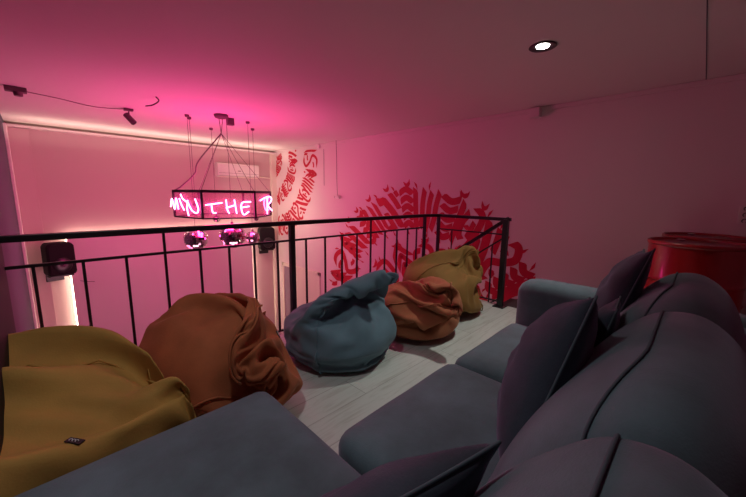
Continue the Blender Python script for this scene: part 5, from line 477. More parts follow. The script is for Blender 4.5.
9,-20,15,8,4,-24,21,-15,-2,21,-14,-3,19,-10,14,24,-10,-4,21,-2,-14,22,-14,4,13,4,-22,25,-4,-2,23,2,-13,19,5,-17,14,12,-18,22,0,-13,0,26,3,7,17,-18,24,10,-1,10,16,-19,-18,12,13,-15,17,8,3,25,-6,-5,25,19,-2,24,-5,-4,24,-2,-11,21,-3,-10,22,-3,3,24,1,-20,10,-10,-7,23,-2,-2,24,-5,-18,17,-1,-23,7,-1,-25,5,-3,-23,-4,-7,-10,23,-4,-19,16,5,-23,-11,1,-19,3,16,-22,-12,0,-20,-7,15,-16,-3,19,-15,-1,22,-14,-15,15,-10,-20,14,-3,-25,5,0,-26,0,0,-24,6,-1,-23,9,-1,-18,18,0,-17,17,8,-23,0,12,-21,-7,12,-11,-19,12,-21,2,9,-17,17,15,-19,-2,10,-19,12,3,9,-22,20,-13,-7,20,-15,-1,21,-14,0,18,-5,16,22,-4,-11,23,-13,-1,5,8,-24,25,-4,-1,23,1,-10,20,3,-14,21,4,-14,19,7,-17,12,11,-19,-1,25,7,1,20,-15,22,12,-4,-13,15,-15,-6,13,20,-12,12,17,10,29,8,-12,19,5,-13,19,-1,-12,19,-4,-10,20,-2,-8,21,-4,-7,21,-2,10,19,-7,-14,19,0,-21,3,-8,-22,3,-8,-20,11,5,-11,21,-5,-13,20,-1,-24,1,4,-22,-12,1,-20,-12,-8,-17,-4,17,-13,11,19,-15,-11,16,-16,-6,19,-14,-7,19,-5,-25,1,
-2,-24,0,-2,-24,5,-1,-22,8,-1,-22,9,-2,-16,17,-1,-13,19,9,-22,-2,11,-11,-18,12,-14,-13,12,-19,3,7,-14,17,13,-19,2,10,-17,12,1,10,-21,16,-9,-15,19,-14,1,20,-13,-5,21,-10,6,18,-5,16,23,-7,-8,-1,10,-23,24,-2,-4,23,0,-10,15,4,-19,20,4,-15,24,4,-8,20,6,-14,10,14,-17,-2,24,6,-4,23,-7,8,13,-18,-18,13,2,2,6,23,4,25,-4,-14,16,2,-1,19,8,-7,19,7,-10,18,6,-11,17,5,-11,18,4,-18,6,-8,-15,10,-11,-8,17,10,-8,18,-8,-7,17,-13,-16,14,8,-24,-1,1,-22,-9,-7,-16,-11,-14,-17,3,17,-17,-1,17,-13,8,19,-15,1,19,-14,-8,18,-9,-23,0,-6,-23,2,-4,-22,6,-3,-21,7,-2,-21,7,-2,-20,7,-4,-8,21,1,-18,12,10,-17,-9,9,-4,-19,12,-14,-11,11,-18,4,6,-12,16,11,-17,6,8,-15,12,4,6,-20,8,2,-20,18,-13,-1,20,-13,-4,20,-12,-4,18,-4,15,22,-6,11,11,-2,-22,5,13,-19,24,1,1,16,4,-19,16,4,-18,20,4,-12,23,5,-7,22,6,-9,10,15,-15,-5,21,-10,-12,13,13,-10,19,-2,-15,8,-14,17,19,-6,-7,17,6,-15,11,1,-9,16,6,-8,16,6,-7,17,4,-6,18,4,-4,18,3,-10,3,17,-5,15,-12,-7,18,8,
-20,5,5,-21,2,4,-20,-6,-11,-11,-1,-21,-19,1,16,-16,6,17,-16,2,18,-15,1,18,-15,-2,19,-14,-15,10,-13,-17,9,-11,-19,7,-9,-18,6,-5,-20,7,0,-20,4,10,-18,-2,-3,-10,17,3,-20,1,10,-9,-14,8,0,-17,10,-13,-8,10,-15,4,4,-10,16,10,-16,6,7,-12,13,8,-3,-18,0,12,-17,14,-7,-13,19,-12,-1,20,-11,-5,21,-10,2,18,0,17,22,-9,-7,-10,18,-13,17,5,-17,22,4,-8,14,5,-18,19,4,-15,21,5,-8,22,5,-7,21,6,-4,-10,18,-7,-2,18,-7,-10,10,-14,-12,0,-16,9,24,-12,-10,13,4,-9,14,4,-7,14,5,-5,14,7,-3,15,7,-1,14,11,-2,13,12,-7,10,13,-13,5,13,-16,5,8,-20,1,2,-18,-1,-11,-11,0,-20,-19,3,13,-11,14,16,-17,0,16,-18,-3,16,-15,1,18,-16,-14,-8,-16,-16,5,-12,-16,10,-9,-16,11,-6,-14,12,-5,-13,15,-5,-11,16,12,-14,-6,-2,-15,11,7,-10,-13,7,-1,-15,8,-3,-14,9,-13,-5,8,-13,7,3,-7,14,9,-14,3,5,-9,14,10,-9,-12,3,6,-18,2,11,-17,17,-10,-6,20,-10,-3,21,-10,-5,22,-6,8,20,-3,13,4,5,-24,-8,21,-5,18,4,-14,20,4,-11,17,4,-16,19,5,-10,21,4,-7,19,6,-6,15,6,-12,-3,6,-17,-10,9,-14,
-12,11,-9,11,22,-2,-8,10,5,-8,9,7,-8,8,8,-8,8,8,-9,8,9,-10,6,9,7,13,8,-11,6,13,-16,2,1,-9,6,15,-19,-1,-1,-11,3,-17,-18,1,9,-8,16,15,-12,11,17,-18,-2,15,-18,-4,15,-15,-9,-15,-17,-15,3,-13,-11,13,-10,-9,17,-9,-9,16,-10,-6,16,-9,-3,16,4,-19,4,6,-17,-1,5,-9,-14,5,-5,-13,6,-2,-12,7,-3,-12,7,-11,2,5,-10,8,3,-7,11,8,-12,0,4,-6,14,10,-11,-7,5,0,-17,3,8,-17,4,11,-16,20,-9,-3,20,-9,-4,23,-7,2,19,-2,14,18,-6,-13,-5,16,-15,-8,21,-5,18,4,-13,19,4,-12,19,4,-10,19,4,-9,18,4,-8,15,6,-10,7,5,-14,0,5,-16,-7,4,-14,-1,15,19,-9,-8,3,-11,2,1,-10,5,4,-9,5,5,-7,6,8,-6,7,10,-2,12,10,5,7,19,-18,-2,-8,-8,5,13,-17,-1,-9,-18,4,7,-3,13,16,-10,13,16,-22,-4,2,-10,3,20,-21,-9,-4,-20,-2,11,-7,16,13,-15,-8,13,-15,6,13,-9,-9,15,-4,-13,14,2,-19,-1,4,-17,-6,1,-5,-16,2,-5,-13,6,-6,-9,8,-6,-6,5,-9,4,6,-9,0,1,-4,10,6,-9,-2,6,-9,5,2,-4,13,9,-10,-6,7,-4,-14,-3,13,-13,12,-1,-16,7,11,-16,21,-9,-5,22,-7,-2,
19,-2,13,22,-7,0,5,4,-21,-8,20,-1,-6,19,-11,19,4,-12,19,3,-10,19,4,-7,16,4,-11,13,5,-10,10,5,-12,4,4,-13,-2,3,-13,-13,19,9,1,-8,8,-1,-5,7,-3,-6,6,-6,-3,6,-7,-3,6,-9,-2,7,-13,0,3,-14,4,2,-6,-2,12,-15,3,4,-10,2,14,-13,8,12,-10,10,14,-17,6,-12,-5,-2,21,-11,3,19,-15,8,15,-15,10,13,-13,10,13,-12,11,13,-13,12,11,0,-19,5,1,-19,-6,1,-17,-9,-1,-8,-16,2,-9,-11,3,-10,0,3,-11,0,7,3,-6,6,-8,-1,0,-2,9,4,-8,-2,2,-5,6,6,-7,1,2,-3,9,8,-9,-5,6,-4,-13,1,7,-16,-3,15,-13,18,-4,-10,12,6,-18,21,-7,-2,22,-5,6,18,-3,11,15,-4,-15,-4,14,-16,-8,20,6,-2,16,-15,19,4,-11,18,3,-7,16,5,-10,12,4,-11,9,4,-10,7,4,-10,-5,2,-10,-7,17,14,-7,-4,1,-7,-4,-3,0,-2,7,6,-1,6,-9,-1,3,-9,-1,6,-5,0,10,-9,1,6,-14,0,-7,-2,3,19,-6,0,15,-13,11,1,-15,10,5,-7,-3,20,-15,11,9,-7,0,20,-11,3,19,-15,12,10,-13,9,14,-11,6,17,-3,-20,1,-2,-19,-3,-3,-7,-18,0,-16,-10,2,-16,-5,1,-12,3,1,-8,3,0,-7,4,6,0,-6,5,1,-5,
4,-7,-1,-3,-1,9,5,-5,-4,0,-3,8,4,-5,3,7,-7,-6,6,-4,-12,2,5,-16,-5,16,-9,4,8,-20,22,-3,-2,15,1,-17,21,-6,3,18,-3,11,19,-6,-2,4,6,-19,-9,18,-7,-7,20,7,3,13,-17,18,3,-7,14,5,-11,12,4,-10,9,4,-9,6,3,-9,-1,3,-10,-9,19,12,-7,-4,3,0,1,-9,-7,-3,4,0,-1,7,2,1,8,-10,1,1,-9,1,6,4,2,9,-8,-1,7,-9,3,12,0,0,15,-8,1,15,-10,13,-2,-11,1,16,-9,1,19,-15,13,5,-10,4,19,-9,4,18,-10,1,19,-3,-20,5,-4,-15,-13,-2,-17,-7,-4,-13,-13,-2,-17,4,-3,-13,8,3,-10,-3,2,-2,-8,0,-5,8,3,-6,0,5,4,-6,-1,4,-8,0,-7,1,1,-6,9,2,-2,-6,2,-6,-5,7,-3,6,4,-1,-12,2,4,-16,-5,16,-8,-1,13,-15,11,0,-18,21,-2,5,19,-1,-10,19,-5,5,16,-5,9,14,-1,-15,-4,13,-17,-8,20,0,-8,19,6,5,10,-15,15,4,-8,8,4,-13,10,4,-6,6,4,-8,2,2,-7,-7,25,5,-8,-4,0,3,3,-7,-6,0,-3,-6,-3,5,1,3,10,-4,0,6,-6,1,6,-6,3,6,2,1,11,-5,2,12,-4,2,15,0,-1,15,-5,2,16,-13,13,0,-7,0,19,-8,2,18,-2,-9,17,-10,8,16,
-4,-17,11,-5,-15,-12,-3,-16,-10,-4,-16,-8,-6,-13,11,-4,-15,6,0,-13,4,3,-9,-4,-6,3,-9,0,-5,-6,12,-1,10,1,-6,-2,-11,1,-9,3,-4,-4,8,-2,9,-3,-3,-8,-7,1,-8,11,-3,-1,6,-2,-9,1,6,-16,-6,16,-7,-5,16,-9,9,1,-18,16,-3,-12,14,2,13,19,-4,3,18,-4,4,16,-2,-11,8,3,-19,-7,17,-10,-8,19,4,-7,18,6,1,10,-14,6,4,-12,7,3,-8,3,1,-7,5,4,-4,-9,19,16,0,3,-5,-1,4,-4,7,-1,-4,-7,5,-1,-8,2,4,0,4,10,4,-3,6,4,-3,8,-5,9,1,-2,2,12,-5,4,14,0,-2,18,-5,4,12,-9,6,14,-1,-5,19,-2,-7,18,-6,0,17,-1,-17,9,-5,-18,-6,-4,-18,-1,-6,-17,-2,-5,-16,-4,-3,-18,-5,-7,-14,-6,-10,-8,-8,-7,4,-5,-8,3,-5,-5,1,-10,1,-7,0,8,0,6,-4,-3,-9,3,-4,-1,5,3,12,7,0,-6,-4,-1,-6,6,-3,-4,10,7,9,5,2,-13,-5,13,-11,-5,16,-2,1,7,-16,17,-6,-8,15,-3,-9,10,6,13,16,-3,10,18,-3,-6,12,0,-15,6,5,-19,-8,18,-5,-6,17,7,-5,15,5,-4,10,-7,-1,5,-8,6,0,-7,-7,4,0,16,20,16,3,-5,-6,3,-7,-1,2,0,-8,-3,6,1,-4,4,2,8,6,-7,
-2,6,3,-1,5,6,-1,1,10,-3,6,11,-5,9,12,-5,1,16,-4,1,17,-5,1,18,-5,-2,19,4,-11,16,0,-18,6,-3,-19,0,-5,-17,-5,-6,-17,-4,-6,-16,-4,-6,-15,-5,-6,-13,-11,-12,-6,-7,-12,0,9,-6,-2,10,-9,0,1,-3,5,-3,5,-4,-4,3,-4,-2,-3,3,-3,-3,2,-6,9,-5,2,4,-3,-4,-8,8,-2,-8,1,-5,5,2,-9,13,4,5,13,1,-6,2,7,-15,-7,15,-1,11,0,-13,12,-1,-11,15,0,-8,15,-4,8,8,6,15,16,-3,-8,5,5,-18,11,3,-15,-7,16,-6,-4,13,5,-2,10,7,-3,8,1,-5,6,2,-4,5,-3,31,6,3,2,6,-4,-2,-4,-6,3,-1,-7,-2,7,0,0,1,7,-2,5,6,4,4,-9,0,6,7,-1,5,10,-3,6,11,-5,4,14,-3,4,13,-4,-6,18,-6,-10,12,-15,-6,-4,-16,-6,5,-13,-7,9,-11,-10,8,-11,-11,8,-4,-15,5,-3,-17,-10,3,-12,-9,4,-7,-16,-11,-7,-4,4,-1,7,3,-8,6,-6,0,2,0,1,6,-7,-1,-5,3,1,-8,-6,3,1,-5,-2,7,-1,3,-7,4,3,-7,-9,0,2,-10,4,0,9,2,-8,13,5,-3,14,-1,-2,10,-8,10,5,8,-11,8,5,-10,12,-3,-10,-13,9,-6,5,-2,-16,17,2,-1,17,4,0,14,6,8,15,-2,-9,12,3,-11,
0,7,-12,-3,11,-1,-3,7,2,-3,7,-3,-1,4,9,35,-3,-1,-10,4,8,-2,6,-5,10,-5,-7,1,6,-1,-1,4,7,-3,5,0,3,6,6,-1,6,5,-1,6,9,-4,2,12,-7,-3,12,-8,-9,12,-12,-11,4,-14,-10,1,-15,-7,1,-16,-1,0,-15,5,-1,-16,-2,4,-11,-6,6,8,0,17,0,-6,11,0,-13,3,-9,-11,-9,-11,-3,-2,-6,-7,3,3,-2,3,6,1,4,3,-1,6,-5,-5,1,-4,1,-5,-1,-4,7,-7,6,0,-4,-4,-4,3,4,-7,-10,3,-2,2,7,-7,9,-1,-6,16,2,-1,13,0,0,15,-4,3,11,3,-10,11,4,-10,8,3,-12,-5,0,-21,-20,7,1,3,8,-14,17,4,0,12,4,-7,14,-1,8,14,-4,4,12,-1,-3,9,0,-4,8,2,-6,5,5,-2,-7,3,-14,-7,6,24,7,-1,8,-3,7,0,6,1,3,-1,6,-3,-11,-3,-9,2,8,0,2,2,12,-5,6,4,-8,7,-7,-3,-3,12,-6,-7,7,-5,-8,2,-6,-12,-1,-10,-9,1,-15,0,-2,-14,2,0,-3,-2,4,-14,1,0,-8,-10,2,0,6,14,4,4,11,3,-1,14,-2,-15,3,-12,-4,0,-12,-4,4,-3,5,3,1,7,5,-8,-1,4,-7,-4,-2,5,-5,-6,-5,5,-1,-5,-1,-3,1,-5,-6,8,-1,3,1,-4,-3,9,0,-7,7,5,-9,10,-2,-7,
10,-5,-3,15,0,4,10,17,1,7,2,-9,4,1,-11,-1,-1,-23,-19,2,-3,-6,13,-4,11,3,-3,17,3,5,12,3,-9,6,-5,10,10,-3,6,6,-2,-11,7,4,-3,7,-6,8,7,0,5,-25,16,4,-1,1,-6,-6,4,-10,5,2,6,4,0,4,-2,4,-6,-4,8,-5,4,-2,13,-1,-5,6,-2,2,6,-1,-1,9,-7,-11,-9,-1,-6,-5,-4,-11,-3,-8,-6,3,-10,1,3,-9,4,2,-7,-7,4,-12,7,0,-5,-11,0,0,0,10,0,8,6,5,4,10,3,-1,11,-1,-10,1,-8,2,3,-9,-2,4,-2,2,-5,-5,0,-4,-4,-6,3,8,0,2,-4,-3,-2,-4,1,-6,6,-6,2,6,1,3,3,1,5,3,-4,-3,6,-3,-5,6,0,-8,6,2,-8,7,-3,-3,3,13,-2,-1,8,-4,5,0,-9,2,-3,-11,-8,4,-11,-9,9,0,0,11,-2,10,-1,-4,9,4,-2,10,5,0,4,-7,8,5,2,4,7,-3,-9,4,-1,6,0,0,7,-14,17,6,-8,7,-2,4,4,4,6,1,3,-2,-5,4,5,-8,-2,1,8,7,2,-4,3,-8,-11,1,-2,-7,0,3,-5,-3,-2,-5,-7,-2,-2,-6,-5,-2,-6,-6,-2,-5,-7,-2,1,-5,1,8,-5,-5,2,-10,6,2,-4,-7,0,4,-1,7,-1,-2,3,1,7,5,7,2,2,3,-1,10,-6,-2,-6,-8,-1,0,
-3,-7,-3,8,4,3,-4,-2,2,3,0,3,1,-1,6,-1,-4,-5,-4,-1,-5,2,-4,0,12,3,6,-4,2,-3,1,-4,-5,7,0,-8,5,2,-4,0,1,2,0,5,-2,-3,6,-6,0,-1,-4,0,1,-5,-3,2,-7,2,8,-3,-5,5,2,1,7,-1,5,4,-3,5,4,-1,2,4,3,6,3,-1,2,1,6,6,2,-2,0,-2,5,3,-26,-4,-6,2,4,-3,1,4,1,3,3,3,-3,-1,1,1,5,-4,1,2,-5,3,-2,-6,-1,2,-1,-5,4,3,-4,-2,2,0,-4,-3,-2,-5,-2,-1,-5,-3,0,-2,-5,-2,0,-3,-1,6,0,-3,-1,-1,-1,2,-5,1,4,2,-6,0,3,-2,1,1,3,4,-2,-4,1,-2,-2,-3,-3,-1,-3,0,-8,-1,5,-5,2,4,1,-4,3,-1,0,1,-1,4,-3,9,4,2,-1,-3,1,-3,3,4,-5,-1,-1,7,1,-5,10,-3,2,0,-3,4,-3,-3,-2,3,-4,0,5,0,-4,0,0,-3,1,-1,1,2,-4,-1,2,2,-4,1,-3,2,4,0,6,1,-1,3,4,1,0,3,3,1,4,3,0,4,5,6,-2,-1,3,-2,-4,3,-1,-5,4,-3,-2,-33,-8,5],
 'far': [-9,-8,4,27,6,-9,6,3,9,-4,5,0,-4,-1,-9,-3,3,5,9,11,7,-7,1,-3,-8,-7,-8,-5,2,3,7,11,8,-5,3,-3,-5,-10,-8,-3,5,7,-6,5,2,2,-11,-8,-7,4,5,1,-5,-8,-5,-4,4,-7,9,7,-6,-3,1,7,-8,-6,1,0,-7,-5,-5,4,-1,2,8,0,-7,-1,-7,-4,1,6,2,-9,0,-6,2,-1,-6,0,-2,2,7,3,-4,-1,1,-7,0,1,2,-9,0,-7,6,6,-1,-5,1,0,8,5,-4,1,0,3,-8,5,-3,-1,1,0,7,6,-2,2,-1,2,-8,6,2,-2,1,-2,7,6,4,-4,2,-5,9,5,5,1,-3,6,-6,3,-1,-8,1,6,3,4,3,-5,2,-5,11,-3,7,-1,0,5,-6,8,-1,7,-7,5,-2,23,2,-5,1,6,5,-2,7,3,-3,4,-5,-3,4,5,-2,8,-3,-5,6,2,-2,-1,-11,-6,3,10,-4,6,-6,-3,1,9,-5,-1,-6,-6,2,3,-7,2,1,-5,0,-4,-6,-4,3,-7,-1,-1,-5,-4,2,-7,-2,-4,-4,-2,6,-2,-4,-6,-4,-7,5,-1,0,-7,-5,-5,3,-3,-5,4,-5,-5,0,3,-7,-4,1,-6,-6,-3,-1,9,2,-9,-7,0,-2,9,3,-5,-5,1,-8,3,5,-4,-1,5,-5,1,4,-5,-7,1,-1,9,6,-2,-5,6,-5,3,7,0,-9,0,-2,10,7,0,-4,7,1,2,
6,1,-2,6,2,4,8,-1,-8,3,2,9,3,5,-7,8,8,5,4,4,-5,1,2,7,5,4,-5,1,6,3,1,6,-3,2,6,-1,0,6,5,23,2,-2,-1,9,2,-2,8,-4,-3,8,3,-3,7,0,-3,7,0,-5,6,0,-8,7,-1,-7,5,0,-5,4,3,-8,4,-1,-8,2,0,-8,1,0,-9,1,-2,-8,0,1,-8,-1,0,-8,-2,-1,-8,-3,1,-8,-4,1,-7,-4,0,-6,-5,-1,-5,-6,1,-6,-5,-1,-4,-9,0,-4,-6,0,-3,-7,0,-1,-9,-1,0,-8,2,-1,-9,-2,1,-8,2,1,-8,0,3,-8,0,4,-6,2,5,-8,-3,4,-7,0,7,-6,1,6,-5,0,7,-4,0,7,-3,-1,8,-3,0,9,-2,-1,8,-1,2,7,1,0,9,1,-1,8,2,-2,8,2,2,7,4,0,7,4,0,9,7,1,5,6,-2,5,7,0,4,6,1,3,7,0,3,8,-1,1,9,1,1,7,-1,25,8,2,-1,11,1,-3,12,0,-3,9,0,-5,10,-1,-5,10,0,-7,8,0,-8,8,0,-8,7,1,-10,6,-2,-10,5,1,-10,3,0,-11,2,-1,-10,2,1,-11,-1,1,-12,-1,-1,-9,-2,0,-12,-4,1,-10,-4,-1,-9,-6,0,-9,-7,0,-7,-7,0,-8,-9,2,-6,-9,0,-4,-10,-1,-4,-10,0,-2,-11,0,-2,-11,-1,0,-11,1,1,-11,1,2,-11,-1,
4,-10,0,4,-10,-1,5,-9,-1,8,-9,2,8,-8,0,8,-7,1,10,-6,-1,10,-5,0,10,-3,0,11,-3,1,11,-1,-1,11,1,-1,11,1,0,11,2,1,10,3,0,10,5,0,9,6,0,9,7,-2,8,8,1,7,9,1,6,9,-1,4,10,0,4,11,0,2,9,0,1,12,0,25,11,1,-1,14,2,-3,13,-3,-5,12,2,-5,13,0,-7,12,1,-9,10,-1,-9,10,-1,-10,9,0,-12,7,1,-12,6,2,-13,5,-3,-13,3,3,-13,2,0,-14,0,-3,-14,-2,1,-13,-3,-1,-13,-4,-1,-13,-5,1,-11,-8,3,-11,-8,0,-10,-9,-2,-10,-11,-1,-7,-11,-1,-6,-12,5,-4,-13,1,-4,-13,-2,-2,-14,0,0,-14,1,1,-13,0,3,-14,1,4,-13,0,6,-13,1,8,-12,1,8,-11,-1,9,-10,-2,11,-9,-1,12,-7,0,12,-6,2,14,-4,0,13,-3,0,14,-2,-2,13,1,1,14,1,1,14,3,-1,12,4,-4,12,6,2,12,7,-2,10,9,3,10,9,1,9,11,-3,7,11,1,6,13,0,5,13,-1,3,13,2,2,14,0,24,14,-2,-1,17,-1,-5,14,8,-5,15,0,-6,15,-4,-8,15,-2,-10,13,1,-11,11,3,-12,11,-4,-14,9,-1,-15,7,-1,-15,5,4,-15,4,-3,-17,3,-1,-16,0,0,-17,-2,0,-14,-4,7,-16,-5,1,-15,-6,1,
-15,-9,0,-13,-9,-2,-12,-12,1,-11,-12,0,-9,-14,0,-6,-13,-8,-7,-15,0,-4,-17,0,-3,-16,1,-1,-17,1,2,-17,1,3,-16,1,5,-16,1,7,-15,0,9,-15,1,10,-13,0,12,-12,-1,13,-11,-1,14,-9,-1,15,-6,-2,16,-5,-1,16,-4,0,17,-2,0,16,0,3,16,2,5,16,4,2,16,6,0,13,5,-10,14,9,1,13,10,1,12,11,0,11,13,-1,9,14,0,7,15,0,5,15,-1,4,17,0,2,16,-1,25,17,1,-4,16,10,-4,19,3,-4,18,-5,-7,18,-1,-11,16,2,-12,14,4,-12,15,-4,-15,12,0,-16,9,3,-16,11,-6,-18,7,-3,-18,4,-1,-20,3,-2,-19,1,1,-18,-3,5,-18,-5,-6,-18,-6,0,-18,-7,3,-16,-9,7,-16,-11,2,-14,-13,0,-13,-15,-1,-9,-14,-10,-7,-17,7,-5,-18,5,-2,-18,4,-2,-19,2,-2,-20,1,1,-19,1,2,-19,-1,5,-19,0,7,-18,0,10,-16,-1,13,-15,1,15,-13,2,15,-12,-1,17,-9,0,18,-7,-1,20,-4,-1,12,-11,-9,18,-4,-2,20,0,-3,19,3,-2,18,6,-3,18,7,0,12,6,13,16,11,2,16,11,-1,15,12,-1,12,15,0,11,16,-1,8,18,0,6,18,0,6,18,-3,3,19,-4,24,18,2,-5,18,11,-2,21,-4,-7,21,2,-10,20,2,-11,18,2,-13,18,1,
-17,11,5,-14,17,-6,-17,12,-2,-19,11,-2,-21,7,0,-21,5,-1,-22,1,0,-20,5,-8,-22,-2,-2,-19,-8,7,-20,-4,-8,-20,-8,-3,-19,-12,-1,-17,-14,0,-15,-15,0,-15,-15,0,-14,-17,2,-8,-20,5,-6,-20,6,-1,-18,12,1,-19,-11,0,-21,-6,3,-21,-4,3,-22,-2,6,-21,-1,9,-20,-1,11,-18,0,16,-15,0,19,-11,0,16,-14,0,17,-13,1,18,-11,4,19,-10,5,12,-5,18,22,-1,0,22,1,-2,21,2,-4,20,0,-10,19,10,3,15,5,-15,18,8,10,16,13,-8,15,16,-2,15,16,0,12,18,0,11,20,2,8,18,8,6,20,-6,4,21,-1,21,20,18,-1,24,3,-8,21,6,-10,21,5,-9,22,1,-15,18,4,-12,20,0,-16,18,-1,-19,14,1,-18,15,-4,-23,6,2,-22,9,-1,-23,7,-2,-21,8,-8,-23,-2,1,-24,-1,-3,-24,-1,-5,-19,-13,4,-22,-10,-2,-21,-11,-4,-20,-9,-9,-18,-16,-3,-9,-19,12,-14,-18,3,-14,-20,1,-9,-22,1,-5,-23,0,3,-23,3,4,-23,-3,6,-23,0,7,-23,1,9,-22,0,9,-22,-3,11,-20,-3,13,-20,-3,13,-13,-15,18,-12,9,21,-10,7,18,-14,4,20,-13,2,20,-11,1,24,-1,7,23,1,-3,24,2,-2,24,4,-2,21,7,-6,16,6,-17,21,11,2,19,15,3,16,17,3,15,19,1,
13,19,1,12,21,-1,11,21,-2,6,22,4,2,24,5,16,20,24,-3,26,5,-8,23,5,-10,23,5,-12,23,3,-12,22,2,-15,21,0,-18,17,1,-19,17,-2,-23,11,0,-20,16,-4,-23,11,-4,-24,8,-3,-25,6,-3,-26,2,-5,-26,-3,-1,-25,-5,-2,-24,-8,-6,-23,-10,-7,-22,-13,1,-21,-16,0,-19,-16,-4,-11,-18,-15,-14,-21,-1,-10,-24,-3,0,-25,-2,0,-26,0,17,-15,9,0,-25,-6,1,-25,-3,2,-25,0,3,-25,0,6,-24,0,8,-24,1,7,-24,0,14,-20,6,20,-13,3,22,-6,-10,24,-10,0,25,-6,0,25,-5,0,16,14,12,24,-9,-7,24,-7,-4,24,-8,2,25,-2,7,20,14,9,19,17,6,19,16,3,19,18,2,18,18,1,14,22,0,10,23,2,18,15,-9,4,25,7,2,25,6,-10,23,23,3,24,8,4,25,6,-10,25,5,-11,23,3,-13,24,2,-16,20,1,-18,20,-1,-20,17,-1,-22,15,-1,-24,11,-3,-25,8,-3,-26,4,-4,-26,3,-4,-25,6,-4,-20,-15,-6,-24,-9,-6,-25,-8,-6,-26,3,1,-11,-23,-6,-17,-18,-7,-19,-17,-7,-26,-1,3,-7,-25,-2,-13,-23,-3,-9,-24,-3,-10,-24,-7,12,-22,4,-3,-17,-19,1,-27,0,2,-26,0,3,-26,0,7,-25,3,12,-21,9,20,-13,10,22,-13,4,24,-6,-9,20,-16,3,21,-16,3,
21,-15,-1,20,-15,-3,25,4,4,15,-10,-18,24,-1,10,24,4,10,23,10,6,14,22,1,18,20,-1,20,17,4,20,15,7,21,15,7,19,18,3,23,15,1,-9,14,-16,5,24,8,5,25,7,14,17,30,1,26,9,-4,26,8,-7,26,5,-10,25,3,-13,24,2,-16,22,1,-18,21,0,-22,17,-2,-22,15,-2,-25,12,-3,-25,8,-3,-26,8,-4,-25,7,-6,-26,-10,-2,-25,-3,-8,-26,-7,-6,-25,-5,-8,-18,-19,3,-23,-12,-7,-21,-11,-12,-20,-10,-15,-7,-17,20,-11,-25,-3,-12,-24,-2,-10,-25,-4,-7,-26,-7,-9,-23,-10,-6,-12,-24,2,-27,1,7,-24,9,12,-24,6,11,-24,5,25,-2,-6,23,-14,7,22,-13,6,18,-19,4,18,-19,5,21,-15,4,22,-15,-1,21,-17,-4,0,-12,-23,25,5,9,24,8,7,24,8,7,24,7,9,26,9,5,23,10,-3,25,9,-6,13,18,14,19,17,9,18,19,8,8,4,-22,3,27,8,9,26,5,9,25,6,8,18,32,-2,26,9,-3,27,8,-8,27,5,-10,26,4,-14,24,2,-17,24,1,-18,21,-1,-22,17,-1,-23,16,-3,-24,12,-2,-26,9,-4,-26,8,-4,-27,6,-6,-27,4,-6,-26,-2,-10,-26,-4,-9,-25,-9,-4,-23,-12,-10,-23,-11,-9,-22,-12,-12,-22,-13,-11,-2,-26,-9,-12,-25,-2,-11,-25,-3,-14,-24,0,-1,-24,-12,
-16,-21,-2,0,-24,12,22,-16,-1,15,-23,2,13,-25,2,13,-24,2,-3,-27,4,15,-20,-5,22,-6,16,17,-22,-1,19,-20,-1,22,-16,-5,23,-7,-13,20,-18,-2,14,-23,3,24,8,13,27,6,6,26,6,1,27,8,-3,25,9,2,25,10,7,21,14,9,21,16,6,21,17,7,7,21,-16,22,15,7,6,26,7,3,25,11,4,25,11,-6,18,33,-2,27,9,-5,27,8,-9,27,5,-11,26,3,-15,24,2,-15,24,1,-17,21,0,-22,17,-2,-21,18,-1,-25,11,-3,-26,9,-4,-27,6,-5,-27,6,-6,-26,-3,-10,-25,-3,-10,-28,3,-5,-14,-20,-13,-21,-13,-12,-22,-13,-12,-23,-11,-11,-26,-9,-3,-23,-13,-12,-15,-10,-22,-5,-24,-13,0,-28,-8,-14,-16,18,2,-24,13,3,-26,13,15,-24,1,13,-24,2,13,-25,2,11,-26,3,13,-25,1,15,-23,-7,-2,-18,-20,24,-13,-8,27,-5,2,17,-21,-9,11,-25,-3,15,-15,19,25,5,12,26,11,0,26,8,0,27,7,5,26,2,10,24,-8,10,19,20,1,22,15,8,21,16,6,20,18,6,26,-4,-9,15,22,9,-7,27,1,6,24,13,8,23,13,-7,16,32,-4,27,9,-7,27,6,-9,27,6,-12,25,2,-14,24,2,-15,24,1,-14,23,3,-15,24,1,-23,15,-2,-27,3,-6,-26,6,-6,-26,12,-2,-27,2,-7,-27,2,-8,
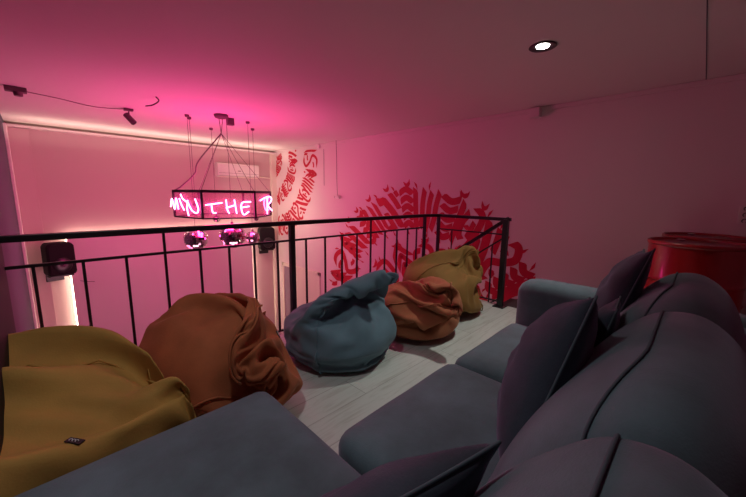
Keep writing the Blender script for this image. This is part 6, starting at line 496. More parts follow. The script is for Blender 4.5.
-26,-1,-10,-24,-8,-11,-26,1,-11,-15,-22,-9,-18,-18,-12,-18,-17,-13,-19,-16,-14,-19,-11,-18,-20,-12,-17,-27,-6,-5,1,-28,-6,-10,-21,-17,-1,-24,15,3,-25,12,13,-25,2,20,-22,-3,13,-25,3,7,-27,6,11,-25,-1,14,-26,2,12,-25,5,26,-10,-6,9,-1,-25,17,-22,-4,15,-12,20,26,9,3,24,3,16,26,4,10,27,-6,7,25,-9,-1,20,10,13,25,7,8,26,9,6,22,13,8,25,11,5,21,3,-18,18,15,16,-1,27,-8,16,16,17,4,25,13,4,24,13,-17,18,27,-5,26,7,-7,27,7,-10,26,3,-12,25,1,-10,25,8,-16,23,-1,-10,25,7,-19,13,-16,-20,18,9,-20,19,3,-27,7,-6,-25,-8,-9,-27,3,-8,-27,4,-6,-27,4,-6,-27,-1,-10,-26,-4,-12,-24,-6,-14,-18,-13,-18,-18,-15,-17,-18,-15,-15,-19,-20,-10,-17,-20,-11,-7,-25,-12,-25,-12,-7,2,-28,-8,-12,-19,-17,14,-25,2,15,-25,1,6,-25,12,13,-25,1,13,-26,-1,14,-24,-2,13,-26,1,22,-21,3,27,-2,-8,5,-26,-6,14,16,17,15,-15,20,26,-4,8,25,-10,11,27,-3,7,27,-6,6,27,-7,4,23,11,12,25,9,10,26,10,8,28,5,-2,11,16,-21,21,10,18,5,25,-12,10,18,19,13,20,15,14,18,17,-3,26,10,-24,19,21,-5,26,7,-9,27,4,
-10,26,2,-12,25,2,-12,25,0,-5,22,17,-16,23,0,-16,6,-22,-22,18,2,-14,18,15,-23,2,-16,-25,7,10,-27,3,-7,-27,2,-7,-27,1,-9,-26,-4,-11,-24,-6,-14,-22,-9,-17,-25,-4,-12,-8,-20,-19,-11,-18,-20,-27,-10,1,-18,-20,-11,-8,-25,-12,-23,-14,-8,-14,-22,-13,-6,-25,-14,3,-25,-14,15,-22,-10,20,-21,-3,20,-20,0,20,-21,0,19,-21,2,19,-18,12,18,-22,-4,-6,-27,-1,7,-20,15,25,0,-3,19,-14,15,28,-5,6,27,-5,7,27,7,2,28,-1,4,27,2,6,26,7,11,27,1,10,19,-8,20,28,8,-1,20,18,2,20,14,-13,6,20,20,7,19,20,3,21,19,-2,26,12,-4,26,9,-24,19,21,-8,27,2,-7,25,8,-11,26,0,-12,25,-1,-11,25,2,-1,18,21,-17,23,-2,-12,1,-24,-22,18,2,-12,18,18,-16,-3,-23,-26,7,6,-26,7,8,-27,4,-6,-27,0,-8,-22,-7,-17,-23,-7,-15,-24,-7,-14,-24,-6,-14,-23,-8,-14,-11,-17,-19,-2,-24,-15,-24,-11,9,-16,-20,-11,-2,-20,-19,-15,-22,-10,1,-19,-20,-10,-27,-1,-1,-26,-11,11,-22,-12,18,-21,-8,20,-20,-3,20,-21,2,18,-20,9,19,-18,-11,-11,-9,21,24,-7,15,27,-4,5,20,-12,15,26,-7,8,26,-7,7,27,-6,3,27,-7,4,28,-5,1,28,0,1,28,1,-7,
19,21,6,28,4,-3,26,-5,13,5,21,19,3,21,18,2,22,17,-2,26,11,-1,24,15,-2,26,11,-25,20,20,-9,25,-2,-6,25,10,-9,26,3,-14,23,-6,-10,25,5,2,15,24,-18,20,-6,-7,-3,-26,-19,18,8,-13,19,16,-9,-8,-25,-25,8,8,-27,5,2,-27,6,2,-27,4,-4,-25,0,-11,-23,-7,-15,-23,-7,-15,-24,-7,-13,-12,-15,-20,-18,-14,-16,11,-20,-15,-22,-15,2,-18,-19,-5,-1,-20,-20,-11,-21,-12,7,-14,-22,-8,-25,-6,-8,-26,-1,-4,-27,-7,7,-23,-12,13,-22,-11,18,-21,-7,20,-19,-2,19,-21,0,21,-9,10,2,-16,24,28,-3,4,25,-10,5,24,-5,9,26,-6,4,28,-4,2,28,-3,0,28,2,-2,24,13,-1,28,7,-4,26,-6,8,20,-3,20,13,10,22,4,22,19,1,24,14,0,24,14,2,23,17,-2,24,13,-1,25,13,-29,22,14,-8,25,-3,-7,24,9,-9,25,-6,-6,21,16,-15,23,-2,4,13,24,-18,16,-13,-5,-4,-26,-11,17,19,-17,18,10,0,-11,-25,-27,6,-3,-24,6,11,-27,5,-3,-25,5,-10,-27,2,5,-27,2,-6,-21,-9,-15,-21,-10,-16,-8,-16,-21,-11,-16,-20,-14,-14,-17,7,-19,-19,-15,-17,14,-18,-19,-8,4,-20,-17,3,-16,-22,7,-15,-21,-8,-25,-5,-5,-26,6,-7,-26,2,3,-25,-10,11,-23,-10,14,-22,-9,
16,-21,-7,24,-11,-7,22,7,10,27,-6,5,24,-9,6,22,-14,7,27,-2,3,25,-10,3,27,8,-1,27,4,-1,27,-6,2,22,-5,16,19,1,22,13,9,23,9,16,20,5,19,19,2,23,14,0,23,15,1,23,15,-1,24,13,-4,25,10,-30,22,9,-8,24,-6,-6,24,9,-9,24,-4,-2,17,21,-15,22,-1,3,14,23,-16,11,-18,-6,-3,-26,-6,14,24,-19,18,5,7,-14,-20,-23,4,-13,-23,5,12,-26,5,-5,-23,6,-13,-27,3,-1,-24,2,13,-24,-6,-9,-18,-10,-17,-19,-10,-16,-11,-15,-19,-8,-17,-19,3,-19,-18,4,-18,-18,-12,-11,20,6,-14,-23,6,-16,-19,1,-22,-14,-1,-21,-15,-4,-23,-8,-6,-25,-4,1,-20,17,3,-26,-2,9,-24,-7,12,-23,-7,16,-19,-9,21,-6,-15,26,-1,-8,26,-4,-1,27,-3,3,26,-4,4,27,-7,3,25,-6,7,23,-6,14,20,0,19,17,4,20,14,8,21,11,12,22,9,16,19,3,23,13,0,24,9,1,18,19,0,23,12,-2,25,9,-2,22,14,-30,19,6,-8,22,-7,-7,23,8,-8,23,-2,1,12,23,-13,21,5,0,17,20,-13,5,-22,-7,-2,-25,-6,13,24,-17,18,4,10,-16,-17,-16,0,-18,-23,6,10,-23,6,-11,-25,5,-7,-26,3,-1,-17,3,19,-23,-6,-9,-23,-7,-9,-21,-6,-13,-9,-14,-18,-5,-17,-18,
8,-16,-17,-2,-18,-16,-1,-19,-15,-27,-1,-2,8,-19,-13,16,-19,-3,-8,-15,-17,6,-23,-3,10,-22,-5,16,-11,-13,4,-25,0,4,-23,9,10,-24,-4,12,-23,-4,12,-21,-10,16,-15,-15,26,-5,-1,25,-4,0,26,-6,2,25,-5,3,22,0,15,20,1,16,19,2,18,13,9,19,12,12,19,10,13,19,6,18,15,-1,25,2,1,21,13,1,17,17,0,22,11,-2,23,6,-2,18,16,-29,17,7,-8,20,-9,-7,22,1,-8,21,6,0,12,21,-4,16,17,-9,19,13,-6,-2,-25,-11,0,-21,-7,12,21,-16,21,0,10,-17,-15,-2,-8,-20,-24,7,7,-24,7,-8,-23,6,-7,-25,4,0,-13,3,21,-14,-6,-19,-22,-6,-6,-20,-6,-10,-21,-9,-2,9,-13,-17,-7,-16,-14,-13,-10,-16,-5,-15,-16,4,-20,-8,-22,-5,-6,8,-19,-11,13,-21,-2,23,-1,-3,15,-18,-7,13,-17,-8,13,-18,-8,12,-20,-9,9,-22,-9,10,-23,-2,12,-21,2,-4,-26,5,22,-13,0,24,-8,0,25,-4,2,25,-4,3,14,19,7,20,1,15,9,-12,19,13,9,18,11,11,17,9,15,15,2,22,7,-2,22,-2,1,16,15,1,17,14,-1,20,9,-2,22,3,-2,14,17,-28,14,9,-7,19,-9,-8,20,-3,-6,18,10,-4,15,17,-3,12,20,-8,17,14,-9,6,-22,-4,-11,-22,-11,20,5,-17,19,0,
12,-16,-13,9,-20,-10,-23,7,1,-24,8,1,-22,6,-11,-23,4,4,-11,4,20,-8,-6,-20,-15,-5,-14,-17,-4,-12,-19,-9,1,-19,4,6,-7,-14,-13,-6,-15,-12,12,-1,-16,-10,-17,-7,6,-16,-12,-9,-17,-1,-1,-23,-3,6,-15,-14,11,-17,-10,11,-17,-9,13,-18,-7,13,-20,-4,13,-21,-1,15,-20,2,16,-18,5,21,-11,9,24,-3,-5,24,1,-8,25,-4,0,2,-22,12,23,-7,6,6,18,13,17,5,14,9,-3,20,9,14,13,5,19,9,-2,19,-4,-1,19,2,1,14,14,0,18,8,0,15,13,-2,20,-2,-2,10,17,-27,12,11,-7,17,-6,-8,18,-6,-1,13,17,-10,17,9,-4,12,18,-6,14,17,-12,11,-17,-3,-11,-21,-10,21,5,-14,14,-10,11,-18,-13,13,-21,1,-17,5,-14,-23,5,5,-19,6,-12,-15,4,14,-12,4,17,-17,1,-10,-13,-3,-13,-9,-6,-15,-12,12,10,-16,-12,2,-4,-12,-12,-1,-10,-13,-1,-12,-13,8,8,-13,-2,-18,-1,2,-13,-16,0,-21,-5,-1,-20,3,2,-21,-4,2,-20,-5,3,-21,-6,18,-15,-2,18,-15,-1,18,-17,3,21,-11,1,21,7,-10,24,-5,-2,21,-11,4,16,-17,7,8,-20,10,6,-22,5,10,15,12,5,19,6,11,2,18,7,17,6,-1,17,-7,2,17,5,-2,16,1,1,13,12,0,16,3,-1,12,12,-2,16,-4,
0,16,10,-27,1,11,-6,15,7,-8,16,-8,-3,15,13,-1,9,20,-13,17,7,-5,9,20,-13,14,-13,-5,-7,-21,-9,21,6,-10,8,-20,12,-19,-7,13,-20,2,-8,-5,-20,-22,7,3,-20,6,-8,-6,3,20,-14,5,11,-1,5,-16,-14,-5,2,-3,14,-13,-13,-6,-4,-9,9,10,-7,-5,-12,2,-9,-14,-7,-12,1,7,-9,-11,7,0,-8,-1,-17,-6,1,-19,-7,5,-17,-5,3,-17,-6,2,-21,-6,7,-23,-4,5,4,-18,19,-15,-2,17,-15,8,19,-13,8,8,-8,18,14,-19,3,7,-23,-1,7,-22,-1,0,-22,-4,13,12,13,11,11,13,10,13,11,9,16,3,5,15,1,0,14,-8,2,12,9,1,14,3,0,14,-2,-1,10,10,-1,13,8,-1,15,0,0,16,-1,-27,-5,10,-5,6,14,-7,16,-5,-5,15,11,4,2,21,-4,15,17,-16,13,9,-15,16,-8,-7,-3,-21,-9,21,0,-4,-2,-22,16,-15,10,6,-20,-10,-1,-11,-20,-19,6,-9,-19,6,2,0,1,20,-16,6,3,2,5,-13,-1,5,-13,-12,2,2,-8,2,9,-3,7,11,-12,7,0,-9,-1,-8,11,-3,-7,7,-7,-7,5,-13,-5,2,-14,-5,-3,-16,-4,-4,-16,-3,7,-15,-9,13,-16,-9,-18,-5,-13,19,-15,4,6,-19,-2,3,-22,3,10,-19,-10,0,-26,2,16,-17,-3,8,-17,-13,2,-14,17,15,11,12,
13,11,11,11,12,9,11,14,0,8,13,-3,4,13,2,2,12,6,3,12,-4,-1,9,9,0,11,-2,1,10,5,-2,7,10,-1,13,-2,0,13,-2,-26,2,12,-4,-10,10,-7,14,5,-5,16,10,4,0,21,2,10,20,-18,13,-4,-10,15,-14,-17,14,3,-10,14,-15,4,-14,-17,13,-10,17,1,-14,-19,5,-19,-11,-10,-1,-18,-18,6,2,-1,1,17,-13,9,-1,9,2,-11,0,5,-11,-8,3,8,-7,0,6,-10,8,2,-8,-1,4,-8,5,-3,-8,0,-5,-8,4,-9,0,-2,-12,4,-6,-10,5,-9,-11,1,-13,-9,3,-19,-5,1,-21,-4,-10,-13,1,8,-17,-9,8,-21,-6,7,-20,-6,8,-22,-5,13,-20,-4,0,-21,10,9,-8,22,16,9,15,14,11,8,13,12,2,14,11,-4,10,11,-3,5,12,2,-1,6,9,3,10,1,4,10,3,2,10,4,0,9,5,1,9,1,-3,2,9,0,10,-4,-1,11,1,-25,4,15,-3,-6,9,-2,-5,15,-7,16,5,1,6,19,2,8,22,-10,4,-21,-13,14,-9,-18,13,5,-11,19,-5,3,-8,-20,11,-10,14,4,-18,-13,2,-16,-14,1,-13,-15,-13,3,-8,-8,4,14,-9,10,-4,10,-1,-7,4,2,-10,-8,4,4,-2,7,-6,-7,4,4,2,-3,9,-9,1,2,0,9,-9,-8,-3,6,-9,-1,4,-11,-1,-5,-9,4,-7,16,-6,-4,
9,-16,-4,7,-13,-8,9,-18,-10,10,-19,-5,6,-21,-3,0,-23,1,-4,-21,1,-17,-6,-15,-9,-21,6,21,10,-2,18,6,3,22,5,-2,11,13,1,8,13,6,6,11,8,0,5,9,3,9,1,-3,2,9,5,9,-1,2,8,3,1,9,0,-2,-3,8,3,9,-1,-2,9,2,-1,7,7,-24,6,17,-2,-3,11,0,-3,13,0,-5,17,-9,16,7,2,6,21,-8,13,-17,-13,-5,-17,-11,13,-12,-11,18,-4,6,20,7,2,-21,-12,1,-19,-6,0,-20,-5,3,-17,-9,-1,-14,-11,-16,11,0,-1,7,-5,11,-5,-4,7,-2,-7,-6,6,0,-2,5,-5,-7,2,1,3,0,6,2,-1,5,-7,3,0,-6,1,-2,-8,-3,-2,-6,3,-7,-7,4,-12,-6,9,-15,9,-8,-4,0,-18,-2,-8,-17,3,9,-19,-4,7,-18,-4,-2,-20,-1,-6,-16,11,-4,-8,21,17,-8,13,23,2,0,21,2,-1,11,14,-5,-4,17,-5,2,16,-6,5,12,1,3,8,3,4,6,2,2,7,5,3,5,4,0,4,10,0,7,-6,1,-2,8,2,-3,8,-3,9,-2,-1,3,7,-24,5,18,-1,4,10,1,0,14,2,-2,16,2,-5,19,-13,15,7,-8,11,-18,-8,11,-16,-14,-6,-15,-6,20,4,0,18,-8,5,-9,-18,-2,-21,-2,-1,-18,-4,2,-16,-9,-1,-18,-3,-4,-11,-12,-5,11,-11,13,-13,6,
9,-5,-7,2,3,-6,1,5,-5,-6,5,0,-1,-4,4,-1,-1,6,-7,6,1,2,-1,-5,0,1,-5,-5,2,-5,-11,-1,-4,-16,2,-6,-7,-2,-13,-8,3,-14,1,-13,-6,5,-18,-4,-2,-1,16,11,-7,13,15,-6,18,-6,-8,19,16,-8,-13,21,3,5,12,0,17,11,1,14,15,10,1,-2,15,-7,-12,4,0,1,7,1,10,0,3,-8,7,2,11,0,2,-6,5,3,-10,1,-9,7,4,4,-3,7,6,-4,5,0,3,5,5,3,-10,31,-4,0,11,-14,0,2,3,-3,15,-7,5,15,-12,14,-2,-10,15,-10,-7,11,-17,-8,15,-11,-9,1,-18,-4,19,2,5,-4,-18,2,-16,-10,2,-19,-4,-4,-14,-6,8,-10,-11,-8,-12,-3,-10,-13,-1,11,5,-9,4,-10,3,0,-6,-4,5,-3,-5,1,-3,-7,-2,7,2,-6,4,1,-6,5,0,0,2,-3,-1,-8,-4,1,-7,-1,4,-8,-7,-13,0,-6,-15,-8,-3,-10,7,-7,-16,5,-3,6,-16,-1,7,-16,7,14,-7,13,1,22,3,18,10,7,15,5,12,16,3,12,14,1,14,2,-5,17,5,-17,7,11,8,8,8,8,5,4,6,1,-1,7,0,8,-2,3,1,6,5,1,5,-8,-10,2,0,8,4,3,-7,2,4,-9,-2,-7,0,5,7,-16,-11,26,9,-10,7,-8,2,9,-13,4,7,-13,11,0,-6,9,-14,-12,15,-1,
-9,13,-11,-6,13,-13,-9,15,-6,-7,12,-12,6,-4,-17,2,-14,-11,2,-11,-13,4,-9,-13,9,-6,-8,0,-11,-8,-9,-8,0,-8,-9,-1,9,-5,-3,-6,-5,6,5,-3,-3,-5,-4,3,-4,-4,-2,0,-1,-7,-2,-2,-5,1,-2,-7,-4,-8,0,-4,2,6,3,6,10,5,-1,10,-9,-8,-2,-13,-5,-4,-12,-3,-6,-13,-6,-8,12,-6,11,14,-3,12,18,6,8,3,21,0,11,-1,14,14,-6,7,11,-8,-13,0,8,17,9,8,11,9,6,13,7,4,9,4,1,5,1,4,5,8,-1,1,5,-9,2,-8,4,4,4,3,2,6,0,-1,4,-3,6,-6,6,-1,-11,4,-4,-19,-22,9,0,0,10,-3,-7,9,-13,8,-2,-11,11,-4,-10,12,-6,-9,13,-6,-9,13,-9,-7,13,-10,-5,12,-13,-2,9,-15,-4,9,-15,6,5,-17,10,-1,-13,10,-6,-12,2,-9,-11,5,-8,-8,-6,-10,-6,-2,-10,-2,0,-7,-1,4,-4,-5,-1,-6,-2,-4,-7,3,-2,6,4,-1,5,5,-4,-7,2,1,-3,-6,-6,-3,-2,0,1,8,2,6,8,-9,-9,0,-6,1,8,-11,-6,-7,-13,-3,5,1,-8,12,5,-8,13,4,-10,14,8,6,-17,8,-13,12,14,-9,3,14,-8,6,15,-4,5,16,-1,6,14,6,7,10,5,12,4,5,11,0,3,9,-5,3,4,6,-2,3,-5,6,4,2,-2,6,
6,-2,-1,-1,2,6,-6,3,2,-4,2,-6,-4,2,5,-10,-23,-6,-9,2,-1,-5,9,-6,-4,12,-5,-3,13,-6,-4,15,-4,-3,14,-5,-10,9,-8,-15,-1,-5,-13,6,-7,-9,9,-12,1,8,-15,1,8,-15,-1,6,-14,7,5,-14,6,-2,-11,5,-11,-6,-4,9,-11,0,-8,-6,-2,-7,-2,-5,-6,0,-3,-7,1,-2,-3,5,4,3,6,5,6,-4,5,4,5,-6,-6,2,2,3,5,-4,-5,1,-7,-8,-3,-8,1,7,-3,4,13,2,-3,12,6,-10,9,9,-11,3,6,-9,9,-11,4,12,12,-10,5,13,-9,-3,-1,-6,15,4,-10,10,9,-11,7,10,-9,7,11,-11,4,14,-10,0,10,0,7,6,2,7,2,2,6,-3,2,6,1,4,3,-4,-6,0,-4,7,1,-2,-6,7,-6,6,-1,4,5,-8,3,6,-7,-18,10,-13,7,8,-3,1,9,0,-1,13,-1,-6,13,-7,-5,10,-5,-9,9,-6,-11,4,-8,-9,3,-3,-15,-4,2,-1,12,-5,-1,11,-9,-1,10,-13,-1,-2,-17,5,6,-9,4,-2,-10,1,-7,-9,-7,-9,-7,-6,8,-1,-3,6,-5,-4,6,0,-8,-1,-5,-6,-2,2,3,-5,2,8,-1,-2,4,-4,3,-15,0,8,0,-8,-4,9,0,4,7,0,3,6,-4,4,1,-7,10,2,-5,8,5,-6,9,6,-10,0,-7,4,13,-7,1,7,12,-10,2,7,-6,4,
-3,-5,15,8,-10,6,8,-8,5,10,-8,3,8,-10,2,10,-6,3,5,-7,-1,7,1,3,3,1,7,1,6,0,-1,1,10,-2,-6,-4,-3,-7,-2,-3,4,4,-3,-6,-5,-7,7,-2,-1,7,1,0,28,-16,6,5,2,-10,4,3,4,7,-3,3,14,-11,-7,9,-2,-11,2,-5,-11,1,-7,-5,-1,6,-12,1,2,-8,8,-6,-2,7,-8,1,7,-5,1,4,-9,4,4,-8,5,6,-3,1,-7,-7,2,-6,-8,-6,-9,-3,-1,6,1,-2,7,-5,-5,2,1,-2,4,2,-5,-1,2,2,-5,-4,-3,-5,5,-5,5,4,-3,-4,1,5,-5,-1,4,-5,0,9,0,6,7,-3,4,7,-4,2,5,-8,1,-4,-7,7,-8,-2,8,-7,8,6,4,-10,4,11,-4,-3,0,-4,9,2,-8,5,5,-11,0,8,-7,3,9,-3,6,6,-3,7,6,-2,-2,-1,-7,-5,6,0,-2,5,3,1,1,7,2,-3,-7,3,-2,4,4,3,3,3,-3,4,2,-6,-4,-2,-6,6,0,1,22,-12,9,6,-2,-15,2,5,-3,2,5,2,4,-7,-5,-3,-12,-5,5,-5,-6,3,-2,-5,4,7,-8,0,3,-8,4,-5,1,5,-8,2,5,0,1,4,-5,2,7,-2,-3,7,1,7,0,0,5,-1,-7,2,-5,-6,-6,0,1,-6,-2,0,1,-3,-2,-1,-6,-4,-4,4,8,1,-5,-2,-4,-1,2,-2,5,3,
-5,0,5,1,-6,-2,2,-6,-3,4,-4,-2,6,-3,-2,7,1,4,8,-2,4,-5,-6,3,-6,4,0,-7,-2,7,1,-6,7,8,0,-6,9,-3,0,2,-6,4,0,-7,2,5,-3,3,-2,-5,8,2,-3,6,9,0,4,4,4,-5,-3,-5,-4,-1,-3,-7,4,5,-7,1,0,8,1,4,2,4,3,-3,4,2,-4,2,4,4,-1,3,3,-23,11,8,2,0,-6,-5,0,-4,-5,6,11,1,1,-4,2,-1,-6,-4,0,-6,-3,1,-5,-3,4,3,-5,-2,5,-6,0,-5,-2,4,-4,7,4,-1,2,4,1,2,4,1,-2,4,2,-3,1,6,6,2,1,6,3,-1,4,-5,-2,-5,-2,-6,8,-1,3,3,5,-6,0,-3,-2,-1,-4,0,1,0,-4,0,-4,-1,-2,-3,-4,-3,-2,-1,-6,3,5,-1,5,3,-6,-4,0,-5,-1,-2,-2,-6,-2,7,0,3,0,-2,4,-2,-6,2,-5,-3,7,5,-3,0,5,-1,-2,5,2,-1,1,-1,4,0,-4,2,0,-5,5,-3,-2,1,-5,-3,6,0,1,8,4,4,0,3,-2,-6,4,3,-3,-1,1,8,4,1,4,3,4,-1,-1,-4,-7,0,-1,-6,-1,4,0,-18,11,-15],
 'near': [3,7,-18,32,-3,19,3,3,-6,2,1,10,-6,5,2,2,1,-9,-5,3,2,-1,3,8,-1,4,-8,-3,2,7,-6,2,-7,-6,1,-1,-2,-1,9,-5,3,-9,-4,-2,6,-4,2,-7,-2,-5,7,-7,0,5,1,3,-10,-3,-3,3,-4,1,-6,-2,-4,6,-2,0,-4,-3,-4,8,-5,0,-8,-1,-7,-4,-1,2,10,1,-7,0,-2,-1,-7,3,-5,2,-2,-5,-5,4,0,9,3,-3,-4,0,-5,5,1,-2,-9,3,-2,6,4,-3,-5,1,3,10,5,-5,-3,2,1,-9,4,3,6,3,-3,-5,1,-1,9,6,5,1,4,-4,-2,-4,-1,-8,6,2,-1,2,0,8,5,2,-3,3,1,7,2,1,-7,3,3,5,3,1,-6,2,4,6,2,0,-6,0,4,5,4,2,-7,33,3,-3,1,3,9,-1,7,-6,-3,6,4,-4,7,1,-3,6,-3,-4,4,3,-5,5,0,-6,4,0,-6,4,-4,-7,2,4,-8,3,-1,-8,2,1,-7,0,-1,-7,1,1,-8,-1,-2,-7,0,3,-8,-1,-1,-7,-2,-1,-7,-3,-1,-5,-3,-1,-7,-4,1,-5,-4,1,-5,-6,1,-4,-6,0,-4,-6,-3,-2,-6,4,0,-2,-9,2,-7,8,0,-6,-3,1,-6,2,4,-7,1,2,-7,0,4,-5,-3,5,-5,1,6,-4,0,7,-5,-1,7,-3,3,2,3,-10,8,-3,9,6,-2,1,6,1,1,7,-2,-5,
4,-1,6,11,1,-1,8,2,-3,8,3,0,7,2,2,5,2,-8,7,5,9,4,2,-7,5,4,7,3,5,-4,5,5,3,1,6,-2,3,7,1,34,6,2,0,8,-1,-2,9,1,-3,7,0,-4,11,-1,-6,8,1,-6,6,0,-7,6,0,-7,5,0,-12,8,0,-10,4,0,-11,3,-1,-11,3,0,-12,1,1,-10,1,-1,-12,0,0,-11,-1,-1,-13,-2,0,-10,-3,1,-11,-4,0,-10,-6,0,-9,-6,0,-7,-6,-2,-6,-6,2,-7,-8,-1,-4,-7,1,-3,-9,1,-2,-9,0,-1,-10,0,1,-9,-1,2,-8,1,4,-10,0,4,-8,0,6,-8,-1,7,-9,0,8,-5,-2,10,-6,3,7,-6,-1,11,-3,0,13,-3,2,9,-2,-4,10,0,3,12,-1,1,9,0,-1,12,0,-1,10,1,0,12,5,1,11,4,0,9,5,-1,9,4,0,7,6,2,8,6,-1,5,9,-1,5,8,1,4,8,-1,2,9,0,36,12,1,-1,11,1,-2,12,-1,-5,11,0,-6,12,0,-7,10,1,-9,10,-1,-10,8,0,-12,8,1,-13,8,-1,-14,5,0,-14,5,0,-15,3,1,-16,2,-1,-14,0,0,-17,0,-1,-14,-2,0,-16,-3,1,-14,-3,0,-14,-6,0,-13,-7,0,-12,-8,0,-10,-9,0,-9,-8,0,-8,-11,0,-7,-11,0,-4,-12,1,-3,-13,0,0,-11,0,1,-12,0,3,-10,-1,
5,-13,0,6,-11,0,8,-10,1,8,-10,-1,10,-8,1,13,-8,-1,12,-8,-2,12,-4,3,15,-5,-1,14,-3,1,16,0,1,18,-3,-1,14,0,0,14,1,0,15,2,0,15,5,-2,14,6,0,13,7,1,12,7,0,11,8,0,9,10,0,7,11,-1,6,11,2,5,11,0,2,12,0,37,14,1,-2,15,0,-3,15,0,-6,14,2,-7,14,-2,-10,13,2,-11,12,-2,-14,12,1,-14,9,-1,-17,9,0,-17,6,1,-18,6,0,-19,4,-1,-19,2,0,-19,1,1,-20,-1,-1,-19,-3,0,-19,-3,0,-18,-6,0,-17,-6,0,-16,-9,0,-14,-9,1,-13,-12,-2,-12,-12,0,-9,-13,0,-8,-14,0,-6,-14,0,-3,-15,0,-1,-15,0,2,-15,0,3,-14,1,6,-15,0,7,-14,1,10,-13,-1,11,-12,-1,13,-11,0,14,-10,0,16,-9,1,17,-7,0,18,-6,0,19,-4,-1,20,-3,-1,19,-1,1,20,1,2,19,2,-2,18,4,0,19,5,0,18,8,1,16,9,0,14,10,0,14,11,0,11,12,0,10,14,1,7,14,0,6,14,-2,3,15,0,36,18,2,-2,18,-1,-4,18,0,-8,17,-1,-9,17,4,-11,15,-4,-14,14,6,-16,13,-5,-18,12,1,-20,10,1,-21,8,-2,-21,6,5,-22,5,-5,-23,2,5,-24,1,-5,-23,-2,-1,-23,-3,6,-22,-4,-5,-22,-7,-1,
-20,-8,5,-20,-11,1,-17,-11,-6,-16,-14,1,-13,-14,4,-12,-17,1,-9,-16,-5,-6,-17,4,-4,-17,-4,-1,-19,0,2,-17,5,4,-18,-1,6,-18,0,9,-16,-5,11,-16,1,14,-14,3,16,-14,-3,17,-11,4,20,-11,-1,20,-9,-3,22,-7,2,23,-5,-2,23,-3,3,25,0,3,22,0,-6,23,2,0,23,5,4,22,7,0,21,9,-1,19,11,-3,18,12,0,16,14,0,14,15,0,11,16,-1,9,17,0,6,18,3,4,18,2,35,21,8,-2,21,0,-6,21,0,-10,20,0,-7,19,-8,-15,19,-1,-17,17,-1,-18,12,10,-20,15,-5,-23,12,-3,-25,9,-1,-26,8,-2,-27,4,5,-27,2,-6,-26,1,9,-28,-4,2,-26,-1,-9,-26,-7,7,-24,-6,-9,-24,-10,7,-22,-12,-5,-21,-15,1,-17,-16,8,-17,-16,-4,-13,-19,2,-11,-19,-4,-7,-21,-3,-3,-19,8,-2,-21,-2,2,-22,0,4,-19,-8,8,-21,1,11,-17,9,13,-19,-1,15,-17,-9,18,-16,5,21,-14,2,22,-13,0,25,-10,-3,26,-9,0,26,-6,-2,27,-2,7,27,-1,-10,28,0,0,26,4,9,27,5,0,26,8,-1,24,10,-1,23,13,0,21,14,1,18,17,1,16,17,1,13,20,0,11,20,0,7,21,2,4,21,0,35,24,-9,-3,25,1,-6,24,1,-11,23,3,-12,20,13,-18,19,2,-16,21,-7,
-21,18,-5,-23,12,12,-26,14,-6,-28,12,-3,-30,8,-4,-31,6,-6,-32,3,-3,-31,-3,0,-31,-3,5,-27,-7,14,-30,-1,-8,-27,-13,6,-28,-6,-11,-26,-15,1,-24,-16,-2,-17,-17,14,-18,-21,1,-16,-21,-1,-11,-23,-1,-6,-24,2,-8,-23,-6,-1,-20,-14,1,-23,9,6,-24,2,10,-22,5,10,-20,-13,14,-22,1,18,-21,-2,21,-18,1,24,-16,-1,26,-14,-2,27,-13,2,30,-10,0,30,-5,8,30,-3,-10,31,-2,5,32,0,-4,31,5,1,31,6,-2,29,9,0,28,12,0,26,14,0,24,17,0,21,19,0,18,20,0,15,22,0,12,24,0,8,24,0,4,25,1,32,26,17,-3,27,1,-6,28,-1,-10,26,-2,-15,26,-1,-19,21,8,-23,17,11,-21,22,-9,-26,18,-6,-29,10,14,-33,9,1,-34,7,-2,-35,4,-4,-39,-8,0,-32,7,-6,-32,8,-13,-26,-7,21,-35,-6,-2,-31,-15,6,-31,-6,-12,-27,-19,4,-27,-19,-2,-25,-17,-8,-17,-20,17,-16,-25,3,-13,-26,-1,-10,-21,-15,-8,-25,-9,-1,-28,-4,1,-27,-5,8,-27,1,10,-23,12,21,-15,13,10,-27,-7,24,-17,6,23,-21,0,26,-20,-1,28,-18,-5,25,-19,-12,33,-12,-2,35,-7,-3,35,-4,-4,34,0,11,36,0,-2,34,4,-9,35,7,0,33,10,0,32,13,3,28,17,4,27,20,3,23,21,2,
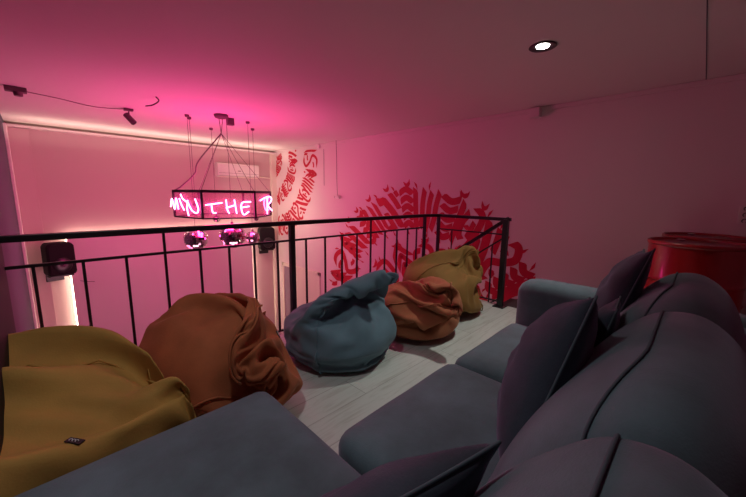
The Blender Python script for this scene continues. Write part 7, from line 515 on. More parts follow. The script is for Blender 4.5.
20,24,0,17,24,0,14,26,-1,9,27,0,3,28,5,12,27,33,-4,30,1,-13,27,0,-3,30,-4,-7,29,-7,-13,29,-7,-25,22,3,-28,18,8,-32,15,-1,-27,21,-10,-35,8,-9,-37,4,-6,-37,4,-3,-33,0,19,-39,6,-6,-38,6,-8,-34,-7,15,-35,-13,12,-35,-13,4,-34,-10,-11,-31,-16,-8,-29,-20,-4,-26,-22,1,-21,-24,2,-18,-24,11,-12,-28,-10,-12,-27,-5,-5,-30,1,5,-30,3,7,-29,-1,-4,-27,-12,19,-11,22,12,-29,0,16,-28,2,21,-24,-11,24,-22,-6,28,-23,-1,31,-20,2,34,-16,3,37,-8,2,37,-9,-4,38,-7,-8,34,-5,-18,39,-1,0,39,3,3,36,10,8,34,16,8,32,18,7,29,21,7,28,22,4,26,22,1,24,24,-1,21,24,-3,18,26,-5,-3,29,11,1,29,6,23,35,-19,-14,29,-6,4,26,20,-12,24,-19,-20,26,-12,-26,23,-7,-25,26,3,-23,28,7,-17,32,13,-32,-11,-18,-40,5,-7,-40,-3,0,-42,5,-2,-28,0,23,-43,6,-9,-39,9,-13,-41,8,8,-35,9,20,-19,-36,-5,-34,-16,-11,-35,-14,-10,-31,-21,-2,-32,-20,0,-26,-22,3,17,-23,19,-12,-30,-10,-13,-31,-5,-15,-27,-7,-15,-29,0,-10,-29,10,-7,-22,20,25,-12,-15,14,-31,-1,35,-1,6,23,-24,-12,27,-25,-6,28,-25,-2,30,-24,0,29,-27,0,
35,-20,4,32,-24,14,38,-2,-17,40,-13,2,41,5,12,40,8,10,37,15,10,36,17,10,35,19,7,32,21,6,30,23,4,28,25,3,24,26,0,21,29,-3,17,29,-5,15,29,-7,1,31,-12,1,42,12,-3,30,-16,-12,28,-15,-9,22,25,-13,28,-17,-25,24,-9,-19,26,-18,-27,27,0,-27,28,3,-40,1,-3,-37,3,17,-38,1,-17,-43,5,0,-35,-3,25,-33,0,-25,-40,18,-1,-43,7,3,-42,-10,0,-23,-35,-1,-41,-2,3,-36,-15,6,-28,-28,6,-33,-19,0,-26,-25,7,14,-24,-22,-15,-29,-1,-16,-30,0,-18,-29,0,-13,-29,8,-5,-28,17,24,-13,19,10,-32,-2,11,-33,-1,18,-13,-29,25,-24,-12,26,-28,0,30,-26,0,31,-26,1,32,-24,11,34,-23,-12,38,-21,0,40,-5,16,41,10,12,42,5,13,42,0,10,37,18,11,37,18,9,35,22,8,34,20,6,31,24,4,28,27,3,25,28,-1,19,30,-2,16,31,-6,13,31,-8,7,32,-11,-5,42,11,0,31,-16,-3,30,-17,-15,28,-15,-17,20,24,-9,30,-18,-15,26,-23,-34,18,13,-38,13,7,-40,11,-4,-29,20,-23,-42,6,-3,-44,4,4,-38,-2,22,-35,0,-26,-36,-2,26,-45,2,3,-43,-11,0,-33,-13,-24,-30,-17,26,-37,-17,6,-34,-21,3,-36,-16,-6,9,-36,2,-23,-26,-11,-23,-26,-9,-20,-23,-16,
-17,-30,6,1,-26,22,-8,-28,18,10,-33,-6,10,-34,-4,14,-33,-6,25,-26,-9,21,-23,-21,28,-26,9,31,-27,2,32,-27,-1,33,-26,-6,35,-25,2,41,4,18,42,1,16,43,-1,15,43,-5,9,40,17,12,39,17,12,39,17,11,37,20,8,33,24,6,32,24,4,28,28,2,23,30,-1,16,33,-5,10,33,-9,11,33,-10,18,29,-5,-8,43,10,-2,30,-17,-1,31,-17,1,32,-16,-20,27,-13,-28,16,20,-13,29,-23,-14,28,-26,-39,13,8,-39,15,11,-42,10,-2,-33,17,-24,-42,0,16,-44,2,10,-37,0,-26,-41,-4,19,-41,-13,-15,-44,-11,0,-37,-12,22,-42,-10,-2,-27,-30,-12,-39,-12,9,-20,-31,-15,-14,-19,32,-25,-27,-11,-20,-24,-20,-24,-27,-6,-8,-26,23,-11,-34,3,17,-30,-9,11,-34,-7,14,-33,-4,12,-35,-5,8,-37,-2,17,-35,0,30,-26,1,32,-27,-1,31,-28,5,35,-25,9,40,-11,17,42,-4,15,44,-3,15,44,0,15,39,22,9,41,17,14,39,21,9,41,10,15,40,15,11,32,28,5,35,21,5,26,30,1,15,35,-7,11,35,-10,19,31,-1,8,34,-12,22,27,-1,-25,37,-6,-3,24,-27,0,28,-23,2,36,2,2,37,2,-18,31,-15,-37,12,7,-17,24,-29,-14,31,-25,-37,17,15,-42,12,1,-44,12,2,-42,3,-16,-40,5,23,-38,0,-25,
-45,-5,11,-44,-12,-11,-45,-12,2,-40,-14,16,-35,-20,-18,-38,-22,3,-35,-23,-3,-12,-26,28,-33,-20,11,-20,-23,-23,-25,-27,-11,-23,-28,5,-6,-36,-6,-1,-37,-4,6,-36,0,8,-36,0,11,-34,9,16,-34,7,17,-34,6,33,-23,4,28,-30,2,23,-36,-2,24,-37,-3,39,-12,16,43,-2,16,42,-6,16,43,-12,15,44,8,15,37,29,5,40,20,11,41,18,12,41,13,15,42,6,15,35,25,7,25,33,-6,22,32,-12,25,28,14,12,35,-10,5,34,-15,21,30,1,18,31,-5,-15,43,-6,-6,24,-27,-15,16,-29,-2,31,-20,0,35,12,2,38,9,-21,30,-15,-37,13,-13,1,34,-25,-33,23,-15,-44,9,-4,-44,11,-1,-45,10,1,-41,6,21,-44,0,-17,-46,-8,-4,-47,-11,-1,-43,-12,10,-42,-19,-7,-41,-18,-3,-38,-22,3,-32,-25,11,-20,-29,22,-29,-23,-13,-28,-28,3,-15,-35,4,3,-38,5,-13,-34,-3,-17,-32,-6,1,-37,-3,28,-24,3,18,-33,6,15,-35,9,14,-35,8,16,-38,3,19,-36,-7,19,-38,-12,35,-22,16,42,-6,16,42,-9,16,42,-11,16,44,-3,16,43,13,13,35,31,2,40,22,11,42,14,15,43,6,16,41,12,15,26,34,-7,25,34,-9,21,32,-15,25,21,23,15,36,-6,6,34,-15,15,33,-7,22,30,1,-13,44,-5,-4,25,-26,-11,20,-30,
-18,14,-29,2,37,-9,-1,34,19,1,38,13,-33,21,-16,-7,33,-26,-40,-5,-17,-26,36,0,-39,21,-11,-46,11,-4,-47,7,7,-49,-2,-2,-48,-7,-5,-48,-10,-6,-46,-14,1,-43,-19,2,-41,-20,2,-37,-24,8,-30,-27,15,-28,-29,13,-23,-33,3,-14,-36,6,-13,-36,4,-13,-35,2,-14,-35,-2,-6,-37,-4,-3,-36,-3,9,-33,-15,18,-33,-9,14,-34,12,17,-35,-3,17,-37,0,16,-39,5,29,-28,17,39,-14,17,41,-11,16,42,-10,17,43,-8,15,45,-1,16,42,16,12,33,35,0,41,19,12,44,3,17,42,12,17,35,29,-2,21,26,-29,23,36,3,23,34,-5,25,17,28,19,35,-1,13,34,-11,7,35,-14,22,30,0,-13,43,-5,-3,26,-26,-9,22,-28,-19,12,-30,-9,25,-26,2,38,9,-2,31,26,-4,41,1,-22,27,-25,-36,-22,-12,-35,20,-20,-33,32,6,-39,-6,-25,-42,10,20,-49,1,2,-46,-11,-11,-45,-12,-12,-44,-6,14,-46,-9,8,-41,-19,2,-22,-35,-13,-29,-23,20,-26,-31,3,-22,-31,12,-15,-32,-16,-15,-34,0,-10,-35,6,-12,-34,0,-4,-34,14,-5,-36,2,-3,-37,-3,-3,-36,-9,-3,-35,-15,18,-35,2,19,-33,13,25,-30,15,36,-19,17,39,-14,17,41,-11,16,42,-8,16,44,-3,13,45,9,-8,33,3,33,35,30,5,46,1,13,40,17,18,38,27,3,
32,29,-9,16,20,-36,24,34,-4,25,25,22,23,26,22,20,34,1,17,34,-6,14,34,-9,13,33,-9,-15,44,-7,-2,26,-24,-9,21,-28,-14,17,-29,-19,12,-31,1,38,-5,-2,32,23,-1,35,22,-15,35,-19,-36,-12,-20,-37,-15,-21,-30,33,10,-27,-16,-31,-41,10,20,-47,2,5,-39,-13,-24,-45,-11,-9,-46,-7,7,-43,-8,14,-39,-8,21,-11,-35,-23,-35,-22,-8,-21,-32,13,-19,-29,18,-19,-32,2,-8,-29,-20,-14,-33,-7,-9,-34,4,-7,-34,9,1,-32,15,-6,-34,-10,-1,-36,-3,-18,-28,15,-1,-38,6,23,-30,13,37,-17,3,25,-24,25,38,-14,16,40,-11,16,43,-3,11,45,2,4,42,10,-14,25,-1,38,41,-1,22,38,27,3,40,18,15,35,28,-4,32,29,-11,11,15,-38,24,34,2,25,20,27,23,29,16,19,34,-2,16,33,-8,14,33,-9,12,33,-9,-16,40,-7,3,32,-15,-7,23,-26,-15,16,-29,-20,8,-30,-4,33,-18,0,34,18,-3,28,30,-4,42,-2,-36,-16,-18,-25,7,-34,-42,-9,15,-13,-24,-35,-44,8,14,-45,5,-12,-44,-3,10,-31,-22,-26,-45,-7,0,-41,-8,19,-38,-8,21,-40,7,-16,5,-42,1,-18,-36,7,-18,-33,7,-24,-24,-15,-4,-34,7,-29,-21,7,-1,-34,1,-1,-35,0,5,-33,-7,-6,-35,7,-10,-32,10,-17,-29,15,-21,-30,11,35,-17,-1,
35,-19,8,17,-25,27,33,-18,19,43,-4,8,43,-2,9,44,3,2,42,9,-12,41,-4,17,11,-4,44,39,22,9,38,26,0,34,28,-6,31,28,-11,8,12,-39,24,31,11,23,18,28,23,32,1,20,31,-10,19,26,-17,13,33,-7,11,33,-7,-21,45,7,6,33,-4,-5,24,-24,-15,14,-29,-19,8,-29,-10,26,-25,1,36,12,-3,24,32,-3,42,8,-18,5,-39,-41,-9,-11,-12,-40,14,-23,-23,-31,-44,5,-8,-44,4,-7,-37,1,26,-37,13,-18,-30,-32,0,-41,-14,10,-40,3,-15,-35,1,24,-34,-14,-18,-17,-36,6,-15,-29,18,12,-35,-4,-20,-27,10,-13,-32,6,6,-32,-8,-2,-34,3,-16,-29,4,-17,-30,3,-20,-27,-4,-19,-29,10,7,-27,24,35,-15,-4,31,-20,12,13,-25,28,37,-14,-9,42,-6,4,37,1,20,43,2,12,43,0,3,44,7,1,-6,-9,43,38,23,2,37,24,-2,34,27,-6,30,28,-10,17,17,-33,18,7,34,17,35,2,22,28,-11,21,23,-19,17,31,-7,13,32,-5,10,32,-4,-19,46,7,4,31,6,-2,25,-19,-15,13,-27,-18,7,-27,-13,19,-27,-2,36,1,-3,23,29,-2,39,11,-5,27,-31,-37,-21,4,-25,-34,-6,-21,-21,-32,-29,-31,10,-42,-1,-12,-44,4,-4,-41,13,10,-29,7,-28,-36,-8,18,-19,-34,15,-38,-13,9,-38,15,0,-23,-31,4,
12,-35,2,-4,-33,11,-12,-30,6,-15,-28,8,-18,-26,-5,-13,-25,-15,-15,-27,-3,-17,-27,4,-18,-27,2,-4,-27,20,13,-25,22,33,-13,-3,29,-20,14,19,-23,24,29,-11,-25,41,-6,-1,41,-2,10,41,1,10,42,4,10,36,8,21,-5,-8,42,30,11,-29,38,19,-7,35,21,-9,32,24,-10,15,20,30,22,27,13,8,20,-30,20,27,-9,17,28,-5,16,29,-2,13,30,-3,11,30,-8,-15,47,2,0,25,16,1,26,-12,-14,12,-24,-17,9,-25,-17,10,-26,-7,31,-12,-2,25,24,-4,36,12,-3,34,-19,-13,-19,-33,-26,-32,-5,-30,-22,19,-36,-19,-14,-30,-27,16,-39,-13,-12,-39,6,-14,-20,35,0,-32,-13,18,-38,1,-7,-34,-13,14,-30,-12,22,-22,-29,3,10,-34,0,-20,-26,4,-17,-26,-3,-13,-25,-9,-15,-24,-7,-16,-23,-7,-14,-25,1,-15,-24,3,-10,-25,14,0,-25,19,13,-23,21,32,-14,0,28,-18,14,27,-19,17,20,-8,-32,39,-5,8,37,-4,15,42,2,6,41,6,2,33,6,26,3,-4,42,20,9,-36,34,15,-20,36,20,-5,33,23,1,15,18,31,23,26,8,7,18,-28,17,25,-12,16,26,-3,14,27,-2,13,26,-5,11,27,-6,-14,47,-2,-2,19,18,2,25,-2,-12,11,-22,-15,10,-22,-18,8,-24,-14,16,-22,-4,30,14,-4,32,13,-3,36,-11,-7,2,-38,
-23,-30,-13,-28,-19,23,-32,-25,13,-36,-21,-6,-32,-23,14,-38,-12,-15,-28,28,-4,-11,-31,-14,-25,13,24,-33,-6,17,-26,-24,-3,-21,-18,21,-31,-9,-9,-17,-24,-12,-13,-25,-7,-15,-22,-4,-14,-21,-2,-15,-22,-1,-12,-22,2,-10,-22,9,-4,-22,15,1,-22,19,11,-21,21,24,-18,12,28,-15,13,35,-10,-3,17,-7,-32,33,-7,19,39,0,4,41,3,5,41,5,4,19,0,37,23,3,34,12,7,-39,28,13,-27,37,19,0,34,21,6,16,16,30,24,24,-1,7,17,-26,16,23,-12,14,23,-2,13,24,0,10,23,-8,11,23,-7,-15,45,-1,0,17,13,-1,19,11,-11,11,-18,-12,11,-20,-16,9,-22,-20,5,-22,-7,29,-8,-7,28,16,-4,34,-7,-4,19,-32,-18,-23,-25,-29,-22,16,-26,-15,27,-31,-23,12,-31,-22,12,-3,-18,-34,-35,-18,11,-28,-22,-2,-36,3,1,-8,4,33,-17,-24,-16,-30,-12,-5,-22,-15,14,-22,-19,6,-21,-16,-1,-17,-17,-3,-9,-20,-3,-6,-20,-5,-5,-17,-12,-14,-11,13,-13,-12,16,-9,-15,19,9,-18,21,19,-16,17,29,-11,-7,33,-8,2,15,-6,-31,33,-6,16,32,-4,21,40,6,-4,40,6,3,22,0,35,25,4,33,6,7,-39,23,11,-32,37,18,2,33,18,12,21,14,27,24,22,-10,9,15,-25,19,20,2,10,21,-8,10,20,-6,7,18,-11,
9,21,-3,-15,44,5,-5,6,16,0,16,7,-7,12,-14,-9,13,-17,-12,12,-21,-22,2,-20,-17,14,-22,0,32,-4,-13,30,8,-3,26,-23,-11,-7,-34,-28,-20,17,-23,-31,6,-30,-21,12,-27,-5,26,6,-38,5,-24,-29,7,-33,-14,1,-20,-19,-22,-31,2,13,-16,-6,26,-17,-22,-9,-12,-17,-19,-19,-16,7,-18,-14,9,-17,-7,10,-7,-16,-6,-4,-14,-11,-4,-16,-4,-10,-13,10,-9,-12,15,-20,9,9,-1,-8,25,9,-12,23,22,-7,-18,30,-7,6,12,-6,-30,26,-6,23,34,-2,18,37,-1,15,37,12,-12,27,2,31,29,6,28,20,6,-33,-5,8,-38,33,13,17,33,16,12,30,18,12,21,15,-21,25,16,-2,13,18,-12,1,14,-16,8,18,-2,8,16,-1,7,17,-2,-23,32,7,1,12,7,-3,8,11,-2,14,-8,-8,10,-15,-9,14,-19,-17,8,-23,-26,-1,-19,-4,24,-23,-12,30,4,-6,30,-11,-7,6,-34,-19,-30,-9,-28,-21,16,-29,-15,19,7,-33,14,-17,-34,-1,-32,-15,13,-31,-2,14,3,-34,6,-27,13,3,-13,-26,-4,-13,-22,-6,-12,-19,11,-19,-9,9,-18,-5,8,-8,-15,1,-7,-14,-1,-6,-12,-4,-1,-12,-8,-8,-8,9,-10,-5,14,-17,12,-6,-10,3,21,5,-7,24,17,-12,16,1,6,-28,22,-3,-21,33,-10,-2,35,-4,11,38,-1,10,13,18,34,30,5,27,
34,7,17,29,7,-23,-14,6,-34,31,7,-19,34,13,7,31,14,11,19,20,19,14,7,-25,15,18,-4,13,13,4,10,12,5,5,14,-3,1,13,-5,-32,28,0,2,11,-1,-5,3,10,1,12,-1,-6,9,-12,-7,14,-18,-12,14,-25,-28,-5,-16,-13,9,-29,-7,26,-19,-13,30,3,-6,16,-29,-14,-24,-22,-25,-15,22,6,-36,6,-17,-33,7,-26,-21,8,-29,-7,23,0,-12,35,-26,-21,-9,-7,-23,19,-1,-20,-17,-17,-14,9,-20,-1,9,-10,-15,9,-7,-13,-6,-6,-12,-5,-6,-11,-1,-4,-9,3,-5,-8,5,-7,-4,7,-11,3,8,-10,7,-12,-15,10,9,-6,4,21,10,-7,21,23,-12,1,-6,17,-23,29,-13,9,30,8,-20,39,-1,0,38,2,10,9,16,35,21,11,29,35,8,0,-2,4,-35,4,5,-35,35,9,-1,33,10,1,29,14,11,21,16,12,4,4,22,9,14,-3,6,11,-4,-3,8,-8,-7,1,-10,-24,35,5,-3,5,-8,1,8,3,-3,3,9,-1,12,-8,-6,13,-17,-7,17,-24,-26,-3,-19,-7,12,-30,-24,-4,-22,-7,28,-14,-11,28,-11,-12,-17,-27,-17,-32,3,-4,-28,24,-2,-33,-14,-27,-2,23,4,-22,29,-3,-25,25,-30,-3,18,0,-31,-6,-8,-22,13,-22,1,7,-6,-19,1,-6,-14,-4,-5,-13,0,-5,-7,3,-9,-3,4,-8,1,3,3,-10,1,-9,1,5,
-9,4,2,-7,6,-12,-14,11,-1,-15,11,8,-6,5,22,7,-5,24,27,-7,7,18,12,-25,13,-18,29,35,12,-9,30,18,-17,36,10,-5,11,13,31,18,11,28,13,4,-31,8,3,-34,14,4,-32,27,11,17,21,8,23,16,7,24,14,12,11,10,10,-2,-6,0,-10,-5,1,-8,3,9,-3,-33,24,-7,1,5,6,2,4,-6,-2,7,6,1,12,-3,-3,16,-15,-4,17,-22,-21,1,-24,-13,6,-28,-25,-14,-13,-11,17,-22,-11,27,-12,-10,-2,-32,-10,-30,17,-6,-35,-6,-8,-34,1,22,1,28,-6,-15,32,-25,-21,7,4,-17,29,-1,-31,4,-22,-6,16,-4,-22,-3,-5,-17,-4,-6,-11,7,-9,-2,5,-6,-2,4,-9,3,-4,-6,3,-3,-2,-4,7,3,-8,3,-9,5,2,-6,6,-9,-11,-1,12,-8,11,-14,-13,17,7,-19,12,14,-14,-6,27,30,8,14,32,-4,-13,26,10,24,33,11,-7,31,14,-11,24,17,-18,-16,1,30,29,14,-10,10,3,-33,5,0,-33,25,9,19,20,7,21,11,2,26,16,11,6,11,9,-4,-4,-2,-9,-8,-5,-1,-4,-2,-9,-33,27,-5,6,6,2,-1,2,-5,1,7,-6,2,11,6,1,19,-7,-4,17,-21,-14,6,-26,-22,-7,-21,-23,-16,-9,-15,4,-24,-9,16,-24,-11,15,-26,-10,-33,2,-7,-34,7,-3,-32,13,27,16,15,-9,-19,27,23,-23,13,
4,-24,19,-20,-11,20,0,-28,-3,-2,-22,7,-10,-12,11,-12,1,4,-7,1,0,-3,-4,11,-6,3,-3,-1,1,-8,-8,2,1,-1,-3,7,3,-3,7,-10,4,0,-6,4,-14,-13,13,9,-9,1,23,-21,16,8,-15,7,-22,-3,28,19,26,-7,23,31,14,-6,18,-1,-28,23,20,11,11,1,-31,-7,9,30,27,17,7,13,5,-29,9,2,-31,21,6,21,12,-1,27,16,7,19,17,10,1,11,7,-6,-3,-4,-11,-6,-5,-1,-8,-7,1,-26,35,2,5,4,-3,4,4,-5,-13,-6,-2,2,8,-9,1,19,-7,0,20,-16,-15,1,-23,-22,-10,-15,-20,-14,-10,-16,-1,-22,-10,12,-23,-12,11,-26,-8,-31,3,-7,-33,8,3,-27,19,27,1,19,29,10,9,16,-20,18,11,-22,16,-4,-26,12,-5,-25,13,-7,-19,11,-16,-4,7,-5,1,-13,-7,0,-6,-2,-3,10,-6,2,1,1,2,-11,-6,3,0,0,-3,7,-6,3,3,3,-8,8,-8,4,12,-12,14,9,-18,14,3,-17,18,2,4,-27,-14,-23,-7,-15,-8,29,6,6,28,14,26,18,-5,26,17,-4,-8,-16,-26,16,21,17,7,13,27,16,9,-23,16,8,-24,14,-1,25,12,-2,24,19,10,13,16,10,-2,12,6,-7,3,0,-10,-4,-7,7,-7,-3,3,-33,29,-23,5,5,-3,4,5,1,1,-1,-8,-7,2,-8,-3,10,-12,-5,21,5,
-17,-5,-19,-20,-12,-9,-18,-11,-11,-16,-5,-19,-8,13,-21,-16,-3,-24,-7,-29,4,-5,-30,9,31,0,2,10,-6,28,17,-13,18,18,-9,18,19,-11,14,9,-19,18,0,-24,11,-4,-14,-17,-2,-5,17,-11,-4,8,-8,-2,4,-7,2,-2,-4,-9,10,-5,3,-1,-2,5,-10,-3,3,10,-4,2,-5,-5,3,-5,-11,0,-15,1,19,12,-12,1,-19,-10,-16,-12,-5,-23,-11,-25,8,-10,6,27,8,-20,20,8,29,7,-6,-10,5,27,9,25,16,5,22,-18,7,13,24,11,0,-25,21,17,-1,11,-4,23,13,1,22,20,10,-6,15,7,-6,11,8,0,7,6,-5,-1,-7,-3,-8,-3,-1,-36,28,-28,2,5,-2,3,1,10,2,5,3,5,6,0,-13,-1,-10,-10,15,1,-15,-6,-17,-18,-10,-10,-18,-11,-8,-16,-9,-14,-10,5,-21,-15,-13,-18,9,-19,19,13,-22,12,12,-26,0,3,-27,-5,17,-14,11,7,5,22,13,-9,16,11,-17,6,20,11,-8,17,4,2,-8,-11,0,-11,-9,2,-5,-9,-2,2,-8,-1,4,-6,2,0,-6,-6,-6,3,-1,-6,2,-2,1,8,3,-2,7,1,6,14,2,-10,-11,-11,-11,-11,-13,-12,-10,-13,-18,-1,-12,-21,10,-7,-21,15,3,-17,21,11,3,18,23,18,18,11,-3,21,18,-13,13,21,12,22,4,12,4,-20,14,-2,19,16,13,12,23,7,1,13,-5,-17,
13,9,-3,10,7,3,5,7,0,-5,-4,-7,-5,-4,-2,-27,19,22,4,3,11,5,3,1,0,2,-9,-8,2,-3,-11,5,-6,-11,-1,-14,-14,-7,-16,-14,8,-13,-17,-6,-12,-16,-10,-13,-3,-22,-7,-6,-18,-12,3,-22,2,11,-15,23,13,-21,0,9,-23,6,9,-19,4,12,-15,5,16,-10,-5,15,6,-12,5,22,3,19,6,-2,13,6,-2,9,-4,4,4,-7,8,1,-8,4,-3,-5,-2,9,7,3,2,-5,-4,-7,-6,-3,3,2,-6,-3,-4,-8,-11,-6,-6,-13,-6,-15,-13,-2,-13,-16,1,-8,-18,8,-1,-18,14,1,-18,13,3,-18,18,5,-17,11,19,1,8,28,1,28,8,-5,18,16,-3,13,17,14,14,0,17,-6,-9,21,-1,-1,6,10,19,14,4,13,13,4,6,7,3,2,12,4,3,-6,4,1,3,-3,-10,-35,0,-25,0,2,7,-2,7,3,5,-1,-5,2,-4,-10,-11,6,-3,-14,5,-5,-10,1,-15,-4,-16,-7,-12,-3,-8,-14,-7,-9,-5,-15,-16,6,-20,5,-3,-19,-3,17,-13,9,11,-13,18,3,-21,-1,4,-16,1,5,-18,5,13,-11,-1,16,-8,-5,10,5,-10,8,16,-3,14,0,-3,6,9,-7,7,3,-9,-4,-7,6,2,-5,7,5,5,-11,4,-4,-2,-8,-7,10,0,-4,-6,-3,4,-10,-5,-6,-4,-14,-6,3,-16,8,-9,-2,11,3,-9,11,-6,-15,10,-3,
-16,7,6,-15,9,11,-17,14,8,-3,1,25,3,15,14,-5,17,10,-6,14,12,0,17,7,14,10,-3,18,0,-6,17,-3,-7,11,5,10,0,6,13,3,8,5,5,-4,-5,7,-1,-2,2,1,-5,-41,-2,-23,-1,3,6,1,6,3,4,-1,-6,3,-5,-8,-8,6,1,-13,3,-1,-5,-2,-12,-2,-16,-2,4,-11,-6,-7,-5,-10,-11,-10,-5,2,-16,-2,8,-16,9,9,-5,2,10,-12,12,4,-15,2,0,-15,-1,5,-13,-1,10,-8,0,13,-7,1,-2,-12,0,8,-5,-6,6,3,-6,10,1,-2,-1,10,-3,1,-4,-6,3,-13,6,0,6,-4,-2,4,-5,-3,-9,-1,5,-2,-3,-8,4,-6,-2,11,4,-7,7,-3,-9,3,-8,0,10,5,-8,11,-4,-5,13,3,-12,10,-1,-11,3,11,-11,12,6,-11,-6,12,0,10,21,-2,13,7,-4,11,6,0,14,5,-1,12,5,8,11,-2,14,0,-4,10,-2,-6,9,3,-6,-4,4,12,1,6,2,7,-3,-8,3,-1,-9,-46,5,4,5,0,-3,-13,5,5,5,1,-6,8,-4,-5,-8,-2,-5,-1,-7,-7,3,-7,-7,1,-10,-4,8,-10,0,10,-3,2,-8,-13,-2,-6,-7,1,3,-10,-1,15,-2,10,6,-8,6,0,-15,0,-1,-11,-2,5,-6,-6,9,-4,2,10,-4,2,2,-8,-5,-11,-8,4,1,-6,-5,0,-4,-3,7,6,-1,1,3,-5,
-9,-10,0,-1,-2,-5,6,5,2,6,5,-3,-3,5,-5,-4,-10,-1,-4,7,-3,-1,9,-2,-2,7,-2,2,6,1,-4,10,4,-1,9,2,-1,9,3,-10,6,4,-8,-4,8,-8,5,4,-6,2,12,-3,10,7,1,10,4,4,9,6,-2,7,-1,-9,6,3,-3,8,3,3,8,4,3,6,-2,8,4,-1,-9,4,4,0,6,-1,-1,-7,-7,18,-30,-23,5,4,3,-2,0,-6,-4,0,-2,0,-5,-3,-5,-2,1,-2,-6,3,-6,-4,1,2,-5,-5,7,-1,2,10,-1,1,-1,-6,-3,-6,-4,2,-1,-6,1,7,-1,5,6,-4,3,0,-9,1,0,-5,-4,0,-6,-4,9,1,2,6,2,-1,6,-4,-3,-6,-4,-3,-2,-4,-5,5,3,-2,6,2,2,7,5,0,0,-1,-7,-6,-3,3,-4,1,-3,7,3,-5,-7,1,0,-5,-6,2,0,0,5,-5,-1,1,-6,0,4,-5,3,-2,-2,6,-2,4,4,5,4,7,4,-6,3,-2,-7,-3,7,-4,3,2,-4,4,1,-1,3,6,2,3,5,1,9,1,-7,3,-3,-6,1,-5,3,7,-1,1,8,0,3,-4,6,5,4,1,3,5,-3,-5,-1,-3,2,-1,-5,9,-41,3],
}
SPOT = {'blue': [4, 0, [1.522, 1.849, 0.894, 0.795]], 'rust': [4, 0, [0.626, 1.888, 0.801, 1.187]], 'copper': [6, 0, [2.3, 1.76, 0.79, 0.83]], 'far': [7, 1, [2.912, 1.93, 0.826, 1.125]], 'near': [5, 0, [-0.07, 1.76, 1.02, 1.12]]}
TAG = {'rust': [23, 33], 'near': [22, 1]}
RAILP = ((0, 2.395, 0), (0, -1, 0))
def between(a, b, t=.5):
    A = SPOT[a][2]; B = SPOT[b][2]; n = (A[0] - B[0], A[1] - B[1], 0); return ((B[0] + (A[0] - B[0]) * t, B[1] + (A[1] - B[1]) * t, 0), n)
bean_bag('blue', M['fblue'], 'dusty blue bean bag with a folded flap on top, between rust and copper bags', seams=(1, 4), folds=(.036, .13, .3), flat=(RAILP, between('blue', 'rust', .44), between('blue', 'copper', .56)))
bean_bag('rust', M['frust'], 'rust orange bean bag slumped in front of the railing, left of the blue one', seams=(1, 4), tagat=TAG['rust'], folds=(.022, .13, .9), flat=(RAILP, between('rust', 'blue', .56), between('rust', 'near', .42)))
bean_bag('copper', M['fcopper'], 'small copper brown bean bag with a crumpled knotted top beside the blue one', seams=(2, 5), folds=(.008, .1, .2), flat=(RAILP, between('copper', 'blue', .44), between('copper', 'far', .52)))
bean_bag('far', M['fmust2'], 'ochre yellow bean bag farthest away in the railing corner', seams=(0, 2, 4), folds=(.010, .13, 0), flat=(RAILP, between('far', 'copper', .48), ((3.47, 0, 0), (-1, 0, 0))))
bean_bag('near', M['fmust'], 'wide flattened mustard bean bag at the left behind the sofa chaise', seams=(1, 3, 5), tagat=TAG['near'], lean=.13, folds=(.085, .14, -.75), flat=(RAILP, between('near', 'rust', .58), ((-.192, 0, 0), (1, 0, 0)), ((0, 1.17, 0), (0, 1, 0))))

# ------------------------------------------------------------------ oil drums
def drum(x, y, z0, label):
    t = thing('oil_drum', label, 'drum', (x, y, z0), 'red oil drums by the wall')
    pr = [(.27, .0), (.292, .003), (.296, .02), (.288, .03)]
    for zc in (.29, .58): pr += [(.288, zc - .022), (.291, zc - .012), (.300, zc), (.291, zc + .012), (.288, zc + .022)]
    pr += [(.288, .855), (.27, .86)]
    MB().lathe(pr, 64).build('body', M['drum'], None, angle=50).parent = t
    MB().lathe([(.283, .845), (.297, .85), (.300, .862), (.298, .875), (.291, .880), (.284, .876), (.281, .862), (.281, .846)], 64).build('rim', M['drum'], None, smooth=True).parent = t
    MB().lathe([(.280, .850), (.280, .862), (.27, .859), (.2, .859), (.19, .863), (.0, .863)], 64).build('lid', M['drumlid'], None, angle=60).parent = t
    MB().lathe([(.028, .860), (.030, .872), (.022, .874), (.020, .868)], 24, (.18, .1, 0)).build('bung_cap', M['steel'], None, angle=40).parent = t
    MB().lathe([(.016, .860), (.018, .871), (.012, .873)], 24, (-.2, -.08, 0)).build('bung_cap', M['steel'], None, angle=40).parent = t
    t.location = (x, y, z0)
drum(3.585, .0, 0, 'glossy red oil drum standing nearer the sofa, front of two')
drum(4.195, -.05, .005, 'red oil drum standing against the wall behind the nearer drum')

# ------------------------------------------------------------------ sockets and small wall things
t = thing('power_socket', 'triple wall socket plate above the red drums', 'socket', (U, -.30, 1.07))
MB().box(U - .012, U, -.42, -.235, .985, 1.155).build('plate', M['white'], t, bevel=.004)
for y in (-.28, -.36):
    for z in (1.125, 1.07, 1.015):
        g = MB(); g.tube([(U - .014, y + .017 * math.cos(a), z + .017 * math.sin(a)) for a in [k * PI / 6 for k in range(-2, 9)]], .0035, 6); g.build('socket_well', M['tag'], t)
t = thing('junction_box', 'small square box on the right wall just under the ceiling', 'junction box', (U, 1.6, 2.2))
MB().box(U - .11, U - .023, 1.545, 1.665, 2.17, 2.28).build('box', M['wall'], t, bevel=.004)

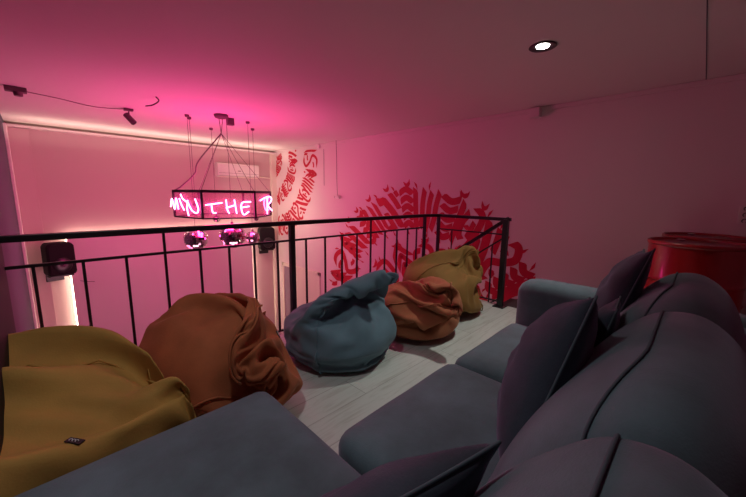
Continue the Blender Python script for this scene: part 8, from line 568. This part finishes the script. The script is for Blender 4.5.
# security camera hanging on a thin cable beside the painted wall
t = thing('security_camera', 'small white camera on a thin cable against the pink wall right of the neon sign', 'camera', (U - .06, 5.47, H))
MB().tube(bez([(U - .06, 5.49, H), (U - .055, 5.48, 1.9), (U - .06, 5.47, 1.5), (U - .06, 5.45, 1.19)], 6), .005, 6).build('cable', M['wire'], t)
b_ = MB(); b_.lathe([(.032, 0), (.034, .01), (.034, .13), (.028, .14)], 20, mtx=Matrix.Translation((U - .07, 5.36, 1.155)) @ Matrix.Rotation(-PI / 2, 4, 'X')).build('housing', M['white'], t, angle=40)
MB().lathe([(.024, 0), (.024, .015)], 20, mtx=Matrix.Translation((U - .07, 5.50, 1.155)) @ Matrix.Rotation(-PI / 2, 4, 'X')).build('lens', M['tag'], t)
MB().box(U - .06, U, 5.41, 5.45, 1.14, 1.17).build('bracket', M['white'], t)

# air conditioner
t = thing('air_conditioner', 'white wall air conditioner high on the far wall behind the neon sign', 'air conditioner', (3.5, V, 1.6))
ax0, ax1 = 2.98, 3.97
pr = [(V - .001, 1.59), (V - .15, 1.585), (V - .205, 1.62), (V - .215, 1.68), (V - .212, 1.86), (V - .18, 1.895), (V - .001, 1.90)]
m_ = MB(); m_.v = [(x, y, z) for x in (ax0, ax1) for y, z in pr]; k_ = len(pr)
m_.f = [(i, (i + 1) % k_, k_ + (i + 1) % k_, k_ + i) for i in range(k_)] + [tuple(range(k_)), tuple(range(k_, 2 * k_))]
m_.build('casing', M['white'], t, bevel=.006)
MB().box(ax0 + .04, ax1 - .04, V - .205, V - .12, 1.575, 1.592).build('louvre', M['cream'], t)
MB().box(ax0 + .02, ax1 - .02, V - .2165, V - .211, 1.668, 1.673).build('panel_gap', M['wire'], t)
MB().box(ax0 + .46, ax0 + .53, V - .2185, V - .211, 1.72, 1.735).build('badge', M['wire'], t)
MB().tube([(ax1, V - .03, 1.63), (ax1 + .2, V - .03, 1.62), (4.36, V - .03, 1.60)], .012, 8).build('pipe', M['cream'], t)

def speaker(x, y, z, rz, label):
    t = thing('wall_speaker', label, 'speaker', (x, y, z)); t.rotation_euler = (0, 0, rz); bpy.context.view_layer.update()
    pr = [(-.17, .0), (.17, .0), (.19, .05), (.185, .5), (.15, .56), (-.15, .56), (-.185, .5), (-.19, .05)]
    def ex(pts, y0, y1):
        m = MB(); k = len(pts); m.v = [(a, y0, b) for a, b in pts] + [(a, y1, b) for a, b in pts]
        m.f = [(i, (i + 1) % k, k + (i + 1) % k, k + i) for i in range(k)] + [tuple(range(k)), tuple(range(k, 2 * k))]; return m
    def par(o): o.parent = t; return o
    par(ex(pr, -.14, .14).build('cabinet', M['spk'], bevel=.03, segs=3))
    g = par(ex([(a * .88, .03 + b * .9) for a, b in pr], -.150, -.13).build('grille', M['spk'], bevel=.008))
    par(MB().lathe([(.13, 0), (.12, .012), (.05, .004), (.0, .014)], 24, mtx=Matrix.Translation((0, -.148, .18)) @ Matrix.Rotation(PI / 2, 4, 'X')).build('woofer', M['black'], smooth=True))
    br = MB().box(-.05, .05, .13, .32, -.04, 0).box(-.12, .12, .28, .32, -.16, .10).box(-.16, .16, -.06, .10, -.035, -.01)
    par(br.build('bracket', M['black'], bevel=.004)); return t
speaker(.17, V - .34, -.23, .25, 'black loudspeaker on a wall bracket at the left end of the lit panel')
speaker(4.03, V - .34, -.19, -.2, 'black loudspeaker high in the far right corner, behind the small mirror balls')
w = MB().tube(bez([(.25, V - .2, -.27), (.30, V - .1, -.36), (.45, V - .145, -.44), (.62, V - .145, -.48)], 6), .005, 6).build('speaker_cable', M['wire'])
tag(w, 'thin black cable trailing from the left loudspeaker across the lit panel', 'cable')

# ------------------------------------------------------------------ ceiling things
def downlight(x, y, label):
    t = thing('downlight', label, 'downlight', (x, y, H))
    MB().lathe([(.092, -.001), (.095, -.006), (.088, -.010), (.050, -.004), (.046, -.001)], 40, (x, y, H)).build('trim_ring', M['black'], t, smooth=True)
    MB().lathe([(.045, -.0005), (.036, -.006), (.0, -.008)], 32, (x, y, H)).build('lens', M['lamp'], t, smooth=True)
downlight(2.74, .98, 'round black rimmed ceiling downlight shining white over the sofa')

def spotlight(x, y, label, aim, sc=1):
    t = thing('ceiling_spotlight', label, 'spotlight', (x, y, H))
    MB().box(x - .05, x + .05, y - .035, y + .035, H - .03, H - .001).build('base', M['wire'], t, bevel=.004)
    MB().bar((x, y, H - .03), (x, y, H - .10), .014).build('stem', M['wire'], t)
    a = Vector(aim).normalized(); z = a; xx = z.orthogonal().normalized(); yy = z.cross(xx)
    mt = Matrix((xx, yy, z)).transposed().to_4x4(); mt.translation = Vector((x, y, H - .12)) - a * .06
    MB().lathe([(.028, -.005), (.036, .0), (.038, .14), (.032, .145), (.03, .12)], 20, mtx=mt).build('head', M['wire'], t, angle=40)
spotlight(.99, 5.60, 'small dark spotlight tilted down from the ceiling at the end of the sagging cable', (.5, -.3, -.7))
t = thing('ceiling_box', 'small square ceiling mount at the left end of the sagging cable', 'ceiling mount', (-.03, 5.40, H))
MB().box(-.12, .05, 5.36, 5.45, H - .05, H - .001).build('box', M['wire'], t, bevel=.006)
MB().lathe([(.035, -.09), (.04, -.05)], 16, (-.02, 5.40, H)).build('socket', M['wire'], t)
o = MB().tube(bez([(.05, 5.41, H - .03), (.3, 5.47, H - .035), (.6, 5.53, H - .055), (.85, 5.58, H - .03), (.95, 5.60, H - .012)], 6), .006, 6).build('ceiling_cable', M['ceilwire'])
tag(o, 'thin cable sagging along the ceiling between mount and spotlight', 'cable')
o = MB().tube(bez([(1.10, 4.66, H - .002), (1.13, 4.68, H - .04), (1.09, 4.78, H - .075), (1.03, 4.86, H - .085)], 6), [.008] * 18 + [.005], 6).build('loose_ceiling_wire', M['wire'])
tag(o, 'short curled wire end poking out of the ceiling right of the spotlight', 'wire')

# ------------------------------------------------------------------ neon chandelier
cx, cy, CR, z0, z1 = 1.949, 4.99, .647, .876, 1.225
A0 = .504 + math.radians(44.66 - 90)
hexv = [Vector((cx + CR * math.cos(A0 + k * PI / 3), cy + CR * math.sin(A0 + k * PI / 3), 0)) for k in range(6)]   # right, back right, back left, left, front left, front right
t = thing('neon_chandelier', 'hexagonal black frame hung from the ceiling with glowing pink neon words', 'neon sign', (cx, cy, H))
fm = MB(); fl = MB()
for k in range(6):
    a, b = hexv[k], hexv[(k + 1) % 6]
    fm.bar(a + Vector((0, 0, z1)), b + Vector((0, 0, z1)), .030, .035); fl.bar(a + Vector((0, 0, z0)), b + Vector((0, 0, z0)), .018, .018)
fm.build('upper_frame', M['neonframe'], t); fl.build('lower_frame', M['neonframe'], t)
for k in range(6): MB().bar(hexv[k] + Vector((0, 0, z0)), hexv[k] + Vector((0, 0, z1)), .026).build('upright', M['neonframe'], t)
for k in (3, 4, 5):
    a, b = hexv[k], hexv[(k + 1) % 6]
    MB().bar(a + Vector((0, 0, (z0 + z1) / 2)), b + Vector((0, 0, (z0 + z1) / 2)), .004, z1 - z0 - .02, up=(0, 0, 1)).build('halo_pane', M['halo_acrylic'], t)  # panes added behind the letters to catch a pink halo
def letter(k, name, strokes):
    a, b = hexv[k], hexv[(k + 1) % 6]       # a on the left as seen from outside
    out = ((a + b) / 2 - Vector((cx, cy, 0))).normalized() * .03
    m = MB()
    for s in strokes:
        P = [a.lerp(b, u) + out + Vector((0, 0, z0 + (z1 - z0) * v)) for u, v in s]
        m.tube(bez(P, 5) if len(P) > 2 else P, .0085, 8)
    m.build('neon_letter', M['neon'], t, smooth=True)
letter(4, 'T', [[(.06, .50), (.37, .585)], [(.168, .54), (.185, .24), (.25, .21)]])
letter(4, 'H', [[(.44, .70), (.455, .33), (.49, .18)], [(.595, .70), (.63, .17)], [(.43, .385), (.61, .50)]])
letter(4, 'E', [[(.917, .62), (.76, .60), (.72, .44), (.74, .2), (.78, .13), (.87, .25)], [(.725, .40), (.88, .45)]])
letter(5, 'R', [[(.655, .80), (.62, .08)], [(.2, .66), (.49, .77), (.8, .82), (.95, .72), (.86, .57), (.68, .45), (.97, .2)]])
letter(0, 'O', [[(.10, .75), (.04, .5), (.10, .25), (.22, .2), (.28, .5), (.22, .75), (.10, .75)]])
letter(3, 'M', [[(-.05, .38), (.02, .70), (.10, .30), (.18, .72), (.24, .30)]])
letter(3, 'I', [[(.30, .72), (.36, .5), (.45, .28)], [(.36, .88), (.42, .72), (.55, .60)]])
letter(3, 'N', [[(.60, .08), (.56, .35), (.60, .66)], [(.58, .62), (.72, .30), (.88, .20), (.95, .36), (.86, .72)]])
apex = Vector((cx, cy, 1.95 + .09))
for k in (0, 1, 2, 4, 5): MB().tube([apex, hexv[k] + Vector((0, 0, z1))], .0035, 5).build('suspension_cable', M['wire'], t)
MB().tube(bez([apex, apex.lerp(hexv[3] + Vector((0, 0, z1)), .45) + Vector((-.02, 0, -.03)), apex.lerp(hexv[3] + Vector((0, 0, z1)), .62) + Vector((.03, 0, -.07)), apex.lerp(hexv[3] + Vector((0, 0, z1)), .82) + Vector((-.01, 0, -.08)), hexv[3] + Vector((0, 0, z1))], 6), .010, 6).build('power_cable', M['wire'], t)
MB().tube([(cx - .02, cy + .02, H), (cx - .015, cy, 2.2), tuple(apex)], .005, 5).tube([(cx + .02, cy - .02, H), (cx + .025, cy, 2.2), tuple(apex)], .005, 5).build('hanging_loop', M['wire'], t)
MB().lathe([(.02, -.06), (.08, -.045), (.095, -.02), (.095, -.001)], 24, (cx + .02, cy + .02, H)).build('ceiling_rose', M['wire'], t, smooth=True)
MB().box(cx + .15, cx + .24, cy + .10, cy + .18, H - .10, H - .001).build('transformer', M['wire'], t)

# mirror balls
def ball(x, y, zc, r, label):
    t = thing('mirror_ball', label, 'mirror ball', (x, y, zc), 'mirror balls hanging under the neon frame')
    nl = max(8, int(r * 90)); m = MB(); core = MB()
    for j in range(nl):
        a0 = -PI / 2 + PI * (j + .06) / nl; a1 = -PI / 2 + PI * (j + .94) / nl
        rc = math.cos((a0 + a1) / 2); nk = max(4, int(2 * nl * rc))
        for k in range(nk):
            b0 = 2 * PI * (k + .06) / nk; b1 = 2 * PI * (k + .94) / nk; j1, j2, j3 = (random.uniform(-.035, .035) for _ in range(3))
            q = [Vector((math.cos(a) * math.cos(b), math.cos(a) * math.sin(b), math.sin(a))) for a, b in ((a0, b0), (a0, b1), (a1, b1), (a1, b0))]
            c = (q[0] + q[1] + q[2] + q[3]) / 4; rot = Matrix.Rotation(j1, 3, 'X') @ Matrix.Rotation(j2, 3, 'Y') @ Matrix.Rotation(j3, 3, 'Z')
            i0 = len(m.v); m.v += [tuple(Vector((x, y, zc)) + (c + rot @ (p - c)) * r) for p in q]; m.f.append((i0, i0 + 1, i0 + 2, i0 + 3))
    m.build('mirror_tiles', M['mirror'], t)
    core.lathe([(math.cos(a) * r * .982 + 1e-4, math.sin(a) * r * .982) for a in [-PI / 2 + PI * k / 16 for k in range(17)]], 32, (x, y, zc)).build('core', M['grout'], t, smooth=True)
    MB().lathe([(.018, 0), (.018, .03)], 12, (x, y, zc + r - .004)).build('cap', M['wire'], t)
    MB().tube([(x, y, zc + r), (x, y, H - .03)], .0035, 5).build('wire', M['wire'], t)
    MB().lathe([(.02, -.035), (.028, -.03), (.03, -.001)], 16, (x, y, H)).build('ceiling_mount', M['wire'], t)
ball(1.631, 5.366, .517, .166, 'left large mirror ball hanging below the neon sign')
ball(2.022, 4.968, .571, .185, 'largest mirror ball, in the middle under the neon sign')
ball(2.419, 5.148, .497, .108, 'smaller mirror ball to the right, in front of the far loudspeaker')
ball(2.227, 6.128, .754, .062, 'small mirror ball hanging just under the lower frame of the neon sign')
ball(2.723, 5.62, .763, .040, 'tiny mirror ball under the right end of the neon sign')
ball(1.70, 5.50, 1.02, .05, 'tiny mirror ball inside the neon frame on the left')

# ------------------------------------------------------------------ calligraphic murals on the right wall
class Paint:
    def __init__(s, cy, cz, clip): s.cy = cy; s.cz = cz; s.v = []; s.f = []; s.clip = clip
    def P(s, th, r): return (s.cy - r * math.cos(th), s.cz + r * math.sin(th))      # theta grows clockwise as seen from the room: left -> top -> right is handled by caller
    def stroke(s, pts, w, tip=.10, a0=1, a1=1):
        """flat pen stroke: even width, ends cut to a point"""
        s.k = getattr(s, 'k', 0) + 1; xx = U - .002 - s.k * 1.2e-5
        P = bez([(a, b, 0) for a, b in pts], 7) if len(pts) > 2 else [Vector((pts[0][0], pts[0][1], 0)).lerp(Vector((pts[1][0], pts[1][1], 0)), k / 10) for k in range(11)]
        L = len(P) - 1; prev = None
        for i, p in enumerate(P):
            t = i / L; g = min(1, (t / tip + .06) if a0 else 1, ((1 - t) / tip + .06) if a1 else 1); ww = w * g
            d = (P[min(i + 1, L)] - P[max(i - 1, 0)]); d = d.normalized() if d.length > 0 else Vector((1, 0, 0)); n = Vector((-d.y, d.x, 0))
            sh = w * (1 - g) * .5 * (1 if t < .5 else -1)          # slanted chisel cut
            a, b = p + n * (ww / 2 + sh), p - n * (ww / 2 - sh)
            i0 = len(s.v); s.v += [(xx, a.x, a.y), (xx, b.x, b.y)]
            if prev is not None and s.clip(p.x, p.y): s.f.append((prev, prev + 1, i0 + 1, i0))
            prev = i0
    def dot(s, c, r):
        s.stroke([(c[0] - r, c[1] - r), (c[0] + r, c[1] + r)], r * 1.7, .35)
    def cell(s, th0, th1, r0, r1, kind, w, rnd, sl, fl=False, spikes=True):
        RM = (r0 + r1) / 2; LW = abs(th1 - th0) * RM; LH = r1 - r0
        def q(u, v):
            if fl: v = 1 - v
            return s.P(th0 + (th1 - th0) * (u + sl * (v - .5)), r0 + LH * v)
        S = lambda pts, k=1, tip=.10: s.stroke([q(*p) for p in pts], w * k, tip)
        du = (w * 1.38) / LW; dv = (w * 1.38) / LH
        if kind == 0:      # upright bars
            n = max(2, round(1 / du)); kw = LW / n / 1.30 / w
            for k in range(n): u = (k + .5) / n; S([(u - .12, .0 + .05 * (k % 2)), (u - .02, .35), (u + .0, .68), (u + .12, 1.0 - .04 * ((k + 1) % 2))], kw)
        elif kind == 1:    # nested bowls with a dot
            S([(.72, .02), (.22, .12), (.12, .5), (.22, .88), (.72, .99)], 1); S([(.62, .22), (.92, .3), (1.0, .55), (.82, .86)], 1)
            S([(.42, .30), (.44, .72)], .8); s.dot(q(.66, .52), w * .42)
        elif kind == 2:    # lying bars held by a stem
            S([(.10, .0), (.13, .5), (.10, 1.0)], 1); n = max(2, round(1 / dv)); kw = LH / n / 1.35 / w
            for k in range(n): v = (k + .5) / n; S([(.24, v - .07), (.6, v + .06), (1.0, v - .02)], kw)
        elif kind == 3:    # long diagonal with short cross pieces
            S([(.0, .02), (.5, .48), (1.0, .98)], 1.25); S([(.02, .50), (.22, .72), (.46, .98)], 1); S([(.56, .02), (.8, .28), (1.0, .54)], 1)
            S([(.0, .82), (.14, .98)], .8); S([(.86, .02), (1.0, .18)], .8)
        elif kind == 4:    # steep slanted blades
            n = max(2, round(1 / du)); kw = LW / n / 1.42 / w
            for k in range(-1, n + 1):
                a = (k + .2) / n; b = a + .38; v0, v1 = 0, 1
                if a < 0: v0 = -a / .38; a = 0
                if b > 1: v1 = 1 - (b - 1) / .38; b = 1
                if v1 - v0 > .15: S([(a, v0), ((a + b) / 2 + .04, (v0 + v1) / 2), (b, v1)], kw, .2)
        elif kind == 5:    # chevrons
            for k in range(3):
                v = .98 - k * dv * 1.25
                if v > .35: S([(.02, v - .42), (.48, v), (.54, v)], .95, .2); S([(.48, v), (.56, v), (1.0, v - .42)], .95, .2)
            s.dot(q(.5, .12), w * .45)
        else:              # S swash
            S([(.98, .93), (.5, .99), (.14, .80), (.45, .54), (.88, .34), (.55, .03), (.02, .06)], 1.05); S([(.04, .26), (.2, .24), (.44, .30)], .8); S([(.56, .70), (.8, .74), (1.0, .70)], .8)
        if spikes:
            u = rnd.uniform(.1, .8); g = rnd.choice((-1, 1)); a, b = q(u, 0 if fl else 1), None
            S2 = lambda pts, k: s.stroke([s.P(th0 + (th1 - th0) * x, r0 + LH * v) for x, v in pts], w * k, .5)
            S2([(u, .93), (u + .03 * g, 1.04), (u + .10 * g, 1.13)], .38)
            if rnd.random() < .5: u = rnd.uniform(.25, .75); S2([(u - .15, 1.17), (u - .07, 1.08), (u + .07, 1.08), (u + .15, 1.17)], .8)
            u = rnd.uniform(.2, .8); S2([(u, .06), (u - .03 * g, -.08), (u - .08 * g, -.13)], .3)
    def ring(s, r0, r1, tha, thb, n, w, seed, kinds=(0, 1, 2, 3, 4, 5, 6), spikes=True):
        rnd = random.Random(seed); last = -1; wd = [rnd.uniform(.75, 1.25) for _ in range(n)]; tot = sum(wd); th = tha
        for k in range(n):
            kd = rnd.choice([q for q in kinds if q != last]); last = kd; st = (thb - tha) * wd[k] / tot; g = w * .13 / abs(st) / r1
            s.cell(th + st * g, th + st * (1 - g), r0, r1, kd, w, rnd, .16, rnd.random() < .4, spikes); th += st
    def build(s, label):
        m = MB(); m.v = s.v; m.f = s.f; o = m.build('wall_mural', M['mural']); tag(o, label, 'mural'); return o
# (wall y runs right to left as seen from the sofa, so mirror with theta from the left)
pm = Paint(3.45, -.95, lambda y, z: z > LOW + .02 and y > 1.2)
pm.P = lambda th, r: (3.45 + r * math.cos(th), -.95 + r * math.sin(th))
pm.ring(1.58, 2.30, math.radians(188), math.radians(-14), 19, .105, 12, (0, 1, 2, 3, 4, 5, 6, 1, 6, 3, 2))
pm.P = lambda th, r: (3.25 + r * math.cos(th), -.92 + r * math.sin(th))
pm.ring(.78, 1.34, math.radians(200), math.radians(-20), 10, .10, 4)
pm.build('big red calligraphic ring painted on the right wall behind the railing')
pu = Paint(8.3, 2.1, lambda y, z: z < H - .06 and y < V - .12)
pu.P = lambda th, r: (8.25 + r * math.cos(th), 2.1 + r * math.sin(th))
pu.ring(1.50, 2.02, math.radians(272), math.radians(172), 12, .060, 22, (2, 3, 5, 6, 4, 1), False)
pu.ring(.82, 1.20, math.radians(272), math.radians(170), 9, .050, 33, (2, 3, 5, 6, 1), False)
pu.ring(.26, .52, math.radians(275), math.radians(165), 6, .042, 41, (2, 3, 6), False)
pu.build('smaller red calligraphic arcs painted high in the far corner of the right wall')

# ------------------------------------------------------------------ lights
def light(kind, name, loc, col, e, size=.1, aim=None, **k):
    l = bpy.data.lights.new(name, kind); l.color = col; l.energy = e
    if kind == 'AREA': l.size = size; l.shape = k.get('shape', 'SQUARE'); 
    if 'size_y' in k: l.shape = 'RECTANGLE'; l.size_y = k['size_y']
    if kind in ('POINT', 'SPOT'): l.shadow_soft_size = size
    if kind == 'SPOT': l.spot_size = math.radians(k.get('cone', 90)); l.spot_blend = k.get('blend', .8)
    o = bpy.data.objects.new(name, l); C.objects.link(o); o.location = loc
    if aim is not None: o.rotation_euler = (Vector(aim) - Vector(loc)).to_track_quat('-Z', 'Y').to_euler()
    return o
light('POINT', 'neon_glow_light', (cx, cy, 1.05), (1, .035, .30), 108, .35)
light('AREA', 'added_hall_fill', (1.6, 4.6, -1.2), (1, .42, .55), 30, 1.5, (1.8, V, .2))  # unseen pink fill added to brighten the far wall and panel
light('AREA', 'added_ceiling_fill', (1.2, 6.0, -.3), (1, .16, .34), 15, 1.0, (1.0, 6.2, H))  # unseen fill added to turn the hall ceiling pinker, no fixture
light('SPOT', 'downlight_beam', (2.74, .98, H - .03), (.92, 1, .94), 64, .05, (2.60, 1.05, 0), cone=98, blend=.9)
light('SPOT', 'second_downlight_beam', (.35, .98, H - .03), (.90, .98, 1), 30, .05, (.30, 1.2, 0), cone=118, blend=.9)
light('AREA', 'added_cove_fill', (2.1, 7.55, 1.95), (1, .78, .58), 12, 4.4, (2.1, 7.6, 3), size_y=.10)  # unseen fill floating below the ledge, added to widen the ceiling glow
light('AREA', 'stair_light_glow', (4.1, 2.4, -.9), (1, .80, .62), 7, .5, (U, 2.3, -.6))
light('AREA', 'added_corner_fill', (3.2, 6.9, .9), (1, .82, .62), 11, .4, (U, 7.4, .8))  # unseen warm fill added for the corner, standing in for the panel strips
w = bpy.data.worlds.new('world'); bpy.context.scene.world = w; w.use_nodes = True
w.node_tree.nodes['Background'].inputs[0].default_value = (.5, .15, .3, 1); w.node_tree.nodes['Background'].inputs[1].default_value = .03

# ------------------------------------------------------------------ camera
F = Vector((.70225819, .69402404, -.15863186)); R = Vector((.70436042, -.70972151, .0131063)); Up = Vector((.10348836, .12093801, .98725081))
cam = bpy.data.cameras.new('camera'); co = bpy.data.objects.new('camera', cam); C.objects.link(co)
cam.sensor_width = 36; cam.lens = 36 * 330.46 / 746; cam.clip_start = .02
m = Matrix((R, Up, -F)).transposed().to_4x4(); m.translation = Vector((0, 0, 1.2)); co.matrix_world = m
sc = bpy.context.scene; sc.camera = co
sc.view_settings.view_transform = 'Standard'; sc.view_settings.look = 'None'; sc.view_settings.gamma = 1; sc.view_settings.use_curve_mapping = False
sc.view_settings.exposure = 0
